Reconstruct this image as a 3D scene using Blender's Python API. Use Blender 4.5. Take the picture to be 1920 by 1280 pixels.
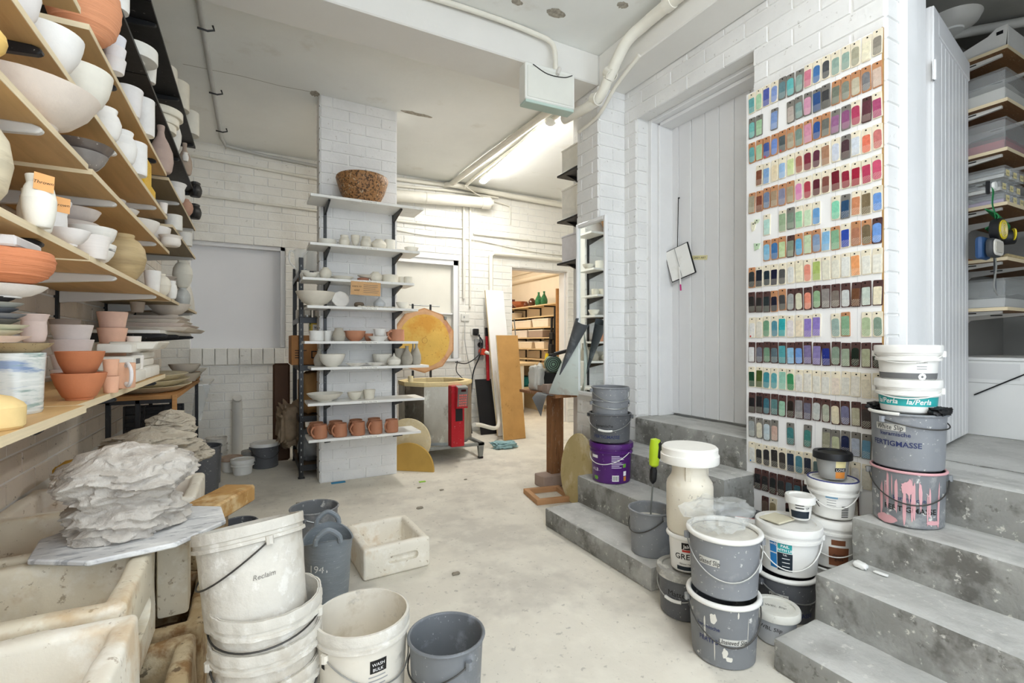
import bpy, bmesh, math, random
from math import sin, cos, pi, radians, sqrt, atan2
from mathutils import Vector, Matrix, noise

for _o in list(bpy.data.objects):
    bpy.data.objects.remove(_o)
SC = bpy.context.scene
COL = SC.collection
RND = random.Random(11)

# ---------------------------------------------------------------- camera
cd = bpy.data.cameras.new('camera')
cam = bpy.data.objects.new('camera', cd)
COL.objects.link(cam)
cam.location = (0, 0, 1.25)
cam.rotation_euler = (pi / 2, 0, -radians(28.0))
cd.sensor_width = 36.0
cd.lens = 17.03
cd.shift_y = 2 / 1920
cd.clip_start = 0.02
SC.camera = cam

# ---------------------------------------------------------------- world, exposure
wd = bpy.data.worlds.new('daylight')
SC.world = wd
wd.use_nodes = True
bg = wd.node_tree.nodes['Background']
bg.inputs[0].default_value = (0.80, 0.90, 1.0, 1)
bg.inputs[1].default_value = 2.6
SC.view_settings.view_transform = 'Standard'
SC.view_settings.look = 'None'
SC.view_settings.gamma = 1.0
SC.view_settings.use_curve_mapping = False
SC.view_settings.exposure = 0.34
SC.cycles.diffuse_bounces = 6
TUBE_BACK, TUBE_FILL, TUBE_FAR = 82, 37, 60

# ---------------------------------------------------------------- materials
def lin(h):
    if not isinstance(h, str):
        return tuple(h)[:3]
    c = [int(h[i:i + 2], 16) / 255 for i in (0, 2, 4)]
    return tuple(x / 12.92 if x < .04045 else ((x + .055) / 1.055) ** 2.4 for x in c)

MATS = {}
def M(name, col=None, rough=.6, var=.1, vs=5., bump=.0, bs=60., metal=0., obj=False, dirt=(), alpha=1., trans=0.,
      emit=0., spec=.35, coat=0., stretch=(1, 1, 1), local=False, bump2=None):
    """Procedural material: base colour (or the object's own colour), value variation, stains with their own shapes, fine relief."""
    if name in MATS:
        return MATS[name]
    m = bpy.data.materials.new(name)
    m.use_nodes = True
    nt = m.node_tree
    N, Lk = nt.nodes, nt.links
    b = N['Principled BSDF']
    if local:
        src = N.new('ShaderNodeTexCoord').outputs['Object']
    else:
        src = N.new('ShaderNodeNewGeometry').outputs['Position']
    mp = N.new('ShaderNodeMapping')
    mp.inputs['Scale'].default_value = stretch
    Lk.new(src, mp.inputs['Vector'])
    vec = mp.outputs['Vector']
    def nz(scale, detail=4, rough_=.6):
        n = N.new('ShaderNodeTexNoise')
        n.inputs['Scale'].default_value = scale
        n.inputs['Detail'].default_value = detail
        n.inputs['Roughness'].default_value = rough_
        Lk.new(vec, n.inputs['Vector'])
        return n.outputs['Fac']
    if obj:
        col_s = N.new('ShaderNodeObjectInfo').outputs['Color']
    else:
        r = N.new('ShaderNodeRGB')
        r.outputs[0].default_value = (*lin(col), 1)
        col_s = r.outputs[0]
    if var:
        hs = N.new('ShaderNodeHueSaturation')
        mr = N.new('ShaderNodeMapRange')
        mr.inputs['From Min'].default_value = .3
        mr.inputs['From Max'].default_value = .7
        mr.inputs['To Min'].default_value = 1 - var
        mr.inputs['To Max'].default_value = 1 + var * .6
        Lk.new(nz(vs), mr.inputs['Value'])
        Lk.new(mr.outputs['Result'], hs.inputs['Value'])
        Lk.new(col_s, hs.inputs['Color'])
        col_s = hs.outputs['Color']
    for hx, sc, lo, hi, amt in dirt:
        lo, hi = (.5 + (q - .5) * .70 for q in (lo, hi))
        mr = N.new('ShaderNodeMapRange')
        mr.inputs['From Min'].default_value = lo
        mr.inputs['From Max'].default_value = hi
        mr.inputs['To Max'].default_value = amt
        Lk.new(nz(sc, 5, .65), mr.inputs['Value'])
        mx = N.new('ShaderNodeMix')
        mx.data_type = 'RGBA'
        Lk.new(mr.outputs['Result'], mx.inputs['Factor'])
        Lk.new(col_s, mx.inputs[6])
        mx.inputs[7].default_value = (*lin(hx), 1)
        col_s = mx.outputs[2]
    Lk.new(col_s, b.inputs['Base Color'])
    b.inputs['Roughness'].default_value = rough
    b.inputs['Metallic'].default_value = metal
    b.inputs['Specular IOR Level'].default_value = spec
    b.inputs['Alpha'].default_value = alpha
    b.inputs['Transmission Weight'].default_value = trans
    b.inputs['Coat Weight'].default_value = coat
    if emit:
        Lk.new(col_s, b.inputs['Emission Color'])
        b.inputs['Emission Strength'].default_value = emit
    if bump:
        bp = N.new('ShaderNodeBump')
        bp.inputs['Strength'].default_value = bump
        bp.inputs['Distance'].default_value = .01
        h = nz(bs, 6)
        if bump2:
            ad = N.new('ShaderNodeMath')
            ad.operation = 'ADD'
            Lk.new(h, ad.inputs[0])
            Lk.new(nz(bump2, 3), ad.inputs[1])
            h = ad.outputs[0]
        Lk.new(h, bp.inputs['Height'])
        Lk.new(bp.outputs['Normal'], b.inputs['Normal'])
    MATS[name] = m
    return m

# ---------------------------------------------------------------- mesh builder
class MB:
    def __init__(s):
        s.v = []
        s.f = []
    def add(s, v, f):
        o = len(s.v)
        s.v += [tuple(p) for p in v]
        s.f += [tuple(i + o for i in q) for q in f]
        return s
    def box(s, x0, x1, y0, y1, z0, z1):
        return s.add([(x, y, z) for z in (z0, z1) for y in (y0, y1) for x in (x0, x1)],
                     [(0, 2, 3, 1), (4, 5, 7, 6), (0, 1, 5, 4), (2, 6, 7, 3), (0, 4, 6, 2), (1, 3, 7, 5)])
    def lathe(s, prof, n=28, c=(0, 0, 0), fn=None):
        v = []
        f = []
        m = len(prof)
        for i in range(n):
            a = 2 * pi * i / n
            for r, z in prof:
                k = fn(a, r, z) if fn else 1.
                v.append((c[0] + r * k * cos(a), c[1] + r * k * sin(a), c[2] + z))
        for i in range(n):
            j = (i + 1) % n
            for k in range(m - 1):
                if prof[k][0] < 1e-6 and prof[k + 1][0] < 1e-6:
                    continue
                f.append((i * m + k, j * m + k, j * m + k + 1, i * m + k + 1))
        return s.add(v, f)
    def tube(s, pts, r, n=8, closed=False):
        P = [Vector(p) for p in pts]
        v = []
        f = []
        up = None
        m = len(P)
        for i, p in enumerate(P):
            a = P[i - 1] if (i or closed) else p
            b = P[(i + 1) % m] if (i < m - 1 or closed) else p
            t = (b - a)
            t = t.normalized() if t.length > 1e-9 else Vector((0, 0, 1))
            if up is None:
                up = Vector((0, 0, 1)) if abs(t.z) < .9 else Vector((1, 0, 0))
            x = t.cross(up)
            x = x.normalized() if x.length > 1e-6 else Vector((1, 0, 0))
            y = x.cross(t)
            up = y
            rr = r[i] if isinstance(r, (list, tuple)) else r
            for k in range(n):
                q = 2 * pi * k / n
                v.append(p + x * rr * cos(q) + y * rr * sin(q))
        for i in range(m if closed else m - 1):
            j = (i + 1) % m
            for k in range(n):
                l = (k + 1) % n
                f.append((i * n + k, i * n + l, j * n + l, j * n + k))
        if not closed:
            f.append(tuple(range(n - 1, -1, -1)))
            f.append(tuple((m - 1) * n + k for k in range(n)))
        return s.add(v, f)
    def prism(s, poly, fn):
        """poly: 2-D outline; fn(a, b, t) -> 3-D point for t in (0, 1)."""
        n = len(poly)
        v = [fn(a, b, 0) for a, b in poly] + [fn(a, b, 1) for a, b in poly]
        f = [tuple(range(n - 1, -1, -1)), tuple(range(n, 2 * n))]
        f += [(i, (i + 1) % n, n + (i + 1) % n, n + i) for i in range(n)]
        return s.add(v, f)
    def grid(s, fn, nu, nv):
        v = [fn(i / nu, j / nv) for i in range(nu + 1) for j in range(nv + 1)]
        f = [(i * (nv + 1) + j, (i + 1) * (nv + 1) + j, (i + 1) * (nv + 1) + j + 1, i * (nv + 1) + j + 1)
             for i in range(nu) for j in range(nv)]
        return s.add(v, f)
    def xf(s, mat):
        s.v = [tuple(mat @ Vector(p)) for p in s.v]
        return s
    def mesh(s, name, smooth=True, bevel=0, seg=1, merge=False, solid=0, fix=True, sharp=.65, sub=0):
        me = bpy.data.meshes.new(name)
        me.from_pydata(s.v, [], s.f)
        if merge or bevel or solid or fix or sub:
            bm = bmesh.new()
            bm.from_mesh(me)
            if merge:
                bmesh.ops.remove_doubles(bm, verts=bm.verts, dist=1e-5)
            if sub:
                bmesh.ops.subdivide_edges(bm, edges=bm.edges, cuts=sub, use_grid_fill=True)
            if fix:
                bmesh.ops.recalc_face_normals(bm, faces=bm.faces)
            if solid:
                bmesh.ops.solidify(bm, geom=bm.faces[:], thickness=solid)
            if bevel:
                e = [x for x in bm.edges if len(x.link_faces) == 2 and x.calc_face_angle(0) > .5]
                bmesh.ops.bevel(bm, geom=e, offset=bevel, segments=seg, profile=.5, affect='EDGES')
            bm.to_mesh(me)
            bm.free()
        if smooth:
            me.polygons.foreach_set('use_smooth', [True] * len(me.polygons))
            me.set_sharp_from_angle(angle=sharp)
        return me
    def obj(s, name, mat, parent=None, loc=None, rot=None, col=None, label=None, cat=None, group=None, kind=None, **kw):
        return put(name, s.mesh(name, **kw), mat, parent, loc, rot, col, label, cat, group, kind)

def tag(o, label=None, cat=None, group=None, kind=None):
    if label:
        o['label'] = label
    if cat:
        o['category'] = cat
    if group:
        o['group'] = group
    if kind:
        o['kind'] = kind
    return o

def put(name, me, mat, parent=None, loc=None, rot=None, col=None, label=None, cat=None, group=None, kind=None, scale=None):
    o = bpy.data.objects.new(name, me)
    COL.objects.link(o)
    if mat is not None and not me.materials:
        me.materials.append(mat)
    elif mat is not None and me.materials[0] is not mat:
        o.material_slots[0].link = 'OBJECT'
        o.material_slots[0].material = mat
    if parent:
        o.parent = parent
    if loc:
        o.location = loc
    if rot:
        o.rotation_euler = rot
    if scale:
        o.scale = scale
    if col:
        o.color = (*lin(col), 1)
    return tag(o, label, cat, group, kind)

def thing(name, label, cat, loc=(0, 0, 0), rz=0, group=None, rot=None, kind=None):
    o = bpy.data.objects.new(name, None)
    COL.objects.link(o)
    o.empty_display_size = .05
    o.location = loc
    o.rotation_euler = rot or (0, 0, rz)
    return tag(o, label, cat, group, kind)

def bx(name, mat, dims, parent=None, bevel=.002, **kw):
    return MB().box(*dims).obj(name, mat, parent, bevel=bevel, smooth=kw.pop('smooth', False), **kw)

def smooth_path(pts, k=6):
    """Catmull-Rom through the points."""
    P = [Vector(p) for p in pts]
    P = [P[0] * 2 - P[1]] + P + [P[-1] * 2 - P[-2]]
    out = []
    for i in range(1, len(P) - 2):
        for j in range(k):
            t = j / k
            a, b, c, d = P[i - 1:i + 3]
            out.append(.5 * ((2 * b) + (c - a) * t + (2 * a - 5 * b + 4 * c - d) * t * t + (3 * b - a - 3 * c + d) * t ** 3))
    out.append(P[-2])
    return out

# ---------------------------------------------------------------- lettering
TXT = {}
def text_geo(s, bold=0.):
    key = (s, bold)
    if key not in TXT:
        cu = bpy.data.curves.new('t', 'FONT')
        cu.body = s
        cu.size = 1.
        cu.offset = bold
        cu.resolution_u = 2
        o = bpy.data.objects.new('t', cu)
        COL.objects.link(o)
        dg = bpy.context.evaluated_depsgraph_get()
        me = bpy.data.meshes.new_from_object(o.evaluated_get(dg))
        v = [tuple(p.co) for p in me.vertices]
        f = [tuple(p.vertices) for p in me.polygons]
        bpy.data.objects.remove(o)
        bpy.data.curves.remove(cu)
        bpy.data.meshes.remove(me)
        x0 = min(p[0] for p in v)
        x1 = max(p[0] for p in v)
        v = [(p[0] - (x0 + x1) / 2, p[1] - .35) for p in v]
        TXT[key] = (v, f, x1 - x0)
    return TXT[key]

def letter_flat(s, size, org, ex, ey, mat, parent=None, bold=0., slant=0., name='lettering', width=None):
    v, f, w = text_geo(s, bold)
    kx = size if width is None else width / w
    ex, ey, org = Vector(ex), Vector(ey), Vector(org)
    return MB().add([org + ex * ((p[0] + p[1] * slant) * kx) + ey * (p[1] * size) for p in v], f).obj(name, mat, parent, smooth=False, fix=False)

def letter_round(s, size, r, z, ang, mat, parent=None, bold=0., slant=0., taper=0., width=None, name='lettering', rise=0.):
    """Lettering wrapped on an upright (slightly tapering) round wall; ang = direction it faces."""
    v, f, w = text_geo(s, bold)
    kx = size if width is None else width / w
    out = []
    for p in v:
        x = (p[0] + p[1] * slant) * kx
        zz = z + p[1] * size + x * rise
        rr = r + taper * (p[1] * size)
        a = ang + x / r
        out.append((rr * cos(a), rr * sin(a), zz))
    return MB().add(out, f).obj(name, mat, parent, smooth=False, fix=False)

def patch_round(name, r, z0, z1, a0, a1, mat, parent, taper=0., n=None, th=.0008):
    """A sticker on a round wall."""
    def fn(u, t):
        a = a0 + (a1 - a0) * u
        z = z0 + (z1 - z0) * t
        rr = r + taper * (z - (z0 + z1) / 2)
        return (rr * cos(a), rr * sin(a), z)
    return MB().grid(fn, n or max(2, int(abs(a1 - a0) / .07)), 2).obj(name, mat, parent, fix=False)

def blob_round(name, r, z, h, a, w, mat, parent, taper=0., seed=0, jag=.35, n=22):
    """An irregular splash or drip lying on a round wall."""
    pts = [(0., 0.)] + [(cos(2 * pi * i / n) * (1 + jag * noise.noise(Vector((cos(2 * pi * i / n) * 2, sin(2 * pi * i / n) * 2, seed)))),
            sin(2 * pi * i / n) * (1 + jag * noise.noise(Vector((cos(2 * pi * i / n) * 2 + 5, sin(2 * pi * i / n) * 2, seed))))) for i in range(n)]
    v = []
    for x, y in pts:
        zz, aa = z + y * h / 2, a + x * w / 2
        rr = r + taper * (y * h / 2)
        v.append((rr * cos(aa), rr * sin(aa), zz))
    return MB().add(v, [(0, i, i % n + 1) for i in range(1, n + 1)]).obj(name, mat, parent, fix=False)
# ================================================================ the setting
PAINT = M('white_wall_paint', 'e7e6e3', rough=.55, var=.05, vs=3, bump=.15, bs=40, dirt=[('b9b4a8', 14, .66, .8, .45)])
BRICK = M('painted_brick', 'e4e3e1', rough=.5, var=.07, vs=4, bump=.25, bs=50, dirt=[('9a948a', 30, .70, .8, .6)])
BRICK_L = M('painted_brick_cream', 'd9cfc2', rough=.55, var=.08, vs=4, bump=.25, bs=50, dirt=[('4a4038', 45, .70, .76, .8)])
BRICK_B = M('painted_brick_back', 'e6e4dd', rough=.55, var=.06, vs=3, bump=.25, bs=50, dirt=[('8f887c', 20, .70, .80, .5), ('cfcabf', 2.2, .54, .74, .5)])
CEIL = M('ceiling_paint', 'eeefec', rough=.7, var=.05, vs=1.2, bump=.1, bs=25, dirt=[('c9c2b2', 3, .66, .84, .3)])
BEAMP = M('beam_paint', 'e3e1dc', rough=.6, var=.04, vs=2, bump=.1, bs=25)
CONC_FLOOR = M('dusty_concrete_floor', 'd9d3c6', rough=.75, var=.07, vs=2.5, bump=.12, bs=70,
               dirt=[('b9b3a9', 1.1, .50, .64, .6), ('e3ded1', 5, .5, .72, .5), ('8f8a82', 22, .66, .74, .5), ('6d6558', 60, .72, .78, .6)])
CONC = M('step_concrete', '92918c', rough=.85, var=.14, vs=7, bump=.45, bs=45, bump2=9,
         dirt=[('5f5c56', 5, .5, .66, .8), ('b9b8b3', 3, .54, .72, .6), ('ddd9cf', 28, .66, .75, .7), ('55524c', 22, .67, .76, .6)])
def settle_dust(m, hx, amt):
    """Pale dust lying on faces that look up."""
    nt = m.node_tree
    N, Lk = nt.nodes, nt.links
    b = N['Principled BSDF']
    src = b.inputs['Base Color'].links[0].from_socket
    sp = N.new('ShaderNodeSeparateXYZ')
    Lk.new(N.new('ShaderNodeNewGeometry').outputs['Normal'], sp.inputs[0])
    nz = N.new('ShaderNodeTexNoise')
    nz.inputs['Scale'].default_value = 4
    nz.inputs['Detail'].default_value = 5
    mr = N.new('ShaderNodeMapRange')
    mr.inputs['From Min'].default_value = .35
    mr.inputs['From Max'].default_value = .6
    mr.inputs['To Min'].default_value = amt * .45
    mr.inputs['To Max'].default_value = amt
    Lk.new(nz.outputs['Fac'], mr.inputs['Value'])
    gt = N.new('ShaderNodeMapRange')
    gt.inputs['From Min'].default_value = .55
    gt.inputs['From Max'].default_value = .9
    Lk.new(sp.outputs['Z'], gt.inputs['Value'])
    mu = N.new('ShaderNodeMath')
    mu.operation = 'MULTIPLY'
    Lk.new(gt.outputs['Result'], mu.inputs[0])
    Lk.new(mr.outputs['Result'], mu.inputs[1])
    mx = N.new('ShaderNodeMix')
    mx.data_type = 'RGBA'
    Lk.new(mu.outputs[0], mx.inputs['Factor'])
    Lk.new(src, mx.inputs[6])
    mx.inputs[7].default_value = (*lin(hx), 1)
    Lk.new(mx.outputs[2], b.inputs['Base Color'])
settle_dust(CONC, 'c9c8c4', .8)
DOORP = M('door_paint', 'e2e2e3', rough=.4, var=.03, vs=2, bump=.06, bs=30)
TRIM = M('trim_paint', 'e6e6e6', rough=.4, var=.04, vs=4, bump=.06, bs=30)

def structure(name, mb, mat, **kw):
    return mb.obj(name, mat, kind='structure', smooth=kw.pop('smooth', False), **kw)

_bm = {}
def brick_mesh(l, h, mat, sg):
    k = (round(l, 2), round(h, 3), mat.name, sg)
    if k not in _bm:
        l, h, c, d, g = k[0], k[1], .004, .007, .0035
        y0, y1 = -.002 * sg, d * sg
        v = [(g, y0, g), (l - g, y0, g), (l - g, y0, h - g), (g, y0, h - g),
             (g + c, y1, g + c), (l - g - c, y1, g + c), (l - g - c, y1, h - g - c), (g + c, y1, h - g - c)]
        f = [(4, 5, 6, 7), (0, 1, 5, 4), (1, 2, 6, 5), (2, 3, 7, 6), (3, 0, 4, 7)]
        if sg > 0:
            f = [q[::-1] for q in f]
        me = MB().add(v, f).mesh('brick', smooth=False, fix=False)
        me.materials.append(mat)
        _bm[k] = me
    return _bm[k]

BH = .0986
def bricks(parent, org, eu, en, length, z0, z1, mat, holes=(), vis=None, bl=.29, shift=0., limit=300):
    """Lay courses on a wall face. Each brick that the photo shows is an object; the rest of the face is one part."""
    eu, en, org = Vector(eu), Vector(en), Vector(org)
    side = Vector((0, 0, 1)).cross(eu)
    sg = 1 if en.dot(side) > 0 else -1
    cells = []
    k0 = int(round(z0 / BH))
    k = k0
    while k * BH < z1 - .02:
        za, zb = max(k * BH, z0), min((k + 1) * BH, z1)
        a = -bl + ((k % 2) * bl / 2 + shift) % bl
        while a < length:
            pieces = [(max(a, 0), min(a + bl, length))]
            for h0, h1, hz0, hz1 in holes:
                if za < hz1 - .02 and zb > hz0 + .02:
                    pieces = [q for p, r in pieces for q in ((p, min(r, h0)), (max(p, h1), r))]
            cells += [(p, r, za, zb) for p, r in pieces if r - p > .03]
            a += bl
        k += 1
    seen = [c for c in cells if vis is None or vis((c[0] + c[1]) / 2, (c[2] + c[3]) / 2)]
    rest = [c for c in cells if c not in seen] if vis else []
    if len(seen) > limit:
        rest += seen[limit:]
        seen = seen[:limit]
    base = Matrix(((eu.x, side.x, 0, 0), (eu.y, side.y, 0, 0), (0, 0, 1, 0), (0, 0, 0, 1)))
    for p, r, za, zb in seen:
        me = brick_mesh(r - p, zb - za, mat, sg)
        o = bpy.data.objects.new('brick', me)
        COL.objects.link(o)
        o.parent = parent
        t = org + eu * p + en * RND.uniform(-.0012, .0012)
        o.matrix_local = Matrix.Translation((t.x, t.y, za)) @ base @ Matrix.Rotation(RND.uniform(-.003, .003), 4, 'Y')
    if rest:
        mb = MB()
        for p, r, za, zb in rest:
            me = brick_mesh(r - p, zb - za, mat, sg)
            t = org + eu * p
            X = Matrix.Translation((t.x, t.y, za)) @ base
            mb.add([X @ q.co for q in me.vertices], [tuple(q.vertices) for q in me.polygons])
        mb.obj('brick_courses', mat, parent, smooth=False, fix=False, kind='stuff')

ZC = 3.45
structure('floor', MB().box(-1.2, 5.6, -1.8, 10.8, -.15, 0), CONC_FLOOR)
structure('ceiling', MB().box(-1.2, 5.6, -1.8, 6.6, ZC, ZC + .15), CEIL)
structure('trim_1', MB().box(-.88, 2.33, 2.965, 3.31, 3.22, ZC), BEAMP, bevel=.008)
structure('trim_2', MB().box(2.33, 2.585, -1.8, 2.965, 3.205, ZC), BEAMP, bevel=.008)

cl_ = bpy.data.objects['ceiling']
CHIP = M('chipped_plaster', 'a9a296', rough=.9, var=.4, vs=40)
CRK = M('crack_dark', '9a948a', rough=.9, var=.2)
def ceiling_crack(pts, w=.003):
    for (x0, y0), (x1, y1) in zip(pts, pts[1:]):
        d = Vector((x1 - x0, y1 - y0, 0)).normalized()
        n_ = Vector((-d.y, d.x, 0)) * w
        MB().add([(x0 - n_.x, y0 - n_.y, ZC - .0006), (x1 - n_.x, y1 - n_.y, ZC - .0006), (x1 + n_.x, y1 + n_.y, ZC - .0006), (x0 + n_.x, y0 + n_.y, ZC - .0006)], [(0, 1, 2, 3)]).obj('crack', CRK, cl_, fix=False, smooth=False)
ceiling_crack([(-.5, 4.60), (-.1, 4.58), (.2, 4.60), (.46, 4.58)])
def ceiling_chip(x, y, sx, sy, seed):
    n = 22
    v = [(x, y, ZC - .001)] + [(x + sx * cos(2 * pi * i / n) * (1 + .5 * noise.noise(Vector((i * .9, seed, 0)))), y + sy * sin(2 * pi * i / n) * (1 + .5 * noise.noise(Vector((seed, i * .9, 3)))), ZC - .0012) for i in range(n)]
    MB().add(v, [(0, i, i % n + 1) for i in range(1, n + 1)]).obj('plaster_chip', CHIP, cl_, fix=False, smooth=False)
for q in ((.47, 4.60, .04, .05, 1), (1.38, 4.55, .16, .03, 2), (1.78, 2.72, .07, .04, 3), (1.5, 2.75, .04, .025, 4), (2.12, 2.45, .04, .03, 5), (1.1, 2.85, .10, .012, 6)):
    ceiling_chip(*q)

# left wall
wl = structure('wall_left', MB().box(-1.2, -.88, -1.8, 6.5, 0, ZC), PAINT)
bricks(wl, (-.88, 1.2, 0), (0, 1, 0), (1, 0, 0), 5.1, .55, 1.52, BRICK_L)
bricks(wl, (-.88, -1.8, 0), (0, 1, 0), (1, 0, 0), 8.1, 1.52, ZC, BRICK_L, vis=lambda a, z: False)
bricks(wl, (-.88, -1.8, 0), (0, 1, 0), (1, 0, 0), 8.1, 0, .55, BRICK_L, vis=lambda a, z: False)

# back wall with two boarded windows and the doorway
YB = 6.3
mb = MB()
for a in ((-1.2, -.62, 0, ZC), (-.62, .32, 0, 1.08), (-.62, .32, 2.38, ZC), (.32, 1.3, 0, ZC), (1.3, 2.51, 0, 1.03), (1.3, 2.51, 2.39, ZC),
          (2.51, 3.35, 0, ZC), (3.35, 4.335, 2.36, ZC), (4.335, 5.6, 0, ZC)):
    mb.box(a[0], a[1], YB, YB + .24, a[2], a[3])
wb = structure('wall_back', mb, PAINT)
HB = [(-.62 + .88, .32 + .88, 1.08, 2.38), (1.3 + .88, 2.51 + .88, 1.03, 2.39), (3.35 + .88, 4.335 + .88, 0, 2.36)]
def _vis_back(a, z):
    x = a - .88
    if .70 < x < 1.62 or x < -.6 or x > 4.65 or z > 3.3:
        return False
    return not (x < .35 and z < .45)
bricks(wb, (-.88, YB, 0), (1, 0, 0), (0, -1, 0), 6.4, 0, ZC, BRICK_B, holes=HB, vis=_vis_back)
PANEL = M('window_board_paint', 'e0e0e2', rough=.5, var=.03, vs=1.5)
w1 = structure('window_1', MB().box(-.62, .32, YB + .1, YB + .14, 1.08, 2.38), PANEL)
MB().box(.27, .32, YB + .03, YB + .1, 1.19, 2.38).obj('jamb', TRIM, w1, smooth=False, bevel=.003)
MB().box(-.62, .32, YB + .03, YB + .1, 2.33, 2.38).obj('head', TRIM, w1, smooth=False, bevel=.003)
for i in range(8):
    MB().box(-.62 + i * .118, -.62 + i * .118 + .112, YB - .035, YB + .1, 1.0, 1.185).obj('sill_brick', BRICK_B, w1, smooth=False, bevel=.006)
w2 = structure('window_2', MB().box(1.3, 2.51, YB + .1, YB + .14, 1.03, 2.39), M('window_board_cream', 'e0ddd2', rough=.5, var=.03))
MB().box(2.44, 2.51, YB + .02, YB + .1, 1.03, 2.39).obj('jamb', TRIM, w2, smooth=False, bevel=.003)
MB().box(1.3, 2.51, YB + .02, YB + .1, 2.32, 2.39).obj('head', TRIM, w2, smooth=False, bevel=.003)
MB().box(1.3, 2.44, YB + .05, YB + .1, 1.64, 1.66).obj('rail', TRIM, w2, smooth=False)
MB().box(1.3, 2.53, YB - .03, YB + .1, .99, 1.03).obj('window_sill', TRIM, w2, smooth=False, bevel=.003)
structure('trim_3', MB().box(4.315, 4.335, YB + .06, YB + .2, 0, 2.37).box(3.35, 4.315, YB + .06, YB + .2, 2.345, 2.36), TRIM, bevel=.004)

# room beyond the doorway
WARM = M('far_room_paint', 'efe6d6', rough=.6, var=.03)
structure('wall_far', MB().box(2.3, 5.6, 10.5, 10.8, 0, 3.2), WARM)
structure('wall_far_right', MB().box(5.2, 5.6, YB + .24, 10.5, 0, 3.2), WARM)
structure('wall_far_left', MB().box(2.3, 2.6, YB + .24, 10.5, 0, 3.2), WARM)
structure('ceiling_far', MB().box(2.3, 5.6, YB + .24, 10.8, 3.0, 3.2), WARM)

# right wall: thick, with a recessed door and an open store cupboard
XW = 2.585
mb = MB()
for y0, y1, z0, z1 in ((-1.8, -1.0, 0, ZC), (-1.0, 1.17, 2.97, ZC), (1.17, 1.84, 0, ZC), (1.84, 2.826, 2.97, ZC), (2.826, 3.66, 0, ZC),  # cupboard opening widened out of view to let in more light
                       (1.84, 2.826, 0, .3), (-1.0, 1.17, 0, .3)):
    mb.box(XW, 2.92 if y1 < 3 else 2.9, y0, y1, z0, z1)
wr = structure('wall_right', mb, PAINT)
bricks(wr, (XW, 1.17, 0), (0, 1, 0), (-1, 0, 0), 1.795, .0, 3.205, BRICK, holes=[(.67, 1.656, 0, 2.97)],
       vis=lambda a, z: z > 2.6 or a > 1.6)
bricks(wr, (XW, -.3, 0), (0, 1, 0), (-1, 0, 0), 1.47, 2.97, 3.205, BRICK)
bricks(wr, (XW, 1.17, 0), (1, 0, 0), (0, -1, 0), .115, .685, 2.97, BRICK)
bricks(wr, (XW, 2.826, 0), (1, 0, 0), (0, -1, 0), .10, .685, 2.97, BRICK)
pier = structure('wall_pier', MB().box(2.33, XW, 2.965, 3.24, 0, ZC), PAINT)
bricks(pier, (2.33, 2.965, 0), (1, 0, 0), (0, -1, 0), .255, .3, 3.22, BRICK, bl=.255)
bricks(pier, (2.33, 2.965, 0), (0, 1, 0), (-1, 0, 0), .275, .3, 3.22, BRICK, bl=.275, shift=.07)
structure('wall_side_unseen', MB().box(2.9, 5.6, 3.56, 3.66, 0, ZC).box(5.4, 5.6, 3.66, YB, 0, ZC), PAINT)  # unseen side walls, put in to keep outside light out

# pillar in the middle
pil = structure('wall_pillar', MB().box(.515, 1.2, 4.6, 4.8, 0, ZC), PAINT)
bricks(pil, (.515, 4.6, 0), (1, 0, 0), (0, -1, 0), .685, 0, ZC, BRICK, shift=.1)
bricks(pil, (.515, 4.6, 0), (0, 1, 0), (-1, 0, 0), .2, 0, ZC, BRICK, bl=.2)

# closed plank door
d1 = thing('door_1', None, None, kind='structure')
for i in range(8):
    y0 = 1.845 + i * .1225
    MB().box(2.895, 2.92, y0 + .002, y0 + .1205, .70, 2.925).obj('plank', DOORP, d1, bevel=.004, smooth=False)
MB().box(2.915, 2.94, 1.84, 2.83, .70, 2.925).obj('backing', DOORP, d1, smooth=False)
MB().box(2.70, 2.93, 2.79, 2.826, .685, 2.97).obj('jamb', TRIM, d1, bevel=.004, smooth=False)
MB().box(2.76, 2.93, 2.765, 2.79, .685, 2.93).obj('stop', TRIM, d1, bevel=.004, smooth=False)
MB().box(2.70, 2.93, 1.84, 2.79, 2.945, 2.97).obj('head', TRIM, d1, bevel=.004, smooth=False)
MB().box(2.76, 2.93, 1.84, 2.765, 2.92, 2.945).obj('head_stop', TRIM, d1, bevel=.004, smooth=False)

# cupboard behind the open door
CUP = M('cupboard_grey', '9a9995', rough=.7, var=.06, vs=3)
structure('wall_light_stop', MB().box(2.945, 3.05, 1.6, 3.0, .3, 3.1), PAINT)  # added unseen block that stops daylight leaking under the plank door
structure('wall_cupboard', MB().box(2.92, 5.2, 1.52, 1.62, .6, 3.4).box(5.1, 5.2, -1.0, 1.52, .6, 3.4).box(2.92, 5.2, -1.1, -1.0, .6, 3.4), CUP)
structure('ceiling_cupboard', MB().box(2.92, 5.2, -1.1, 1.62, 3.32, 3.4), M('cupboard_ceiling', '8f8d87', rough=.8, var=.1, vs=4, bump=.3, bs=12))
d2 = thing('door_2', None, None, loc=(2.985, 1.155, 0), rz=radians(9.5), kind='structure')
MB().box(0, .82, .0, .03, .705, 2.93).obj('backing', DOORP, d2, smooth=False)
MB().box(0, .10, -.012, .001, .705, 2.93).obj('stile', DOORP, d2, bevel=.003, smooth=False)
MB().box(.10, .82, -.012, .001, 2.82, 2.93).obj('rail', DOORP, d2, bevel=.003, smooth=False)
for i in range(9):
    MB().box(.103 + i * .0796, .103 + i * .0796 + .077, -.006, .001, .705, 2.82).obj('plank', DOORP, d2, bevel=.004, smooth=False)
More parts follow.
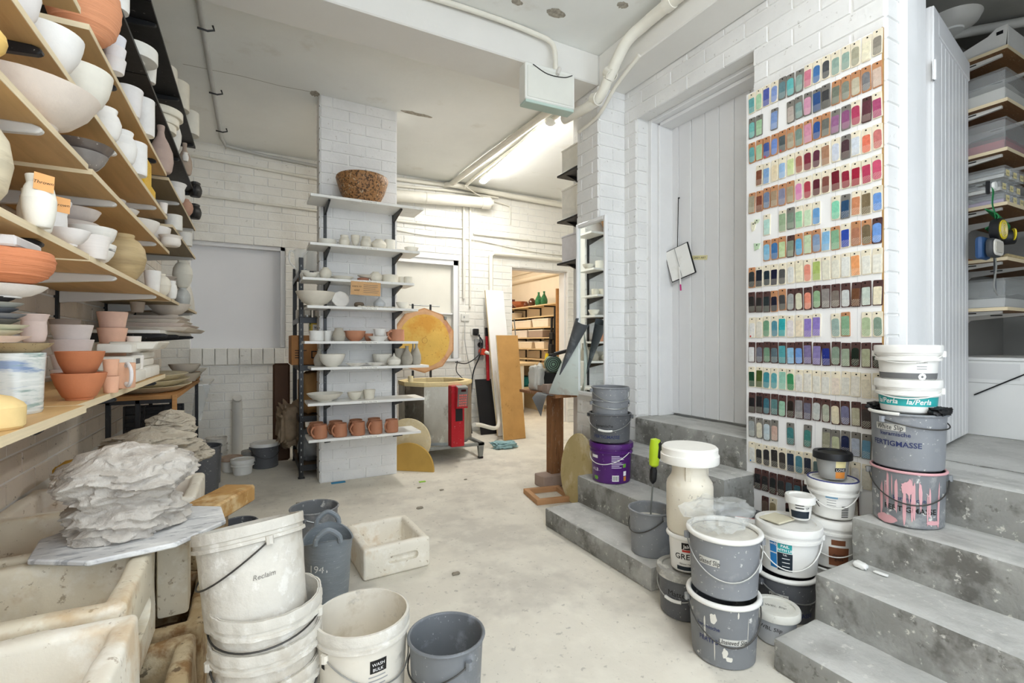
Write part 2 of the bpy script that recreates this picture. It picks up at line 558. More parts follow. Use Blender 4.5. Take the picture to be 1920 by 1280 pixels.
for z in (.95, 2.55):
    h = MB().tube([(-.012, -.016, z), (-.012, -.016, z + .1)], .008).box(-.03, .04, -.016, -.012, z, z + .1).obj('hinge', TRIM, d2)
fr = structure('trim_4', MB().box(2.70, 2.80, 1.135, 1.17, .685, 2.97), TRIM, bevel=.004)
structure('trim_5', MB().box(2.80, 2.93, 1.152, 1.17, .685, 2.97), TRIM, bevel=.004)

# ---------------------------------------------------------------- concrete steps
def rough_block(name, mat, dims, parent, amp=.006, cell=.07, bev=.014, seed=0):
    me = MB().box(*dims).mesh(name, smooth=False, bevel=bev, seg=2)
    bm = bmesh.new()
    bm.from_mesh(me)
    for _ in range(5):
        e = [x for x in bm.edges if x.calc_length() > cell]
        if not e:
            break
        bmesh.ops.subdivide_edges(bm, edges=e, cuts=1, use_grid_fill=True)
    bmesh.ops.triangulate(bm, faces=[f for f in bm.faces if len(f.verts) > 4])
    bm.normal_update()
    x0, x1, y0, y1, z0, z1 = dims
    for v in bm.verts:
        q = v.co * 6 + Vector((seed, seed, 0))
        edge = sum(min(abs(c - a), abs(c - b)) < bev * 1.5 for c, a, b in ((v.co.x, x0, x1), (v.co.y, y0, y1), (v.co.z, z0, z1)))
        k = noise.noise(q) * amp + noise.noise(q * 4) * amp * .4
        if edge >= 2:
            k = -abs(k) * 1.8
        if v.co.z > z0 + .01:
            v.co += v.normal * k
    bm.to_mesh(me)
    bm.free()
    me.polygons.foreach_set('use_smooth', [True] * len(me.polygons))
    me.set_sharp_from_angle(angle=.7)
    return put(name, me, mat, parent)

XS = (1.75, 2.02, 2.29, 2.58)
ZS = (0, .125, .31, .495, .685)
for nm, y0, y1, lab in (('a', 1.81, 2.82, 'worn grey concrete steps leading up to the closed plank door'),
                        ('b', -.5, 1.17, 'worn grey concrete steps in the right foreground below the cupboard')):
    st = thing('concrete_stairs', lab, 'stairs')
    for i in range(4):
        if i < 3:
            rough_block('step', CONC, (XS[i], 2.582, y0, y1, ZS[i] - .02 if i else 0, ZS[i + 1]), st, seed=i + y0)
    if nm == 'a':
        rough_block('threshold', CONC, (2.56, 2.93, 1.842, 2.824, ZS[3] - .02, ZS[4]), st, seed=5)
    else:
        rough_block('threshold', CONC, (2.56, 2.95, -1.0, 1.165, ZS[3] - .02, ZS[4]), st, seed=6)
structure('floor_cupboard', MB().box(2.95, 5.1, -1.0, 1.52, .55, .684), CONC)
# ================================================================ fluorescent lamps
LAMP_BODY = M('lamp_enamel', 'eeeeea', rough=.35, var=.02)
def lamp(label, p0, p1, power, w=.095, col=(1.0, .98, .93), drop=0.):
    DIFF = M('lit_diffuser_%d' % power, col, rough=.4, var=0, emit=power)
    p0, p1 = Vector(p0), Vector(p1)
    d = p1 - p0
    Ln = d.length
    t = thing('fluorescent_lamp', label, 'lamp', (p0 + p1) / 2, atan2(d.y, d.x))
    prof = [(w / 2 * cos(a), -.028 * sin(a) - .012) for a in [pi * i / 10 for i in range(11)]]
    if drop:
        prof = [(.03 * cos(a), .03 * sin(a) - .05) for a in [2 * pi * i / 16 for i in range(16)]]
        for q in (-.35, .35):
            MB().tube([(q * Ln, 0, .03), (q * Ln, 0, .03 + drop)], .004, 6).obj('suspension', LAMP_BODY, t)
    MB().prism(prof, lambda a, b, k: (-Ln / 2 + .05 + k * (Ln - .1), a, b)).obj('diffuser', DIFF, t)
    MB().box(-Ln / 2 + .02, Ln / 2 - .02, -(.02 if drop else w / 2), (.02 if drop else w / 2), -.012, .03).obj('housing', LAMP_BODY, t, bevel=.004)
    for sx in (-1, 1):
        MB().prism([(a * 1.04, b * 1.04) for a, b in prof], lambda a, b, k: (sx * (Ln / 2 - .05 + k * .05), a, b)).obj('end_cap', LAMP_BODY, t)
    return t
lamp('lit white fluorescent batten on the ceiling beyond the beam', (2.66, 5.86, 3.385), (2.52, 3.93, 3.385), TUBE_BACK)
lamp('added fluorescent fill lamp, out of view over the front bay stairs', (1.0, -.9, 3.17), (1.0, .9, 3.17), TUBE_FILL, col=(.94, .98, 1), drop=.25)  # unseen lamp added to fill the front bay with light
lamp('added fluorescent fill lamp, out of view by the left shelves', (-.1, -1.6, 3.17), (-.1, .2, 3.17), TUBE_FILL, col=(.94, .98, 1), drop=.25)  # second unseen fill lamp, added near the left shelves
lamp('fluorescent batten in the far room beyond the doorway', (3.6, 7.4, 2.95), (3.6, 9.2, 2.95), TUBE_FAR, col=(1, .9, .76))

# ================================================================ tile board
MDF = M('mdf_edge', 'a8814c', rough=.8, var=.12, vs=20)
BOARDW = M('board_white', 'ecebea', rough=.5, var=.02)
brd = thing('sample_board', 'tall white board full of hanging glaze test tiles', 'board')
bx('backing', MDF, (2.562, 2.577, 1.172, 1.872, .40, 2.71), brd)
bx('face', BOARDW, (2.5595, 2.562, 1.175, 1.871, .402, 2.708), brd)
for i in range(6):
    bx('groove', M('groove_grey', 'c9c9ca', rough=.6, var=0), (2.5590, 2.5596, 1.175 + .1 * (i + 1), 1.1765 + .1 * (i + 1), .402, 2.708), brd, bevel=0)
brd2 = thing('sample_board', 'low white board of dark tiles under the tall sample board', 'board')
bx('backing', MDF, (2.549, 2.561, 1.18, 1.835, .10, .425), brd2)
bx('face', BOARDW, (2.5465, 2.549, 1.181, 1.834, .102, .424), brd2)

TILE_ROWS = """
c5f9fa0 c9fc4a0 c4a55a0 c7f95c8 g5f7f86 g5fb0b0 g8aa39a cc9768a c3f6fa8 c4a4c4f c8fa79b c8fa79b ca3a08a ce6dfc4 c8a8378
g6fb3ad g9cc09a - g7b95c4 - gb0a49b g7f9a96 gc88fa8 g274a80 g3a3a3c o6f7568 o7f8478 ob9b19b o77777a oc9b3a4
o5f9f9f o9cc09a o3d5596 o6a86c4 o4a5458 oa39a84 o748a80 oc98aa0 o2a5090 o666862 g8f5f86 g8a5078 ca83a5a b5a2f38 ca84a70
- c7a4a35 c7fa3cc ce0cfae c94b3d6 cc6d49a ca86a5a c7a2a3a c5a2a3c ca37a5f cc3c9d6 g4a3238 cccd2da cd9725a cc47470
oa09a86 o7a4638 o6f7f9a oa08a72 o83839a oa3977a cd486b0 ca83a4a c5a2430 c7a4a40 c6a1a28 c8a2438 c9a2038 cb03a58 cc4506e
- - cb3d6cc - c93a888 g7a8a7a c93c9a0 cc3d9b8 c6a9ccc - c83ccac g2a4a6a cc4835f c7a6a50 c6a94d0
- - o7fb3d0 o3f70a3 ob8cc9c b7f8a78 o5fa3c9 obcccaa o7f94b0 c83b3d6 o7faa8a c2f4aa3 oa8735a o6f614a b6f98d6
o2f3436 c1f2430 c22303a c1a1c34 c555555 cd6d6d2 ce3dcc0 ce0907c ca6b86a cddd9c6 cdcd8c8 cdcdcd6 ce09a66 ce2e0d6 ce6e3d8
b2c2a2a b2c2a2a b2a3436 o1c1e30 o444444 b9a9c9a bd0cdb4 bdc8a74 b8aa884 b8a8480 b7a7068 bc3c6c4 b6a4630 bbcc6bc be6dcc0
cdedcd8 cdad6ca c6f9a7c c4f8a9c c2fa3a8 cddd6d6 ce6d6bc c8a78bc c8a78bc - c93a8a0 o83a888 - ca8b894 c7f9484
bd6d6d6 b6a6c78 b6f9078 b5a6e76 b4f9aa0 b8ab8d6 b6a94d0 b7a7098 b8378a8 b1f2f80 b7f9080 b93a08c b14241c ba3a68a b3a3f38
c1f4a34 c4a5a2a c3f8a96 c5fa3aa c93c4b0 c3a8a5a cdcd8d2 cdcd8ce cdad8ce cdad8d0 ce0d2c4 cd6d4ca cdad6cc cd8d0bc cdcd8ce
b282628 b262426 b3a6a78 b5a8080 b93bca3 b2a2420 b8a888a b6a687a bb8bcba ba8ac9c bd6ccb0 b6f6f8c baaa68f b3a3230 -
g9aa0a0 gd0c9b4 gb8c6cc gc9aa9c - g3f7a7c - g3f7f78 - g93917c gb8bc9a g1a2344 ga8b0c0 g5f8aa3 -
cd8d8d2 c2a2c2e c2a2a2e c2c2a2a c3a3634 c22344a c4a8090 c20283a c5a7070 - - cdad6cc cd8d4ca cd6d0c0 -
- b222224 b262626 b242626 b2e2e2e b4a5a64 b3f6470 b2a3038 b2a2a2a - - bc9c2b8 bc0b8aa - -
- - b6a5a50 c9a8a6a - b2a2a2a b2a2c2c - b333333 - - bb8b0a2 - - -
"""
CNAME = dict(c='cream', o='terracotta', g='grey', b='dark brown')
CLAYC = dict(c='e3d9c2', o='b8835c', g='77736c', b='4f3430')
_cn = [('black', '202224'), ('charcoal', '4a4a4a'), ('grey', '8a8a88'), ('pale grey', 'c3c6c6'), ('off-white', 'dedad0'), ('teal', '4a8a8a'),
       ('turquoise', '4fb0b0'), ('pale green', 'b0c8a4'), ('sage green', '86a088'), ('dark green', '1f4a34'), ('olive', '6f6448'), ('navy', '1f2c50'),
       ('cobalt blue', '34509a'), ('blue', '6a92cc'), ('sky blue', '88b4d4'), ('slate', '5f7480'), ('violet', '8676b0'), ('plum', '84506e'),
       ('pink', 'cc88a4'), ('crimson', 'a02a44'), ('maroon', '64202e'), ('coral', 'dc7e66'), ('orange', 'dc9860'), ('brown', '7a4a38'), ('tan', 'a68e70'), ('taupe', '98907e')]
def colour_name(h):
    c = lin(h)
    return min(_cn, key=lambda n: sum((sqrt(a) - sqrt(b)) ** 2 for a, b in zip(lin(n[1]), c)))[0]
ORD = 'first second third fourth fifth sixth seventh eighth ninth tenth eleventh twelfth thirteenth fourteenth fifteenth sixteenth seventeenth'.split()

def glaze_mat():
    m = M('glaze', obj=True, rough=.22, var=.18, vs=60, bump=.1, bs=150, spec=.5, dirt=[('e8e4da', 90, .72, .80, .2)])
    nt = m.node_tree
    N, Lk = nt.nodes, nt.links
    b = N['Principled BSDF']
    src = b.inputs['Base Color'].links[0].from_socket
    tc = N.new('ShaderNodeTexCoord')
    wv = N.new('ShaderNodeTexWave')
    wv.bands_direction = 'DIAGONAL'
    wv.inputs['Scale'].default_value = 70
    wv.inputs['Distortion'].default_value = 3
    wv.inputs['Detail'].default_value = 1
    Lk.new(tc.outputs['Object'], wv.inputs['Vector'])
    sp = N.new('ShaderNodeSeparateXYZ')
    Lk.new(tc.outputs['Object'], sp.inputs[0])
    lt = N.new('ShaderNodeMath')
    lt.operation = 'LESS_THAN'
    lt.inputs[1].default_value = -.022
    Lk.new(sp.outputs['Z'], lt.inputs[0])
    gt = N.new('ShaderNodeMath')
    gt.operation = 'GREATER_THAN'
    gt.inputs[1].default_value = .62
    Lk.new(wv.outputs['Fac'], gt.inputs[0])
    mu = N.new('ShaderNodeMath')
    mu.operation = 'MULTIPLY'
    Lk.new(lt.outputs[0], mu.inputs[0])
    Lk.new(gt.outputs[0], mu.inputs[1])
    m2 = N.new('ShaderNodeMath')
    m2.operation = 'MULTIPLY'
    m2.inputs[1].default_value = .38
    Lk.new(mu.outputs[0], m2.inputs[0])
    mx = N.new('ShaderNodeMix')
    mx.data_type = 'RGBA'
    Lk.new(m2.outputs[0], mx.inputs['Factor'])
    Lk.new(src, mx.inputs[6])
    mx.inputs[7].default_value = (*lin('e3ddcc'), 1)
    Lk.new(mx.outputs[2], b.inputs['Base Color'])
    return m
GLAZE = glaze_mat()
CLAY = M('tile_clay', obj=True, rough=.75, var=.12, vs=40, bump=.15, bs=120)
NAIL = M('nail_black', '1a1a1a', rough=.4, var=0, metal=.6)

def rrect(w, h, r, jit=0, n=3, arch=0):
    out = []
    rr = [r, r, r, r]
    for (cx, cy), a0 in zip(((w / 2 - r, h / 2 - r), (-w / 2 + r, h / 2 - r), (-w / 2 + r, -h / 2 + r), (w / 2 - r, -h / 2 + r)), (0, 90, 180, 270)):
        for i in range(n):
            a = radians(a0 + 90 * i / (n - 1))
            out.append((cx + r * cos(a) + RND.uniform(-jit, jit), cy + r * sin(a) + RND.uniform(-jit, jit)))
    return out
_tb, _tg = [], []
for i in range(5):
    _tb.append(MB().prism(rrect(.0405, .118, .004, .0007), lambda a, b, k: (-.0065 * k, a, b)).mesh('tile', smooth=False, bevel=.0008))
    w = (.035, .036, .034, .0365, .033)[i]
    h = (.085, .09, .082, .095, .088)[i]
    out = rrect(w, h, (.005, .012, .009, .004, .014)[i], .0008, 4)
    z0 = -.0575 + h / 2 + .002
    _tg.append(MB().prism(out, lambda a, b, k: (-.0062 - .0016 * k, a, b + z0)).mesh('glaze', smooth=False, bevel=.0006))
_nl = MB().tube([(-.002, 0, 0), (-.016, 0, -.001)], .0016, 6).add([], []).mesh('nail')
_nh = MB().lathe([(0, 0), (.0036, 0), (.0036, .0015), (0, .002)], 8).xf(Matrix.Rotation(-pi / 2, 4, 'Y')).mesh('nail_head')
DOTS = {(2, 4): 'd8343a', (2, 2): 'd8343a', (9, 0): 'c01f2a', (14, 0): '2f86c8'}
for r, row in enumerate(TILE_ROWS.strip().split('\n')):
    n_in = 0
    for c, code in enumerate(row.split()):
        y = 1.832 - c * .0459
        z = 2.70 - .1448 * r - .059
        low = r >= 15
        x = 2.5464 if low else 2.5594
        if code == '-':
            continue
        n_in += 1
        k = RND.randrange(5)
        clay, hx = code[0], code[1:]
        rowname = ('top row' if r == 0 else ORD[r] + ' row')
        t = put('glaze_tile', _tb[k], CLAY, None, (x, y + RND.uniform(-.0015, .0015), z + RND.uniform(-.003, .003)),
                (RND.uniform(-.035, .035), RND.uniform(-.01, .02), 0), CLAYC[clay],
                '%s glaze test tile on %s clay, %s from left in %s' % (colour_name(hx), CNAME[clay], ORD[n_in - 1], rowname), 'tile', 'glaze test tiles on the white board')
        put('glaze', _tg[(k + c) % 5], GLAZE, t, None, None, hx)
        put('nail', _nh, NAIL, t, (-.0068, RND.uniform(-.004, .004), .049))
        if (r, c) in DOTS:
            MB().lathe([(0, 0), (.005, 0), (.0045, .001), (0, .001)], 10).xf(Matrix.Rotation(-pi / 2, 4, 'Y')).obj(
                'sticker', M('sticker_' + DOTS[(r, c)], DOTS[(r, c)], var=0), t, (-.0082, .008, -.05))
for y, z, w, h, hx, lab in ((1.822, 1.92, .03, .05, 'e0dcc4', 'broken cream tile piece at the left of the sixth row'),
                            (1.80, 1.945, .035, .022, 'd3dcc0', 'broken green-white tile chip beside the broken cream piece'),
                            (1.80, 1.80, .04, .035, 'b9d0b0', 'broken pale green tile piece at the left of the seventh row')):
    t = MB().prism([(-w / 2, h / 2), (w / 2, h / 2 + .006), (w / 2 - .004, -h / 2), (-w / 2 + .01, -h / 2 + .006)], lambda a, b, k: (-.006 * k, a, b)).obj(
        'tile_fragment', CLAY, None, (2.5594, y, z), None, hx, lab, 'tile', smooth=False)
    put('nail', _nh, NAIL, t, (-.0068, 0, h / 3))
POTS_LEFT=[
('casserole',-0.495,1.428,1.065,0.055,0.075,'e6c98e','pale yellow lidded dish at the near end of the bottom left shelf'),
('planter',-0.555,1.72,1.065,0.065,0.155,'9fb2c4','blue and white streaked planter on the bottom left shelf'),
('platter',-0.545,1.715,1.222,0.072,0.026,'b3a07c','speckled tan platter lying on the blue streaked planter'),
('flare',-0.596,1.997,1.25,0.036,0.085,'dcc8bf','pale pink pot with flared rim beside the grey plate stack'),
('cone',-0.655,2.58,1.185,0.07,0.075,'dcd0cc','pale lilac bowl, lower of two nested behind the terracotta bowls'),
('cone',-0.655,2.58,1.245,0.068,0.075,'e0d6d2','pale lilac bowl, upper of two nested behind the terracotta bowls'),
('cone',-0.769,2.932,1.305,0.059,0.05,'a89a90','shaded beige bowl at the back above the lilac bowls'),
('tbowl',-0.5,2.044,1.065,0.07,0.085,'c47c56','terracotta bowl, lower of a stacked pair on the bottom shelf'),
('tbowl',-0.5,2.05,1.14,0.063,0.08,'bd7650','terracotta bowl, upper of a stacked pair on the bottom shelf'),
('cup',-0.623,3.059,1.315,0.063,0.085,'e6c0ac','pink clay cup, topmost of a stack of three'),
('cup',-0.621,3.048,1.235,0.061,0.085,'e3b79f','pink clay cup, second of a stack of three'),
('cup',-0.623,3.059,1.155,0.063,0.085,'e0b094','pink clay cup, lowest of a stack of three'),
('cup',-0.467,2.27,1.065,0.027,0.06,'e6b294','small pink cup, lower of two beside the white handled mug'),
('cup',-0.467,2.27,1.127,0.025,0.06,'e6b294','small pink cup, upper of two beside the white handled mug'),
('cup',-0.511,2.962,1.085,0.031,0.1,'ece6e0','white cup, lower of two beside the plaster blocks'),
('cup',-0.542,3.079,1.19,0.032,0.09,'eae2da','white cup with orange stripe, upper of two beside the plaster blocks'),
('wide',-0.535,4.149,1.435,0.135,0.085,'d9cfc2','wide beige bowl on top of the large plate stack'),
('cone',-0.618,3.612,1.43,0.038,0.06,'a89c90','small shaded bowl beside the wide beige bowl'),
('wide',-0.5,4.72,0.99,0.112,0.085,'c9bfb0','beige bowl, upper of two under the plate stack'),
('platter',-0.5,4.72,0.935,0.122,0.07,'c4b9a6','stone coloured shallow dish under the beige bowl'),
('round',-0.56,1.46,1.525,0.088,0.235,'d3c8ae','large cream round vase at the near end of the second shelf'),
('jar',-0.455,1.555,1.525,0.032,0.12,'ece8dc','white jar with orange tag next to the large cream vase'),
('jar',-0.486,1.643,1.525,0.036,0.105,'e9e6dc','white round jar with orange tag in front of the bell vase'),
('flare',-0.57,2.005,1.525,0.06,0.165,'eeebe8','tall white bell shaped vase on the second shelf'),
('wide',-0.6,2.36,1.682,0.085,0.062,'e3d9d2','wide blush bowl perched at the back of the second shelf'),
('wide',-0.6,2.36,1.632,0.08,0.062,'e6ddd6','blush bowl under the wide blush bowl'),
('cup',-0.475,2.07,1.525,0.048,0.075,'e6dfd9','white cup with a dark line beside the bell vase'),
('wide',-0.472,1.82,1.525,0.052,0.045,'ebe6e2','small white dish overhanging the second shelf edge'),
('bowl',-0.505,2.2,1.58,0.07,0.07,'ece8e0','white bowl with black lines, upper of two'),
('bowl',-0.505,2.2,1.525,0.068,0.07,'ece8e0','white bowl with black lines, lower of two'),
('round',-0.515,2.711,1.525,0.085,0.2,'bfa87e','tan wood-grained round pot on the second shelf'),
('cup',-0.5,3.315,1.525,0.04,0.12,'ece9e4','white cup right of the tan round pot'),
('cyl',-0.6,4.49,1.525,0.059,0.16,'e6e1da','white cylinder at the back right of the tan pot'),
('round',-0.496,3.527,1.525,0.056,0.13,'e3dccd','cream ball vase with pitted texture on second shelf'),
('jar',-0.46,3.698,1.525,0.03,0.11,'efece6','white jar with orange sticker at the far end of second shelf'),
('platter',-0.6,4.49,1.73,0.076,0.02,'e6dcd2','blush plate, topmost of the far stack on second shelf'),
('platter',-0.6,4.49,1.708,0.076,0.02,'e6dcd2','blush plate, middle of the far stack on second shelf'),
('platter',-0.6,4.49,1.686,0.076,0.02,'e3d8cd','blush plate, lowest of the far stack on second shelf'),
('round',-0.52,4.775,1.697,0.071,0.22,'e3dfd2','cream vase with narrow neck stacked at the far end'),
('round',-0.52,4.775,1.525,0.054,0.17,'c9cac6','grey glazed round vase with blue mark at the far end'),
('bell',-0.56,5.08,1.525,0.098,0.26,'e6e0d4','large cream bell form at the far end of second shelf'),
('wide',-0.525,1.704,1.808,0.15,0.1,'e2d6ca','very wide pale bowl overhanging the third shelf'),
('wide',-0.505,2.07,1.808,0.072,0.06,'8a8480','grey glazed bowl, lower of two on the third shelf'),
('wide',-0.505,2.08,1.845,0.085,0.055,'6a605a','dark grey bowl, upper of two on the third shelf'),
('round',-0.46,1.31,1.808,0.03,0.06,'d9b56a','mustard pot at the near end of the third shelf'),
('wide',-0.515,2.73,1.808,0.055,0.035,'d9d3cb','small grey-white dish on the third shelf'),
('wide',-0.53,2.58,1.808,0.05,0.04,'cfc9c2','small white dish behind the grey-white dish on third shelf'),
('bowl',-0.55,3.2,1.808,0.1,0.085,'e6e1da','large white bowl, nearer of two on the third shelf'),
('bowl',-0.53,3.52,1.808,0.09,0.12,'e9e4de','large white bowl, farther of two on the third shelf'),
('flare',-0.43,3.42,1.808,0.06,0.06,'e6dfd6','white flared bowl overhanging the third shelf'),
('bowl',-0.505,1.384,2.003,0.075,0.1,'e0d8c4','cream bowl at the near end of the fourth shelf'),
('round',-0.525,1.584,2.003,0.065,0.17,'e6e2e0','white pot beside the cream bowl on the fourth shelf'),
('bowl',-0.512,1.798,2.003,0.082,0.105,'eceae6','white bowl, nearer of two on the fourth shelf'),
('bowl',-0.503,2.048,2.003,0.088,0.125,'e6e2d6','white bowl, farther of two on the fourth shelf'),
('jar',-0.49,2.294,2.003,0.05,0.11,'eeebe6','white cracked cup on the fourth shelf'),
('jar',-0.492,2.567,2.003,0.052,0.13,'eceae6','white jar in the middle of the fourth shelf'),
('cyl',-0.48,2.726,2.003,0.05,0.14,'efedea','white banded jar before the yellow box'),
('cup',-0.47,3.46,2.003,0.022,0.06,'e9e2dc','small white figure cup beyond the yellow box'),
('cyl',-0.48,3.95,2.003,0.05,0.1,'ebe7e0','white mug, nearer of two at the far end of fourth shelf'),
('cyl',-0.48,4.536,2.003,0.05,0.1,'ebe7e0','white mug, farther of two at the far end of fourth shelf'),
('rbowl',-0.5,2.088,2.253,0.1,0.165,'dc9870','large orange ribbed terracotta bowl on the fifth shelf'),
('cup',-0.46,2.29,2.253,0.035,0.05,'e3dedb','white cup, lowest of three beyond the ribbed bowl'),
('cup',-0.46,2.29,2.295,0.035,0.05,'e6e2e2','white cup, middle of three beyond the ribbed bowl'),
('cup',-0.46,2.29,2.336,0.035,0.05,'dfe0e6','white cup, topmost of three beyond the ribbed bowl'),
('cup',-0.495,2.7,2.253,0.055,0.12,'e6e2e0','white beaker in the middle of the fifth shelf'),
('cyl',-0.475,2.915,2.253,0.045,0.17,'e9e6e3','white jar before the pink-grey bottle'),
('bottle',-0.487,3.496,2.253,0.062,0.27,'b9a398','pink-grey bottle vase on the fifth shelf'),
('flare',-0.5,4.193,2.253,0.07,0.13,'eae6e2','white flared bowl beyond the pink-grey bottle'),
('round',-0.485,4.611,2.253,0.055,0.13,'c49a84','terracotta round vase at the far end of fifth shelf'),
('cyl',-0.48,2.428,2.56,0.04,0.3,'e9e7e2','white cylinder at the near end of lower black shelf'),
('drum',-0.495,2.86,2.582,0.085,0.06,'e9e6de','thick white disc on the lower black shelf'),
('cup',-0.5,2.86,2.56,0.04,0.02,'e9e5de','white pot under the thick white disc'),
('cup',-0.47,3.02,2.56,0.035,0.12,'e6e2da','white pot beyond the thick white disc'),
('drum',-0.515,3.7,2.651,0.115,0.045,'e6dfcf','nested white dish, largest on the lower black shelf'),
('drum',-0.515,3.7,2.606,0.095,0.045,'e6dfcf','nested white dish, middle on the lower black shelf'),
('drum',-0.515,3.7,2.561,0.08,0.045,'e6dfcf','nested white dish, smallest on the lower black shelf'),
('jar',-0.5,3.993,2.56,0.06,0.19,'e6e3dc','white pot at the far end of lower black shelf'),
('bottle',-0.48,4.536,2.56,0.05,0.24,'b3a090','taupe bottle at the far end of lower black shelf'),
('jar',-0.44,4.2,2.56,0.02,0.06,'e9e5de','tiny white pot by the taupe bottle'),
('drum',-0.515,4.356,2.98,0.085,0.2,'ddd6c6','large cream cylinder, upper on the top black shelf'),
('drum',-0.49,4.841,2.98,0.08,0.19,'e3dfd3','large cream cylinder, farther on the top black shelf'),
('bowl',-0.6,2.36,1.525,0.072,0.11,'e3dad2','third blush bowl at the bottom of the pile on the second shelf'),
('cone',-0.655,2.58,1.066,0.066,0.075,'d9ccc8','pale lilac bowl at the bottom of the pile behind the terracotta bowls'),
('cone',-0.655,2.58,1.126,0.068,0.075,'d9ccc8','pale lilac bowl second from bottom behind the terracotta bowls'),
('cup',-0.52,4.9,2.253,0.05,0.12,'e6e0d8','white cup at the very end of the fifth shelf'),
('bowl',-0.6,2.45,2.003,0.07,0.08,'e6e2dc','white bowl at the back of the fourth shelf'),
('round',-0.62,3.3,2.253,0.07,0.16,'e3dfd8','white round vase at the back of the fifth shelf'),
('drum',-0.56,4.05,2.981,0.09,0.15,'dcd6c8','cream cylinder, nearest on the top black shelf'),
('cup',-0.52,2.3,2.981,0.05,0.16,'e6e2d8','white pot on the near part of the top black shelf'),
]
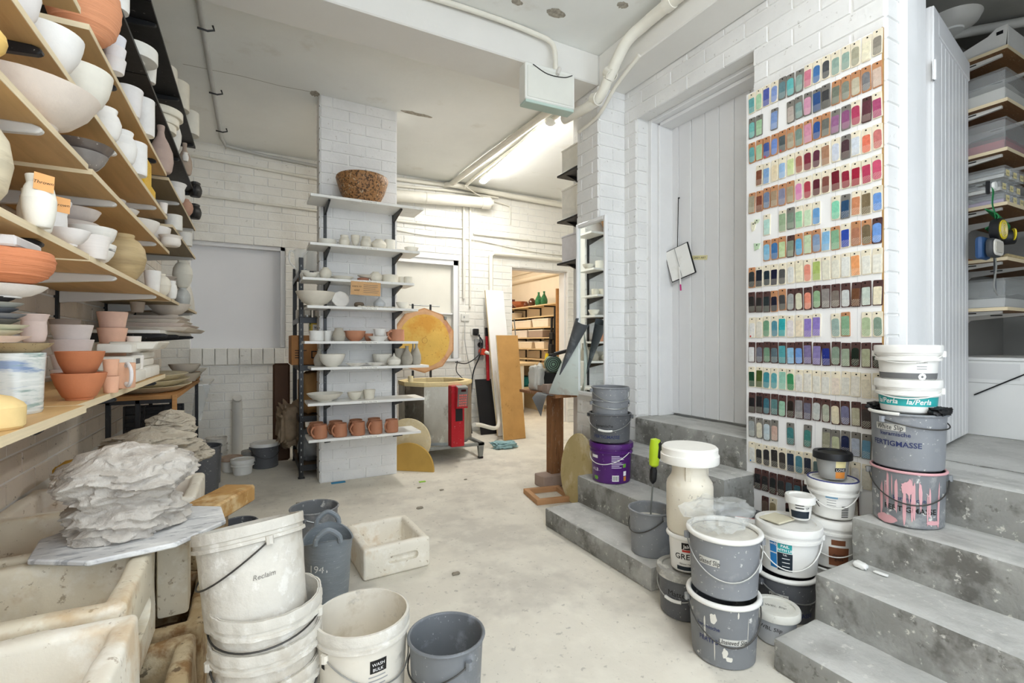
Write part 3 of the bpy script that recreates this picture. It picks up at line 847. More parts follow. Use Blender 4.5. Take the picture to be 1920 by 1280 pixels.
POTS_PILLAR=[
('basket',0.842,4.4,2.475,0.223,0.222,'8a6238','brown pitted basket-like bowl on the top pillar shelf'),
('cyl',0.555,4.45,2.075,0.075,0.06,'e9e5da','low white cylinder dish at the left of second pillar shelf'),
('jar',0.691,4.4,2.075,0.044,0.102,'e3ddce','white twisted vase second from left on second pillar shelf'),
('goblet',0.783,4.4,2.075,0.038,0.112,'e3ddce','white goblet on second pillar shelf'),
('jar',0.874,4.4,2.075,0.048,0.109,'e3ddce','white vase with torn rim right of the goblet'),
('round',0.986,4.4,2.075,0.067,0.096,'e3ddce','squat round white jar on second pillar shelf'),
('cyl',1.099,4.46,2.075,0.048,0.113,'e9e5da','white cylinder at the right of second pillar shelf'),
('wide',1.29,4.42,2.075,0.066,0.055,'e9e5da','small white bowl at the right end of second pillar shelf'),
('jar',0.381,4.45,1.785,0.044,0.072,'e9e5da','small white jar at the left end of third pillar shelf'),
('wide',0.41,4.34,1.785,0.061,0.04,'e9e5da','white dish in front of the small jar on third pillar shelf'),
('flare',0.486,4.47,1.785,0.038,0.069,'e9e5da','white flared cup behind the round vase on third pillar shelf'),
('round',0.534,4.38,1.785,0.049,0.1,'e3ddce','round white vase with narrow neck on third pillar shelf'),
('platter',0.63,4.48,1.785,0.051,0.042,'e9e5da','white stacked saucer behind the plate on third pillar shelf'),
('platter',0.671,4.36,1.785,0.091,0.028,'e9e5da','flat white plate on third pillar shelf'),
('cyl',0.845,4.38,1.785,0.049,0.028,'a8745c','brown clay ring under the small white dish on third pillar shelf'),
('jar',0.868,4.5,1.785,0.023,0.058,'cfc4ae','small tan stopper jar on third pillar shelf'),
('round',0.952,4.37,1.785,0.057,0.09,'e3ddce','white lidded sugar jar on third pillar shelf'),
('cyl',1.084,4.4,1.785,0.07,0.073,'e3ddce','ridged white cylinder cup on third pillar shelf'),
('cyl',1.194,4.4,1.785,0.031,0.064,'e3ddce','white cup, left of the right-end pair on third pillar shelf'),
('cyl',1.243,4.36,1.785,0.036,0.063,'e3ddce','white cup, right of the right-end pair on third pillar shelf'),
('wide',0.458,4.42,1.555,0.158,0.122,'e6dfd0','large white footed bowl at the left of fourth pillar shelf'),
('ring',0.818,4.42,1.555,0.043,0.057,'7a6c5c','dark clay ring on fourth pillar shelf'),
('gourd',0.996,4.42,1.555,0.053,0.106,'cdd0d2','white and pale blue lidded jar on fourth pillar shelf'),
('wide',1.21,4.42,1.555,0.065,0.064,'e9e5da','shallow white bowl at the right end of fourth pillar shelf'),
('cyl',0.466,4.4,1.262,0.059,0.086,'efede8','white mug form, left of two at the left of fifth pillar shelf'),
('cup',0.563,4.46,1.262,0.039,0.088,'efede8','white cup, second from left on fifth pillar shelf'),
('vase',0.639,4.36,1.262,0.054,0.11,'b9b3a6','grey rounded vase on fifth pillar shelf'),
('bowl',0.782,4.42,1.262,0.092,0.089,'c38a6c','terracotta bowl in the middle of fifth pillar shelf'),
('bowl',0.907,4.46,1.262,0.041,0.067,'c38a6c','small terracotta bowl behind the white saucer on fifth pillar shelf'),
('platter',0.97,4.36,1.262,0.087,0.043,'efede8','white saucer bowl on fifth pillar shelf'),
('bowl',1.114,4.46,1.262,0.048,0.084,'c38a6c','terracotta bowl behind the mug on fifth pillar shelf'),
('bottle',0.5,4.52,1.045,0.048,0.149,'b9b3a6','grey bottle form at the left of sixth pillar shelf'),
('bowl',0.584,4.37,1.045,0.109,0.105,'e9e5da','large white bowl on sixth pillar shelf'),
('wave',0.771,4.32,1.045,0.083,0.028,'efede8','wavy white plate, left of two on sixth pillar shelf'),
('wave',0.938,4.32,1.045,0.081,0.028,'efede8','wavy white plate, right of two on sixth pillar shelf'),
('bowl',1.036,4.48,1.045,0.09,0.098,'e9e5da','white bowl at the back of sixth pillar shelf'),
('onion',1.105,4.33,1.045,0.06,0.11,'e9e5da','white lidded jar with pointed knob on sixth pillar shelf'),
('cup',1.201,4.48,1.045,0.051,0.149,'b9b3a6','tall grey cup behind the onion jar on sixth pillar shelf'),
('bottle',1.236,4.38,1.045,0.053,0.171,'a8a296','grey bottle, left of three on sixth pillar shelf'),
('bottle',1.323,4.48,1.045,0.027,0.192,'b3ada0','slim grey bottle behind the pair on sixth pillar shelf'),
('bottle',1.332,4.4,1.045,0.044,0.199,'aca69a','grey bottle, right of three on sixth pillar shelf'),
('wide',0.532,4.4,0.75,0.147,0.068,'e9e5da','wide shallow white bowl on seventh pillar shelf'),
('bowl',0.776,4.4,0.75,0.062,0.066,'e3ddce','small two-tone white bowl on seventh pillar shelf'),
('cup',0.855,4.48,0.75,0.032,0.062,'e3ddce','white cup behind on seventh pillar shelf'),
('cup',0.902,4.4,0.75,0.052,0.081,'e3ddce','white tumbler at the right on seventh pillar shelf'),
]
# ================================================================ pottery shapes
def pot_profile(o, t=.07):
    """Outer profile from the foot up (unit radius and height) closed by an inner wall."""
    tz = t * .8
    inn = [(max(r - t, 0.0), max(z, tz)) for r, z in reversed(o[1:])]
    inn[0] = (o[-1][0] - t * .85, o[-1][1])
    rim = [(o[-1][0] - t * .3, o[-1][1] + t * .25)]
    out = o + rim + inn
    if out[-1][0] > 0:
        out.append((0, tz))
    return out
SHAPES = dict(
    bowl=[(0, 0), (.42, 0), (.45, .06), (.66, .2), (.86, .5), (.96, .8), (1, 1)],
    wide=[(0, 0), (.4, 0), (.42, .12), (.62, .25), (.85, .6), (1, 1)],
    tbowl=[(0, 0), (.5, 0), (.52, .07), (.62, .13), (.85, .55), (.95, .82), (1, 1)],
    cone=[(0, 0), (.72, 0), (.78, .1), (.9, .6), (1, 1)],
    cup=[(0, 0), (.74, 0), (.8, .06), (.88, .5), (1, 1)],
    cyl=[(0, 0), (.92, 0), (.98, .05), (1, .4), (.99, .8), (1, 1)],
    drum=[(0, 0), (.97, 0), (1, .06), (1, .5), (1, .94), (.985, 1)],
    planter=[(0, 0), (.86, 0), (.9, .04), (.93, .5), (1, 1)],
    platter=[(0, 0), (.6, 0), (.66, .2), (.9, .7), (1, 1)],
    flare=[(0, 0), (.6, 0), (.72, .06), (.84, .3), (.82, .6), (.8, .75), (.9, .9), (1, 1)],
    round=[(0, 0), (.45, 0), (.6, .06), (.88, .25), (1, .5), (.92, .72), (.68, .88), (.46, .94), (.5, 1)],
    jar=[(0, 0), (.66, 0), (.8, .08), (.97, .35), (1, .55), (.84, .78), (.7, .86), (.78, 1)],
    vase=[(0, 0), (.7, 0), (.85, .1), (1, .4), (.92, .65), (.68, .85), (.62, .95), (.66, 1)],
    bell=[(0, 0), (1, 0), (.99, .06), (.92, .4), (.74, .75), (.45, .95), (.2, 1)],
    bottle=[(0, 0), (.72, 0), (.86, .05), (1, .25), (.94, .45), (.62, .65), (.34, .78), (.26, .88), (.32, 1)],
    goblet=[(0, 0), (.62, 0), (.6, .05), (.2, .12), (.2, .2), (.6, .34), (.9, .6), (.97, .85), (1, 1)],
    rbowl=[(0, 0), (.5, 0), (.62, .05), (.84, .22), (.97, .5), (1, .75), (.96, .94), (.93, 1)],
    basket=[(0, 0), (.62, 0), (.66, .04), (.84, .4), (.95, .75), (1, .93), (.98, 1)],
    gourd=[(0, 0), (.7, 0), (.9, .15), (1, .4), (.95, .5), (.75, .62), (.4, .78), (.16, .9), (.14, 1)],
    onion=[(0, 0), (.7, 0), (.92, .12), (1, .35), (.95, .48), (.6, .62), (.22, .74), (.12, .88), (.05, 1)],
    casserole=[(0, 0), (.9, 0), (.98, .08), (1, .5), (1, .56), (1.0, .62), (.92, .72), (.6, .9), (.15, 1)],
    wave=[(0, 0), (.5, 0), (.6, .25), (.85, .6), (1, 1)],
)
KNAME = dict(wide='bowl', tbowl='bowl', cone='bowl', cyl='cylinder_pot', drum='round_form', platter='plate', flare='flared_pot', round='round_vase',
             bell='bell_form', rbowl='ribbed_bowl', basket='basket_bowl', gourd='lidded_jar', onion='lidded_jar', casserole='lidded_dish', wave='wavy_plate', ring='clay_ring')
CATS = dict(wide='bowl', tbowl='bowl', cone='bowl', bowl='bowl', rbowl='bowl', basket='bowl', cyl='pot', drum='pot', flare='pot', planter='planter',
            platter='plate', wave='plate', round='vase', vase='vase', bottle='bottle', jar='jar', gourd='jar', onion='jar', cup='cup', goblet='goblet', bell='pot', casserole='dish', ring='ring')
BISQ = M('bisque_clay', obj=True, rough=.7, var=.06, vs=18, bump=.08, bs=90, spec=.25)
SPECK = M('speckled_clay', obj=True, rough=.6, var=.06, vs=20, dirt=[('3a2c1e', 150, .66, .70, .95)])
STREAK = M('blue_streak_glaze', 'd9dcd8', rough=.15, var=.05, vs=8, spec=.6, stretch=(1, 1, 7),
           dirt=[('5f7fb0', 5, .5, .62, .8), ('7f9a94', 9, .55, .7, .8), ('f0f0ec', 7, .55, .7, .8)])
LINED = M('striped_bisque', obj=True, rough=.6, var=.05, vs=10, stretch=(1, 1, 30), dirt=[('2a2622', 3.2, .66, .67, .9)])
GRAIN = M('grained_clay', obj=True, rough=.6, var=.16, vs=5, stretch=(1, 1, 6), dirt=[('8f7a56', 4, .55, .75, .5)])
GLOSS = M('gloss_glaze', obj=True, rough=.12, var=.12, vs=14, spec=.6, dirt=[('d8d2ca', 60, .7, .76, .6)])
BASK = M('pitted_brown_glaze', 'a3764a', rough=.45, var=.2, vs=30, bump=.6, bs=60, dirt=[('3f2a18', 55, .52, .58, .9), ('d6c6a8', 40, .64, .7, .6)])
RIBB = M('ribbed_terracotta', obj=True, rough=.7, var=.08, vs=12, bump=.5, bs=8, stretch=(1, 1, 22))
SPECIAL = dict(planter=STREAK, basket=BASK, rbowl=RIBB)
_pm = {}
def pot(kind, x, y, z, r, h, hx, label, group=None, mat=None, rot=None, n=30, parent=None, name=None):
    if kind not in _pm:
        if kind == 'ring':
            me = MB().tube([(.62 * cos(a), .62 * sin(a), .5) for a in [2 * pi * i / 20 for i in range(20)]], .38, 10, True).mesh('clay_ring')
        else:
            fn = None
            if kind == 'wave':
                fn = lambda a, rr, zz: 1 + (.10 * sin(7 * a) if rr > .6 else 0)
            if kind == 'rbowl':
                fn = lambda a, rr, zz: 1 + .012 * sin(60 * zz)
            o = SHAPES[kind]
            closed = kind in ('gourd', 'onion', 'casserole', 'bell', 'drum')
            prof = (o + [(0, o[-1][1])]) if closed else pot_profile(o, .05 if kind in ('wide', 'platter', 'wave') else .075)
            if kind == 'rbowl':
                prof = pot_profile([(a + (b - a) * q, c + (d - c) * q) for (a, c), (b, d) in zip(o, o[1:]) for q in (0, .25, .5, .75)] + [o[-1]], .06)
            me = MB().lathe(prof, 56 if kind == 'wave' else n, fn=fn).mesh(KNAME.get(kind, kind))
        _pm[kind] = me
    return put(name or KNAME.get(kind, kind), _pm[kind], mat or SPECIAL.get(kind, BISQ), parent, (x, y, z + .0006), rot or (0, 0, RND.uniform(0, 6)), hx, label, CATS[kind], group, scale=(r, r, h))

# ================================================================ left wall shelving
PLY = M('plywood', 'cda873', rough=.6, var=.12, vs=3, stretch=(9, .8, 9), dirt=[('9a7444', 2.5, .62, .84, .4)], bump=.05, bs=30)
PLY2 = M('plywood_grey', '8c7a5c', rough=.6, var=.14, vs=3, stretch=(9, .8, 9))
EDGE = M('plywood_edge', 'e3d2b0', rough=.7, var=.08, vs=4, stretch=(1, 1, 60))
BLKW = M('black_painted_board', '232120', rough=.45, var=.25, vs=6, dirt=[('8a8682', 26, .72, .76, .7)], bump=.2, bs=14)
BLKM = M('black_steel', '17171a', rough=.4, var=.1, vs=20, spec=.5, dirt=[('b9b4ac', 70, .74, .77, .8)])
WHTM = M('white_steel', 'd9d6d0', rough=.4, var=.05)
WHTB = M('white_melamine', 'ecebe7', rough=.4, var=.03, dirt=[('cfcabf', 8, .6, .8, .5)])

def bracket_mesh():
    pr = [(0, 0), (.375, 0), (.392, -.006), (.395, -.014), (.385, -.022), (.2, -.038), (0, -.058)]
    return MB().prism(pr, lambda a, b, k: (a, -.011 + .022 * k, b)).mesh('bracket', smooth=False, bevel=.003)
_brk = {}
def bracket(x, y, z, black, parent):
    if black not in _brk:
        _brk[black] = bracket_mesh()
    return put('bracket', _brk[black], BLKM if black else WHTM, parent, (x, y, z))
TRK = (.8, 1.62, 2.35, 3.2, 4.1, 5.0)
for i, y in enumerate(TRK[1:]):
    u = bx('shelf_upright', BLKM, (-.879, -.862, y - .016, y + .016, .87, 3.22), label='black slotted upright on left wall, %s from the camera' % ORD[i], cat='upright', group='black uprights on the left wall')
    if i in (2, 3):
        for k in range(9):
            bx('slot', M('slot_dark', '050505', rough=.8, var=0), (-.8622, -.8615, y - .003, y + .003, .9 + k * .05, .925 + k * .05), u, bevel=0)
LSH = [ # level name, z top, thickness, sections (y0, y1, x front), material, bracket colours by upright
    ('bottom', 1.065, .022, ((.5, 1.86, -.44), (1.87, 3.49, -.465)), PLY, 'bbbbbb'),
    ('second', 1.525, .018, ((.5, 1.95, -.455), (1.985, 3.66, -.46), (3.69, 5.2, -.46)), PLY, 'bbwwww'),
    ('third', 1.808, .018, ((.5, 1.965, -.46), (2.01, 3.61, -.46)), PLY, 'bwwwww'),
    ('fourth', 2.003, .018, ((.5, 3.53, -.46), (3.75, 5.1, -.46)), PLY, 'bbwwww'),
    ('fifth', 2.253, .018, ((.5, 1.89, -.46), (1.975, 3.5, -.46), (3.58, 5.1, -.46)), PLY, 'bbbbww'),
    ('sixth', 2.56, .016, ((.8, 2.9, -.46), (2.91, 5.06, -.46)), BLKW, 'bbbbbb'),
    ('top', 2.98, .016, ((1.2, 3.0, -.46), (3.01, 5.1, -.46)), BLKW, 'bbbbbb'),
]
WHICH = {1: [''], 2: ['nearer', 'farther'], 3: ['nearest', 'middle', 'farthest']}
for nm, z, th, secs, mt, bc in LSH:
    for i, (y0, y1, xf) in enumerate(secs):
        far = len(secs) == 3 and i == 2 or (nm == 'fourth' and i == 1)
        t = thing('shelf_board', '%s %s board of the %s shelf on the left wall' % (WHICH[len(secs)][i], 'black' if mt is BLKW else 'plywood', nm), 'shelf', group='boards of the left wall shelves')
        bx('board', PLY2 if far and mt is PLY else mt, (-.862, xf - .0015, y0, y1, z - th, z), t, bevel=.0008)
        bx('front_edge', EDGE if mt is PLY else BLKW, (xf - .002, xf, y0, y1, z - th, z), t, bevel=0)
        bx('end_edge', EDGE if mt is PLY else BLKW, (-.862, xf, y0 - .0012, y0, z - th, z), t, bevel=0)
        for k, y in enumerate(TRK):
            if y0 < y < y1:
                bracket(-.86, y, z - th, bc[k] == 'b', t)

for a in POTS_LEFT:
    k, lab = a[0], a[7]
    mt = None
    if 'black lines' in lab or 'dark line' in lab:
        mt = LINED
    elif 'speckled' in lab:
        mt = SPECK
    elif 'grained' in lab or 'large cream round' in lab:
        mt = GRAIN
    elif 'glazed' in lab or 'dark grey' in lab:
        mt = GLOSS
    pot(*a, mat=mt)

# stack of grey and white plates on the speckled platter, a white dish and a ribbed bowl on top
zz = 1.250
for i, (hx, nmn) in enumerate((('e3cdbf', 'pink'), ('d6d4b8', 'cream'), ('d3d2b8', 'pale green'), ('77746e', 'grey'), ('8a8a8c', 'blue-grey'), ('6f7276', 'dark grey'), ('a9aaa2', 'light grey'), ('4a4645', 'charcoal'))):
    pot('platter', -.515 - .012 * (i % 2), 1.50, zz, .062 - .002 * i, .014, hx, '%s plate, %s from bottom of the stack on the speckled platter' % (nmn, ORD[i]), 'plates stacked on the bottom left shelf')
    zz += .0125
pot('wide', -.50, 1.50, zz, .075, .028, 'e9e4df', 'white flared dish on top of the grey plate stack')
t = pot('rbowl', -.49, 1.46, zz + .03, .09, .07, 'd0835a', 'ribbed terracotta bowl lying on the white flared dish')
bx('clay_slab', BISQ, (-.56, -.44, 1.38, 1.52, zz + .102, zz + .125), None, bevel=.004, col='cfc9c6', label='pale grey clay slab on top of the ribbed terracotta bowl', cat='slab')

# pink mug with a white handle
t = thing('mug', 'pink mug with a large white loop handle on the bottom left shelf', 'mug', (-.475, 2.48, 1.066), radians(-62))
MB().lathe(pot_profile(SHAPES['cyl'], .06), 28).xf(Matrix.Diagonal((.045, .045, .10, 1))).obj('body', BISQ, t, col='e6b494')
MB().tube(smooth_path([(.04, 0, .088), (.06, 0, .1), (.095, 0, .075), (.095, 0, .035), (.065, 0, .012), (.04, 0, .022)], 5), .007, 8).obj('handle', BISQ, t, col='ece6e4')
# orange tags in the white jars, orange sticker
TAGP = M('orange_tag', 'dfa468', rough=.7, var=.05)
INK = M('ink_black', '1c1a18', rough=.7, var=0)
for i, (x, y, z, a) in enumerate(((-.44, 1.53, 1.63, .5), (-.455, 1.70, 1.618, .3))):
    t = thing('paper_tag', 'orange handwritten tag stuck in the %s white jar' % ('smaller', 'larger')[i], 'tag', (x, y, z), a)
    MB().prism([(-.018, -.02), (.018, -.024), (.02, .016), (-.016, .02)], lambda p, q, k: (p, .0008 * k, q)).obj('card', TAGP, t, smooth=False)
    letter_flat('Thrown', .011, (0, -.0006, -.002), (1, 0, 0), (0, 0, 1), INK, t, slant=.2)
# yellow speckled box and the white plaster moulds
t = thing('yellow_box', 'yellow box with dark speckles on the fourth left shelf', 'box', (-.50, 3.02, 2.004))
YEL = M('yellow_speckled_card', 'e8b92e', rough=.5, var=.08, vs=20, dirt=[('5a3a10', 90, .68, .72, .95), ('f6e08a', 30, .62, .8, .5)])
MB().box(-.05, .03, -.12, .07, 0, .165).obj('carton', YEL, t, bevel=.006)
MB().box(-.045, .028, .08, .20, 0, .06).obj('flap', YEL, t, bevel=.004)
PLST = M('plaster', obj=True, rough=.8, var=.05, vs=14, bump=.1, bs=60)
for i, (x0, x1, y0, y1, z0, z1, lab) in enumerate((
        (-.62, -.475, 2.72, 2.98, 1.066, 1.12, 'lowest left of the pile'), (-.64, -.48, 3.0, 3.40, 1.066, 1.125, 'lowest right of the pile'),
        (-.62, -.49, 2.78, 3.02, 1.122, 1.185, 'middle left of the pile, with grey label'), (-.63, -.50, 3.05, 3.36, 1.127, 1.165, 'middle right of the pile'),
        (-.62, -.50, 3.06, 3.38, 1.167, 1.20, 'third up on the right'), (-.64, -.51, 2.85, 3.3, 1.202, 1.245, 'topmost of the pile'))):
    b = MB().box(x0, x1, y0, y1, z0, z1).obj('plaster_mould', PLST, None, col='e9e5dc', bevel=.009, seg=2, label='white plaster mould on bottom left shelf, ' + lab, cat='mould', group='plaster moulds')
    if i == 2:
        bx('label', M('label_grey', '6a6a6a', var=0), (x1, x1 + .0008, 2.83, 2.92, 1.15, 1.175), b, bevel=0)

# shelf of big plates at the far end, bowls on it come from the table
t = thing('shelf_board', 'grey-white shelf board carrying the large plate stack', 'shelf')
bx('board', WHTB, (-.862, -.50, 3.55, 5.2, 1.305, 1.325), t)
for y in (3.6, 4.1, 5.0):
    bracket(-.86, y, 1.305, True, t)
for i, (x1, y0, y1) in enumerate(((-.375, 3.75, 4.95), (-.40, 3.80, 4.75), (-.43, 3.85, 4.6), (-.44, 3.9, 4.5))):
    z = 1.326 + i * .026
    MB().prism([(-.80, y0), (x1, y0), (x1, y1), (-.80, y1)], lambda a, b, k: ((a if a < -.7 else a - .03 * (1 - k)), b + (.03 if b == y0 else -.03) * (1 - k), z + k * .024)).obj(
        'serving_tray', BISQ, None, col=('e6dcd0', 'e3d6cc', 'e3dccf', 'd9cec4')[i], bevel=.003, label='large rectangular blush tray, %s from bottom of the stack' % ORD[i], cat='tray', group='large trays at the far end of the left shelves', smooth=False)
t = thing('oval_tray', 'white tray with faint writing below the large plate stack', 'tray', (-.52, 2.95, 1.235))
MB().prism([(-.10, -.02), (.075, -.02), (.10, .02), (-.10, .02)], lambda a, b, k: (a, .02 + .36 * k, b)).obj('dish', BISQ, t, col='e9e4d8', bevel=.006)
letter_flat('ceramic', .03, (.092, .2, .0), (0, 1, 0), (.5, 0, .86), M('faint_pencil', 'b9b2a6', var=0), t)

# work table under the far shelves
WOOD = M('raw_timber', 'b3824e', rough=.65, var=.15, vs=4, stretch=(.8, 8, 8), bump=.06, bs=40, dirt=[('6b4826', 12, .62, .75, .5)])
t = thing('work_table', 'wooden topped table with black metal legs under the left shelves', 'table')
bx('table_top', WOOD, (-.865, -.42, 3.6, 5.0, .905, .93), t)
bx('front_upright', WOOD, (-.445, -.42, 3.585, 3.60, .75, .93), t)
for x in (-.76, -.62, -.44):
    for y in (3.62, 4.95):
        bx('leg', BLKM, (x - .012, x + .012, y, y + .024, 0, .905), t)
bx('cross_bar', BLKM, (-.77, -.43, 3.62, 3.645, .88, .905), t)
for i in range(3):
    MB().lathe([(0, 0), (.7, 0), (.8, .4), (1, 1), (.98, 1.05), (.75, .5), (0, .35)], 40).xf(Matrix.Translation((-.62, 4.02, .931 + i * .035)) @ Matrix.Diagonal((.235 - .01 * i, .40 - .02 * i, .04, 1))).obj(
        'oval_platter', BISQ, None, col='ddd2b6', label='large cream oval platter on the work table, %s' % ('lowest', 'middle', 'topmost')[i], cat='plate', group='oval platters on the work table')
t = thing('mesh_crate', 'black mesh crate under the work table', 'crate', (-.5, 4.3, 0))
for k in range(5):
    bx('slat', BLKM, (-.28, .06, -.2, -.19, .58 + k * .05, .61 + k * .05), t)
for x in (-.28, -.17, -.06, .05):
    bx('post', BLKM, (x, x + .012, -.205, -.19, .0, .82), t)
bx('back_panel', BLKM, (-.28, .06, -.185, -.17, .0, .82), t)
t = thing('shelf_board', 'white board shelf beside the work table near the back wall', 'shelf')
bx('board', WHTB, (-.862, -.36, 5.05, 5.75, .865, .885), t)
bracket(-.86, 5.4, .865, True, t)
MB().lathe([(0, 0), (.9, 0), (1, .05), (1, .85), (.8, .9), (.8, 1), (0, 1)], 20).xf(Matrix.Translation((-.62, 5.25, .925)) @ Matrix.Rotation(pi / 2, 4, 'Y') @ Matrix.Diagonal((.038, .038, .2, 1))).obj(
    'plastic_tube', WHTM, label='white plastic tube lying on the white board shelf', cat='tube')
t = pot('wide', -.52, 5.3, .95, .13, .06, 'e3ddd0', 'white bowl on the white board shelf behind the tube')
MB().box(-.72, -.42, 4.85, 5.04, .935, 1.0).obj('clay_box', WOOD, label='small orange wooden box beside the oval platters', cat='box', bevel=.003)
# thin sheet hanging off the shelf
FILM = M('clear_film', 'dfe3e4', rough=.25, var=0, alpha=.35, spec=.6)
def sheet(name, label, cat, fn, nu=10, nv=10, mat=None):
    return MB().grid(fn, nu, nv).obj(name, mat or FILM, label=label, cat=cat)
sheet('plastic_bag', 'clear plastic bag hanging off the white board shelf', 'plastic bag',
      lambda a, b: (-.40 + .06 * sin(5 * a + 3 * b) * (1 - b * .4) - .05 * b, 5.0 + .12 * a * (1 - .6 * b), .88 - .32 * b))
for i, (y, z) in enumerate(((4.95, 2.50), (4.9, 2.30), (5.0, 2.1))):
    MB().lathe(pot_profile(SHAPES['jar'], .1), 14, fn=lambda a, r, q: 1 + .12 * sin(3 * a)).xf(Matrix.Translation((-.45, y, z)) @ Matrix.Diagonal((.05, .05, .12, 1))).obj(
        'plastic_wrap', BLKW, label='crumpled black plastic at the shelf end, %s' % ('upper', 'middle', 'lower')[i], cat='plastic') if i < 2 else None

# ================================================================ pillar shelves
PZ = [2.475, 2.075, 1.785, 1.555, 1.262, 1.045, .75, .45]
PX = [(.405, 1.36), (.40, 1.325), (.345, 1.275), (.38, 1.31), (.36, 1.31), (.41, 1.41), (.385, 1.37), (.39, 1.335)]
SHORT = M('faded_print', '6a6660', var=0)
for sx in (.555, 1.165):
    bx('shelf_upright', BLKM, (sx - .013, sx + .013, 4.577, 4.592, .40, 2.52), label='black slotted upright on the pillar, %s of two' % ('left' if sx < 1 else 'right'), cat='upright')
for i, (z, (x0, x1)) in enumerate(zip(PZ, PX)):
    t = thing('pillar_shelf', 'white shelf board on the brick pillar, %s from top' % ORD[i], 'shelf', group='white shelves on the pillar')
    bx('board', WHTB, (x0, x1, 4.27, 4.575, z - .022, z), t, bevel=.0015)
    for sx in (.555, 1.165):
        pr = [(0, 0), (.27, 0), (.285, -.008), (.27, -.016), (0, -.07)]
        MB().prism(pr, lambda a, b, k: (sx - .008 + .016 * k, 4.578 - a, z - .022 + b)).obj('bracket', BLKM, t, smooth=False)
    MB().box(.80, .95, 4.2688, 4.2698, z - .019, z - .004).obj('shelf_label', M('label_paper', 'f4f2ea', var=0), t, smooth=False)
    letter_flat('Glazes & Slips Only', .011, (.875, 4.2686, z - .0115), (1, 0, 0), (0, 0, 1), INK, t, width=.13)
for a in POTS_PILLAR:
    pot(*a, mat=GRAIN if 'goblet' in a[7] else None)
# goblet cup standing on the saucer, dish on the clay ring
pot('cup', .985, 4.36, 1.262 + .046, .055, .062, 'efede8', 'white cup standing in the white saucer bowl on fifth pillar shelf')
pot('platter', .865, 4.38, 1.785 + .034, .07, .02, 'e6e0d2', 'small white dish on the brown clay ring on third pillar shelf')
t = thing('scalloped_dish', 'scalloped white dish leaning upright on fourth pillar shelf', 'dish', (.66, 4.40, 1.556), rot=(radians(72), 0, 0))
MB().lathe([(0, 0), (.9, .05), (1, .2), (.96, .22), (.86, .12), (0, .08)], 48, fn=lambda a, r, z: 1 + (.05 * abs(sin(5 * a)) if r > .5 else 0)).xf(Matrix.Translation((0, .07, 0)) @ Matrix.Diagonal((.07, .07, .07, 1))).obj('dish', BISQ, t, col='efebe4')
for i in range(9):
    MB().lathe([(0, 0), (.8, .1), (1, .5), (.6, .9), (0, 1)], 8).xf(Matrix.Diagonal((.02, .014, .014, 1))).obj('clay_shell', BISQ, None, (.80 + i * .036, 4.30 + .01 * (i % 2), 1.5557), None, 'e3dccf',
        'tiny white clay shell on fourth pillar shelf, %s from left' % ORD[i], 'shell', 'clay shells in a row')
# kraft card hanging from the third shelf
t = thing('kraft_card', 'brown kraft paper notice hanging from the third pillar shelf', 'notice', (.845, 4.262, 1.715), rot=(.05, .02, 0))
bx('card', M('kraft_paper', 'd3a878', rough=.8, var=.06, vs=30), (-.125, .125, 0, .001, -.06, .055), t, bevel=0)
letter_flat('users to', .024, (-.075, -.0012, .015), (1, 0, 0), (0, 0, 1), INK, t, slant=.15)
letter_flat('sand', .024, (-.075, -.0012, -.018), (1, 0, 0), (0, 0, 1), INK, t, slant=.15)
for k, wd_ in enumerate((.12, .12, .1, .13, .12)):
    bx('text_line', SHORT, (-.02, -.02 + wd_, -.0012, -.0004, .028 - k * .016, .031 - k * .016), t, bevel=0)
# terracotta mugs
TERR = M('terracotta_mug', obj=True, rough=.6, var=.08, vs=12)
_mb = MB().lathe(pot_profile([(0, 0), (.9, 0), (.97, .04), (.98, .4), (.94, .8), (.93, 1)], .06), 28).mesh('body')
_mh = MB().tube(smooth_path([(-.85, 0, .82), (-1.15, 0, .86), (-1.5, 0, .62), (-1.4, 0, .38), (-1.1, 0, .2), (-.9, 0, .16)], 5), .1, 8).mesh('handle')
def mug(x, y, z, r, h, hx, label, rz, group):
    t = thing('mug', label, 'mug', (x, y, z + .0006), rz, group)
    put('body', _mb, TERR, t, None, None, hx, scale=(r, r, h))
    put('handle', _mh, TERR, t, None, None, hx, scale=(r, r * .9, h))
for i, x in enumerate((.485, .645, .795, .945, 1.085)):
    mug(x, 4.335, .45, .059, .112, 'b27a5c', 'terracotta mug in the front row on the lowest pillar shelf, %s from left' % ORD[i], radians(35), 'terracotta mugs on the lowest pillar shelf')
for i, x in enumerate((.47, .63, .80, .96)):
    mug(x, 4.475, .45, .059, .112, 'a37052', 'terracotta mug in the back row on the lowest pillar shelf, %s from left' % ORD[i], radians(35), 'terracotta mugs on the lowest pillar shelf')
mug(1.15, 4.38, 1.262, .062, .105, 'c38a6c', 'terracotta mug with handle at the right of fifth pillar shelf', radians(10), None)
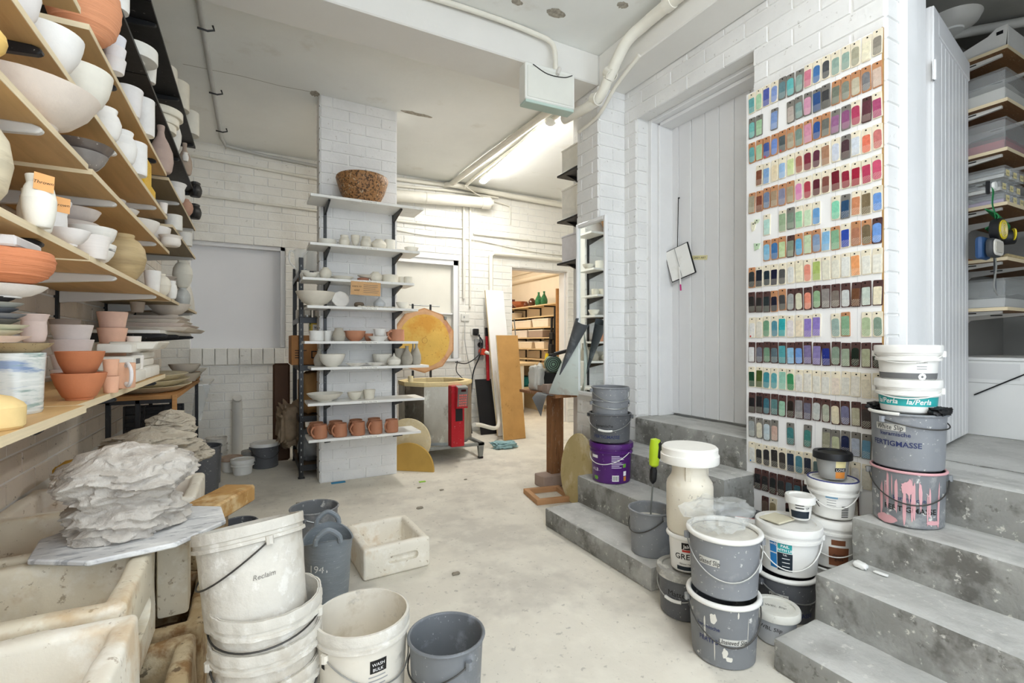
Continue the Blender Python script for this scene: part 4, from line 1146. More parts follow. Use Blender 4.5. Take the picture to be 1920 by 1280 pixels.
# ================================================================ black rack behind the pillar
t = thing('metal_rack', 'black slotted metal rack standing behind the brick pillar', 'rack', (.36, 4.83, 0))
HOLE = M('slot_pale', 'a9a9a6', rough=.6, var=0)
for x, y in ((0, 0), (0, .78), (.60, 0), (.60, .78)):
    p = MB().box(x, x + .038, y, y + .004, 0, 2.03).box(x, x + .004, y, y + .038, 0, 2.03).obj('post', BLKM, t, smooth=False)
    bx('foot', BLKM, (x - .006, x + .05, y - .006, y + .05, 0, .006), p, bevel=0)
    if x == 0 and y == 0:
        for k in range(30):
            bx('slot', HOLE, (x + .015, x + .023, -.0006, .0002, .06 + k * .065, .078 + k * .065), p, bevel=0)
for z in (.12, .57, 1.04, 1.48, 1.91):
    s = bx('rack_shelf', M('rack_board', '5f4a34', rough=.8, var=.1), (.006, .63, .006, .81, z - .012, z), t)
    bx('front_beam', BLKM, (.004, .634, -.002, .006, z - .05, z + .003), s)
    bx('side_beam', BLKM, (-.002, .005, .0, .815, z - .05, z + .003), s)
RX, RY = .36, 4.83
CARD = M('cardboard', 'a9784a', rough=.85, var=.08, vs=12)
t = thing('cardboard_box', 'brown cardboard box with black print on the black rack', 'box', (RX - .06, RY + .06, 1.042))
MB().box(0, .32, 0, .40, 0, .275).obj('carton', CARD, t, bevel=.004)
for k, w_ in enumerate((.10, .07, .05, .04)):
    bx('print_line', INK, (.03, .03 + w_, -.0008, 0, .13 - k * .022, .138 - k * .022), t, bevel=0)
MB().box(.17, .235, -.0008, 0, .06, .13).obj('print_mark', INK, t, smooth=False)
MB().box(.18, .225, -.0012, -.0006, .07, .12).obj('print_mark', CARD, t, smooth=False)
t = thing('snack_bag', 'yellow and green printed bag on the black rack', 'bag', (RX + .09, RY + .03, 1.317))
BAG = M('printed_bag', 'd6b23a', rough=.35, var=.1, vs=10, dirt=[('2f6a34', 9, .5, .55, .9), ('b9382a', 14, .62, .66, .9)])
MB().box(0, .12, 0, .05, 0, .15).obj('pouch', BAG, t, bevel=.02, seg=2)
bx('front_panel', M('bag_panel', 'e9e6dc', var=.02), (.03, .11, -.001, 0, .045, .1), t, bevel=0)
letter_flat('Yum', .035, (.072, -.0016, .07), (1, 0, 0), (0, 0, 1), M('bag_blue', '1f3a6a', var=0), t, bold=.02)
PAPER = M('kraft_bag_paper', '9a7448', rough=.85, var=.12, vs=8, bump=.3, bs=16)
def crumple(name, label, cat, loc, dims, mat, amp=.12, seed=0., n=18, parent=None, sc=2.2):
    def fn(u, v):
        a, b = 2 * pi * u, pi * v
        d = Vector((sin(b) * cos(a), sin(b) * sin(a), cos(b)))
        q = Vector([math.copysign(abs(c) ** .6, c) for c in d])
        k = 1 + amp * noise.noise(d * sc + Vector((seed, 3, 1))) + amp * .6 * noise.noise(d * sc * 2.7 + Vector((seed, 1, 7))) + amp * .4 * abs(noise.noise(d * sc * 6 + Vector((seed, 9, 2))))
        return (q.x * k * dims[0] / 2, q.y * k * dims[1] / 2, (q.z * k * .5 + .5) * dims[2])
    return MB().grid(fn, n * 2, n).obj(name, mat, parent, loc, label=label, cat=cat, merge=True, sharp=1.2)
crumple('paper_bag', 'folded brown paper bag on the lower shelf of the black rack', 'bag', (RX + .15, RY + .22, .572), (.27, .36, .40), PAPER, .12, 4)
crumple('paper_scrap', 'crumpled kraft paper hanging out of the black rack', 'paper', (RX - .04, RY + .45, .25), (.22, .4, .38), M('scrap_paper', '8f7c66', rough=.9, var=.25, vs=14, bump=.4, bs=20), .45, 9, 22)
crumple('plastic_bag', 'grey plastic sack on the bottom shelf of the black rack', 'bag', (RX + .14, RY + .28, .122), (.26, .40, .28), M('grey_film', '8d9092', rough=.25, var=.15, alpha=.75), .2, 2)
for i, (x, y, h) in enumerate(((.02, .42, .09), (.06, .30, .11), (.05, .12, .12), (.14, .1, .09), (.02, .55, .1))):
    c = MB().lathe([(0, 0), (.95, 0), (1, .05), (1, .9), (.9, 1), (0, 1)], 16).xf(Matrix.Diagonal((.04, .04, h, 1))).obj('paint_tin', M('tin_steel', 'b9b7b2', rough=.3, metal=.7, var=.1), None, (RX + .03 + x, RY + y, 1.482), label='small steel tin on the black rack, %s' % ('behind the posts', 'second from the back', 'at the front left', 'at the front right', 'farthest back')[i], cat='tin', group='tins on the black rack')
    bx('tin_label', M('tin_label', 'e3ddd0', var=.1), (-.025, .025, -.0412, -.036, h * .2, h * .75), c, bevel=0)
CLEAR = M('clear_plastic', 'eef0ee', rough=.12, var=0, alpha=.38, spec=.7)
for i, (x, y, rx) in enumerate(((.06, .35, 0), (.14, .10, pi))):
    t = thing('plastic_jug', ('clear plastic jug at the back of the rack top', 'clear plastic jug upside down at the front of the rack top')[i], 'jug', (RX + x, RY + y, 1.912 + (.24 if i else 0)), rot=(rx, 0, .4))
    MB().lathe(pot_profile([(0, 0), (.7, 0), (.74, .04), (.88, .7), (1, 1)], .04), 26).xf(Matrix.Diagonal((.085, .085, .24, 1))).obj('vessel', CLEAR, t)
    MB().tube(smooth_path([(-.075, 0, .21), (-.125, 0, .22), (-.13, 0, .12), (-.065, 0, .05)], 5), .009, 8).obj('handle', CLEAR, t)
bx('brown_board', M('brown_hardboard', '5f4433', rough=.7, var=.1), (.17, .335, 5.68, 5.70, .0, 1.03), label='dark brown board leaning beside the black rack', cat='board', bevel=.02)

# ================================================================ kiln
STEEL = M('scorched_steel', '9a9488', rough=.32, metal=.75, var=.25, vs=4, stretch=(1, 1, .6), dirt=[('4a4036', 5, .55, .72, .7), ('c9c4b8', 9, .58, .72, .6)])
FIREB = M('kiln_brick', 'dcc99a', rough=.85, var=.08, vs=18, bump=.2, bs=60)
DARK = M('dark_cavity', '2a2622', rough=.9, var=.1)
GALV = M('galvanised_steel', '8f9290', rough=.4, metal=.7, var=.15, vs=14)
REDM = M('red_enamel', 'b0202a', rough=.35, var=.08, vs=10, dirt=[('d9c9c0', 55, .72, .75, .8)])
KX, KY, KR = 1.80, 5.22, .405
k = thing('electric_kiln', 'electric kiln with open yellow lid and red control box', 'kiln', (KX, KY, 0))
def ngon(r, n=10, a0=pi / 10):
    return [(r * cos(a0 + 2 * pi * i / n), r * sin(a0 + 2 * pi * i / n)) for i in range(n)]
o10, i10 = ngon(KR), ngon(KR - .075)
for i in range(10):
    (x0, y0), (x1, y1) = o10[i], o10[(i + 1) % 10]
    MB().add([(x0, y0, .2), (x1, y1, .2), (x1, y1, .80), (x0, y0, .80), (x0 * .97, y0 * .97, .2), (x1 * .97, y1 * .97, .2), (x1 * .97, y1 * .97, .80), (x0 * .97, y0 * .97, .80)],
             [(0, 1, 2, 3), (4, 7, 6, 5), (0, 4, 5, 1), (1, 5, 6, 2), (2, 6, 7, 3), (3, 7, 4, 0)]).obj('steel_panel', STEEL, k, smooth=False)
    (a0, b0), (a1, b1) = i10[i], i10[(i + 1) % 10]
    e = 1.015
    MB().add([(x0 * e, y0 * e, .80), (x1 * e, y1 * e, .80), (x1 * e, y1 * e, .83), (x0 * e, y0 * e, .83), (a0, b0, .60), (a1, b1, .60), (a1, b1, .83), (a0, b0, .83)],
             [(0, 1, 2, 3), (3, 2, 6, 7), (7, 6, 5, 4), (0, 4, 5, 1), (0, 3, 7, 4), (1, 5, 6, 2)]).obj('rim_brick', FIREB, k, smooth=False)
MB().prism(ngon(KR - .074), lambda a, b, q: (a, b, .22 + .3 * q)).obj('hollow_shade', DARK, k, smooth=False)  # near-black block: the kiln hollow's shade put into its colour
MB().prism(ngon(KR + .002), lambda a, b, q: (a, b, .17 + .03 * q)).obj('base_plate', GALV, k, smooth=False)
# lid raised behind
ld = MB().prism(ngon(.39), lambda a, b, q: (a, .40 + .055 * q, b + 1.275)).obj('lid', M('lid_band', 'b98a5f', rough=.5, var=.15, vs=8, dirt=[('7a4a34', 6, .6, .75, .5)]), k, smooth=False)
LIDF = M('lid_brick', 'd9b25c', rough=.85, var=.12, vs=3, bump=.15, bs=50, dirt=[('c98a34', 2.5, .5, .7, .7), ('8a6030', 40, .68, .74, .6)])
LIDR = M('lid_rim', 'd0a47c', rough=.8, var=.12, vs=8, dirt=[('b3705a', 5, .55, .7, .6)])
MB().prism(ngon(.375), lambda a, b, q: (a, .397 + .01 * q, b + 1.275)).obj('lid_rim', LIDR, ld, smooth=False)
MB().prism(ngon(.315, 20, 0), lambda a, b, q: (a, .393 + .008 * q, b + 1.275)).obj('lid_face', LIDF, ld, smooth=False)
MB().tube([(.033 * cos(a), .3925, 1.275 + .033 * sin(a)) for a in [2 * pi * i / 18 for i in range(18)]], .002, 6, True).obj('peephole_ring', M('lid_mark', '9a6a34', var=0), ld)
MB().tube([(-.32, .42, 1.70), (.2, .42, 1.69)], .006, 8).obj('hinge_rod', GALV, ld)
for x in (-.14, .08):
    bx('hinge_arm', BLKM, (x - .01, x + .012, .41, .43, 1.60, 1.71), ld)
    bx('hinge_arm', BLKM, (x - .01, x + .012, .40, .43, .83, .92), ld)
bx('latch', GALV, (.245, .275, .385, .40, 1.53, 1.57), ld)
# control box
cb = MB().box(.0, .145, -.50, -.40, .165, .80).box(.0, .16, -.405, -.355, .165, .80).obj('control_box', REDM, k, smooth=False, bevel=.004)
MB().prism([(0, 0), (-.075, -.015), (-.055, -.23), (0, -.24)], lambda a, b, q: (.035 + .125 * q, -.50 + a, .80 + b)).obj('keypad_hood', REDM, cb, smooth=False, bevel=.002)
n_ = Vector((0, -1, -.09)).normalized()
MB().prism([(-.005, .0), (-.08, -.018), (-.077, -.02), (-.057, -.215)], lambda a, b, q: (.042 + .112 * q, -.503 + a, .805 + b)).obj('keypad', GALV, cb, smooth=False)
KEY = M('key_red', 'd87068', rough=.5, var=0)
for r_ in range(5):
    for c_ in range(4):
        z = .715 - r_ * .026
        y = -.50 - .078 + (0.80 - z) / .215 * .02
        bx('key', KEY, (.056 + c_ * .022, .072 + c_ * .022, y - .010, y + .004, z - .016, z), cb, bevel=0)
bx('display', M('display_dark', '3a1416', rough=.2, var=0), (.075, .125, -.592, -.57, .745, .768), cb, bevel=0)
bx('cover_plate', M('plate_black', '1c1a1a', rough=.5, var=.05), (.045, .125, -.503, -.498, .43, .60), cb)
# stand
for x in (-.34, .36):
    for y in (-.43, .36):
        MB().prism([(-.035, .17), (.035, .17), (.02, .02), (-.02, .02)], lambda a, b, q: (x + a, y - .02 + .04 * q, b)).obj('stand_leg', GALV, k, smooth=False)
        bx('foot', BLKM, (x - .024, x + .024, y - .022, y + .022, 0, .022), k)
for y in (-.43, .36):
    bx('stand_rail', GALV, (-.38, .40, y - .02, y + .02, .14, .17), k)
for x in (-.36, .38):
    bx('stand_rail', GALV, (x - .02, x + .02, -.43, .38, .14, .17), k)
# prop and bits on the rim
pot('cyl', 1.475, 5.08, .831, .028, .06, 'e3d6b0', 'small cream kiln prop standing on the kiln rim', name='kiln_prop')

# kiln shelves beside the pillar
SHELFC = M('kiln_shelf_clay', 'cfbf9a', rough=.85, var=.1, vs=8, bump=.15, bs=60, dirt=[('e3dcc8', 6, .55, .75, .6)])
GOLD = M('kiln_shelf_gold', 'b8944a', rough=.8, var=.12, vs=5, bump=.15, bs=60)
MB().lathe([(0, 0), (.235, 0), (.24, .006), (.24, .02), (.235, .026), (0, .026)], 44).xf(Matrix.Rotation(radians(78), 4, 'X')).obj('kiln_shelf', SHELFC, None, (1.36, 4.80, .245), (0, 0, radians(-30)), label='round cream kiln shelf leaning between pillar and kiln', cat='kiln shelf')
MB().prism([(.27 * cos(pi * i / 24), .27 * sin(pi * i / 24)) for i in range(25)], lambda a, b, q: (a, .03 * q, b)).obj('kiln_shelf', GOLD, None, (1.31, 4.64, 0.001), (radians(-10), 0, radians(-38)), label='half-round golden kiln shelf standing against the pillar', cat='kiln shelf', bevel=.003)

# ================================================================ wall services at the back
PIPEP = M('painted_pipe', 'e6e2d6', rough=.4, var=.05, vs=8)
PIPEC = M('painted_conduit', 'dedbd0', rough=.45, var=.06, vs=10)
def pipe(name, label, pts, r, mat=None, n=10, k=0, clips=(), cat='pipe'):
    t = thing(name, label, cat)
    MB().tube(smooth_path(pts, k) if k else pts, r, n).obj('run', mat or PIPEP, t)
    for c in clips:
        MB().lathe([(r + .004, -.006), (r + .006, -.006), (r + .006, .006), (r + .004, .006)], 14).xf(Matrix.Translation(c[:3]) @ (Matrix.Rotation(pi / 2, 4, 'Y') if c[3] == 'x' else Matrix.Rotation(pi / 2, 4, 'X') if c[3] == 'y' else Matrix.Identity(4))).obj('clip', mat or PIPEP, t)
    return t
t = pipe('drain_pipe', 'thick white drain pipe along the back wall under the ceiling', [(1.35, 6.19, 3.12), (2.86, 6.19, 3.215)], .075, n=20, clips=((2.0, 6.19, 3.16, 'x'),))
MB().tube([(2.80, 6.19, 3.21), (2.93, 6.19, 3.22)], .085, 20).obj('end_socket', PIPEP, t)
MB().tube([(2.93, 6.19, 3.22), (2.98, 6.19, 3.223)], .045, 16).obj('end_plug', PIPEP, t)
pipe('conduit', 'white conduit just above the thick drain pipe', [(1.3, 6.26, 3.27), (2.4, 6.26, 3.33), (3.1, 6.26, 3.34)], .018)
pipe('conduit', 'lumpy painted pipe along the top of the back wall', [(1.3, 6.25, 3.36), (2.4, 6.25, 3.40), (4.1, 6.25, 3.40)], .026)
pipe('ceiling_pipe', 'long white pipe along the ceiling left of the lamp', [(2.44, 3.32, 3.405), (2.37, 6.05, 3.405), (2.45, 6.19, 3.39), (4.2, 6.22, 3.36)], .036, k=8, n=12)
pipe('conduit', 'thin white conduit between lamp and ceiling pipe', [(2.56, 3.8, 3.42), (2.56, 5.9, 3.42), (2.52, 6.1, 3.36)], .02)
pipe('cable', 'thin white cable looping down from the ceiling pipe', [(2.5, 6.05, 3.36), (2.8, 6.2, 3.30), (3.25, 6.27, 3.25), (3.30, 6.27, 3.2), (3.30, 6.27, 2.98)], .009, k=8, cat='cable')
pipe('conduit', 'horizontal conduit on the back wall left of the vertical pair', [(1.35, 6.275, 2.83), (2.55, 6.275, 2.84)], .014, PIPEC, clips=((1.9, 6.275, 2.835, 'x'),))
pipe('conduit', 'horizontal conduit on the back wall right of the vertical pair', [(2.72, 6.275, 2.78), (4.45, 6.275, 2.78)], .014, PIPEC, clips=((3.6, 6.275, 2.78, 'x'),))
pipe('cable', 'white cable sagging along the back wall', [(1.35, 6.28, 2.74), (2.0, 6.28, 2.69), (2.7, 6.28, 2.70), (3.6, 6.28, 2.62), (4.5, 6.28, 2.6)], .008, PIPEC, k=6, cat='cable')
pipe('conduit', 'vertical conduit on the back wall, left of the pair', [(2.575, 6.27, 3.3), (2.575, 6.27, 1.86)], .02, PIPEC)
pipe('conduit', 'vertical conduit on the back wall, right of the pair', [(2.67, 6.275, 3.3), (2.67, 6.275, 1.75)], .016, PIPEC)
t = pipe('conduit', 'white pipe running over the doorway and down its left', [(2.985, 6.26, .3), (2.985, 6.26, 2.49), (3.03, 6.26, 2.53), (4.35, 6.26, 2.53)], .032)
SOCK = M('socket_plastic', 'd9d8d2', rough=.4, var=.03)
GREYP = M('grey_plastic', '9a9c9c', rough=.45, var=.06)
BLKP = M('black_plastic', '1a1a1c', rough=.45, var=.08)
CABL = M('cable_black', '1e1f24', rough=.5, var=0)
CABG = M('cable_grey', 'a9a9a6', rough=.5, var=0)
for i, (x, z) in enumerate(((2.60, 1.60), (2.74, 1.40))):
    t = thing('power_socket', ('white double power socket at the foot of the conduits', 'white power socket with a black plug')[i], 'socket', (x, 6.272, z))
    bx('plate', SOCK, (-.06, .06, 0, .02, -.05, .05), t, bevel=.004)
    if i:
        bx('plug', BLKP, (-.035, .045, -.055, 0, -.05, .045), t, bevel=.01)
    else:
        bx('switch', GREYP, (-.03, -.01, -.004, 0, -.01, .02), t)
t = thing('isolator', 'grey wall isolator with a red round plug', 'switch', (2.80, 6.262, 1.17))
bx('case', GREYP, (-.065, .065, -.03, .03, -.16, .13), t, bevel=.008)
MB().lathe([(0, 0), (.035, 0), (.035, .02), (0, .02)], 18).xf(Matrix.Translation((0, -.03, .05)) @ Matrix.Rotation(pi / 2, 4, 'X')).obj('dial', BLKP, t)
MB().lathe([(0, 0), (.045, 0), (.05, .03), (.045, .1), (0, .1)], 18).xf(Matrix.Translation((.02, -.03, -.05)) @ Matrix.Rotation(pi / 2, 4, 'X')).obj('plug', M('plug_red', 'c8442e', rough=.4, var=.05), t)
pipe('hose', 'white flexible conduit from the red plug down to the kiln', [(2.84, 6.13, 1.12), (2.90, 6.05, 1.05), (2.89, 5.9, .7), (2.86, 5.75, .35), (2.78, 5.6, .2), (2.6, 5.35, .2), (2.35, 5.2, .28), (2.2, 5.05, .32)], .024, PIPEC, k=8, cat='hose')
pipe('cable', 'blue-black cable hanging from the socket to the floor', [(2.74, 6.2, 1.38), (2.82, 6.18, 1.25), (2.78, 6.2, 1.05), (2.68, 6.2, .8), (2.62, 6.15, .3), (2.6, 6.05, .02)], .009, CABL, k=6, cat='cable')
pipe('cable', 'thin black cable looping behind the kiln lid', [(2.78, 6.2, 1.36), (2.75, 6.1, 1.12), (2.5, 5.95, .98), (2.25, 5.75, 1.0)], .007, CABL, k=6, cat='cable')
pipe('cable', 'thin grey cable dropping left of the socket', [(2.58, 6.24, 1.55), (2.56, 6.2, 1.3), (2.6, 6.2, 1.05), (2.68, 6.2, .7), (2.6, 6.15, .4)], .006, CABG, k=6, cat='cable')
pipe('cable', 'thin black cable with a kink behind the kiln', [(2.45, 6.2, 1.0), (2.44, 6.2, .85), (2.54, 6.15, .72), (2.46, 6.1, .62)], .006, CABL, k=5, cat='cable')
# boards against the back wall
def lean_board(name, label, x0, x1, y0, y1, h, th, mat, edge=None, rz=0.):
    ang = math.asin(min(.9, (y1 - y0) / h))
    t = thing(name, label, 'board', ((x0 + x1) / 2, y0, 0.002), rot=(-ang, 0, rz))
    w_ = x1 - x0
    bx('sheet', mat, (-w_ / 2, w_ / 2, -th, 0, 0, h), t, bevel=.002)
    if edge:
        bx('edge_strip', edge, (-w_ / 2 - .002, -w_ / 2, -th, 0, 0, h), t, bevel=0)
    return t
lean_board('wall_panel', 'tall white panel leaning against the back wall', 2.86, 3.14, 5.80, 6.2, 2.02, .03, BOARDW, EDGE, -.0)
lean_board('hardboard_sheet', 'brown hardboard sheet leaning by the doorway', 2.80, 3.12, 5.50, 5.72, 1.36, .016, M('hardboard', 'b98d52', rough=.75, var=.12, vs=6, bump=.1, bs=50, dirt=[('8a6434', 10, .64, .74, .5)]), EDGE)
lean_board('black_sheet', 'black panel leaning behind the white panel', 2.70, 2.94, 5.98, 6.18, .76, .02, BLKP)
lean_board('aluminium_strip', 'thin grey metal strip leaning behind the hardboard', 3.32, 3.335, 5.9, 6.2, 1.62, .01, GALV)
t = thing('spirit_level', 'red spirit level standing against the back wall', 'level', (2.885, 6.14, .72), rot=(radians(-4), 0, 0))
bx('bar', REDM, (-.02, .02, -.015, .015, 0, .62), t)
bx('end_cap', BLKP, (-.022, .022, -.017, .017, .62, .74), t)
crumple('blue_rag', 'pale blue rag lying on the floor by the kiln', 'rag', (2.62, 5.12, 0.001), (.26, .16, .07), M('rag_cloth', '8fb0b4', rough=.9, var=.2, vs=20, bump=.5, bs=30), .5, 6)
bx('plastic_chip', M('green_chip', '8fbf3a', var=.1), (1.30, 1.36, 4.2, 4.23, 0, .006), label='small green plastic scrap on the floor by the pillar', cat='scrap')
bx('tape_scrap', M('blue_tape', '2f7fa8', var=.1), (.60, .72, 4.52, 4.56, 0, .008), label='blue tape scrap at the foot of the pillar', cat='scrap')

# ================================================================ room beyond the doorway
FARW = M('far_shelf_wood', 'd9c29a', rough=.6, var=.08, vs=5)
FZ = (1.98, 1.76, 1.55, 1.35, 1.13, .93, .71)
for i, z in enumerate(FZ):
    t = thing('far_shelf', 'shelf in the far room beyond the doorway, %s from top' % ORD[i], 'shelf', group='shelves in the far room')
    bx('board', FARW, (4.85, 5.19, 7.2, 10.3, z - .022, z), t)
    for y in (7.9, 8.5, 9.1, 9.7):
        bx('bracket', BLKM, (4.9, 5.19, y - .012, y + .012, z - .045, z - .022), t)
        bx('upright', BLKM, (5.17, 5.195, y - .012, y + .012, z - .2, z - .022), t)
TUBB = M('storage_box_plastic', obj=True, rough=.3, var=.05, vs=6)
def storage(label, x0, x1, y0, y1, z, h, hx, group):
    t = thing('storage_box', label, 'box', group=group)
    c = ((x0 + x1) / 2, (y0 + y1) / 2)
    MB().prism([(x0, y0), (x1, y0), (x1, y1), (x0, y1)], lambda a, b, q: (c[0] + (a - c[0]) * (.92 + .08 * q), c[1] + (b - c[1]) * (.92 + .08 * q), z + .0006 + h * .86 * q)).obj('tub', TUBB, t, col=hx, smooth=False, bevel=.006)
    bx('lid', TUBB, (x0 - .004, x1 + .004, y0 - .004, y1 + .004, z + h * .86, z + h), t, col='efeae2', bevel=.004)
for i, (y0, y1, lv, h, hx) in enumerate(((9.2, 9.7, 1, .13, 'efe3cc'), (8.35, 9.15, 2, .15, 'e9dccb'), (7.7, 8.3, 2, .16, 'efe6d8'), (9.25, 9.7, 2, .16, 'b3a284'), (8.5, 9.2, 3, .15, 'e6e0dc'), (7.9, 8.45, 3, .15, 'a89890'),
                                         (8.3, 9.4, 4, .14, 'e9dcc6'), (7.85, 8.2, 4, .14, 'efe3d0'), (8.6, 9.3, 6, .08, 'e9d9b8'))):
    storage('pale storage box on the %s far shelf from top, %s of the boxes' % (ORD[lv], ORD[i]), 4.86, 5.15, y0, y1, FZ[lv], h, hx, 'storage boxes in the far room')
for i, (kd, y, r, h, hx, lab) in enumerate((('bottle', 8.02, .07, .26, '1f6a44', 'green glass bottle, right of two on the top far shelf'), ('bottle', 8.22, .075, .26, '2a7a50', 'green glass bottle, left of two on the top far shelf'),
        ('round', 8.48, .075, .16, '5a3424', 'dark brown lidded pot beside the green bottles'), ('round', 8.72, .06, .1, '6a3a28', 'small brown pot on the top far shelf'), ('bowl', 9.0, .17, .13, 'a85f3c', 'red-brown bowl on the top far shelf'),
        ('vase', 9.32, .085, .2, '5a3030', 'dark red vase on the top far shelf'), ('round', 9.74, .06, .14, '8a4a34', 'brown round pot by the dark red vase'), ('bowl', 9.55, .11, .1, 'b0704a', 'terracotta bowl at the left of the top far shelf'))):
    pot(kd, 4.97, y, 1.98, r, h, hx, lab, mat=GLOSS)
t = thing('workbench', 'cream workbench with wooden top in the far room', 'bench', (3.75, 7.5, 0))
bx('cabinet', M('bench_paint', 'ece4d2', rough=.5, var=.03), (0, .48, 0, 1.2, .06, .84), t)
bx('bench_top', FARW, (-.03, .92, -.03, 1.2, .84, .88), t)
bx('plinth', BLKP, (.02, .46, .02, 1.15, 0, .06), t)
bx('open_shelf', FARW, (.48, .90, .05, 1.2, .42, .45), t)
bx('end_panel', FARW, (.87, .90, 0, 1.2, 0, .84), t)
bx('folded_cloth', M('teal_cloth', '1f6a68', rough=.9, var=.1), (4.28, 4.62, 7.6, 8.2, .451, .62), label='folded teal cloth on the open shelf of the far bench', cat='cloth', bevel=.03)
pipe('conduit', 'long white pipe high on the far room wall', [(5.15, 7.0, 2.6), (5.15, 10.4, 2.6)], .05, M('far_pipe', 'efe6d4', var=.02))
pipe('conduit', 'thin white pipe high on the far room wall', [(5.17, 7.0, 2.75), (5.17, 10.4, 2.75)], .02, M('far_pipe', 'efe6d4', var=.02))
pipe('cable', 'white cord hanging inside the far doorway', [(3.56, 6.75, 3.0), (3.57, 6.75, 1.5), (3.53, 6.75, .9)], .006, PIPEP, cat='cord')
t = thing('photo_stand', 'black folded stand with yellow grip beside the far doorway', 'stand', (4.50, 6.95, 0), rot=(0, radians(2), 0))
MB().tube([(0, 0, 0), (-.03, 0, 1.86)], .028, 10).obj('pole', BLKP, t)
MB().tube([(-.05, .04, .3), (-.07, .04, 1.68)], .022, 10).obj('tube', BLKP, t)
MB().tube([(-.14, .03, .6), (-.1, .03, 1.3)], .02, 10).obj('tube', BLKP, t)
bx('clamp', BLKP, (-.12, .06, -.05, .06, 1.05, 1.22), t, bevel=.01)
bx('clamp', BLKP, (-.11, .05, -.05, .06, 1.3, 1.42), t, bevel=.01)
MB().tube([(-.165, .03, .95), (-.15, .03, 1.06)], .028, 10).obj('grip', M('yellow_grip', 'e3c81f', rough=.4, var=.05), t)
bx('door_edge', WOOD, (4.44, 4.50, 6.76, 6.80, 0, 2.15), label='brown timber door edge standing open in the far room', cat='door')
# ================================================================ buckets
GREYB = M('grey_bucket', '818387', rough=.4, var=.07, vs=6, dirt=[('d9d7d2', 60, .70, .75, .7), ('b3b3b2', 9, .6, .8, .35)])
GREYB2 = M('grey_bucket_splashed', '77797c', rough=.45, var=.08, vs=6, dirt=[('dcdad4', 26, .66, .72, .8), ('b9b8b4', 7, .58, .74, .5)])
DGREYB = M('dark_grey_bucket', '5a5b5e', rough=.4, var=.08, vs=6, dirt=[('cfccc6', 70, .70, .75, .7)])
SLATE = M('slate_bucket', '74777b', rough=.4, var=.1, vs=5, dirt=[('a3a8b0', 8, .58, .75, .6), ('d6d6d4', 70, .72, .76, .6)])
WHITEB = M('white_bucket', 'e6e4df', rough=.35, var=.04, vs=6, dirt=[('c9c2b2', 9, .64, .8, .4)])
CREAMB = M('cream_jar_plastic', 'ddd5c4', rough=.4, var=.06, vs=5, dirt=[('b8a582', 6, .62, .78, .4), ('8f8672', 40, .72, .76, .6)])
CLAYB = M('clay_smeared_bucket', 'd3cec4', rough=.7, var=.1, vs=7, bump=.5, bs=26, bump2=9, dirt=[('b3a898', 6, .55, .7, .5), ('e9e6e0', 18, .6, .7, .6)])
PURPLE = M('purple_bucket', '4f1f6a', rough=.3, var=.08, vs=6, dirt=[('c9bcd2', 60, .73, .76, .8)])
WIRE = M('galvanised_wire', 'a9a9a6', rough=.35, metal=.7, var=.1)
WIREB = M('dark_wire', '4a4845', rough=.45, metal=.5, var=.1)
TEAL = M('label_teal', '2fa3a3', rough=.4, var=0)
LBLUE = M('label_blue', '2a7ab8', rough=.4, var=0)
LDARK = M('label_dark', '1f2a34', rough=.4, var=0)
WHITEL = M('label_white', 'f2f2f0', rough=.5, var=0)
NAVYT = M('print_navy', '27305a', rough=.5, var=0)
TAPE = M('masking_tape', 'c9c7c0', rough=.6, var=.04)
CONT = dict()
def ring(r0, r1, z0, z1, n=40):
    return MB().lathe([(r0, z0), (r1, z0), (r1, z1), (r0, z1), (r0, z0)], n)

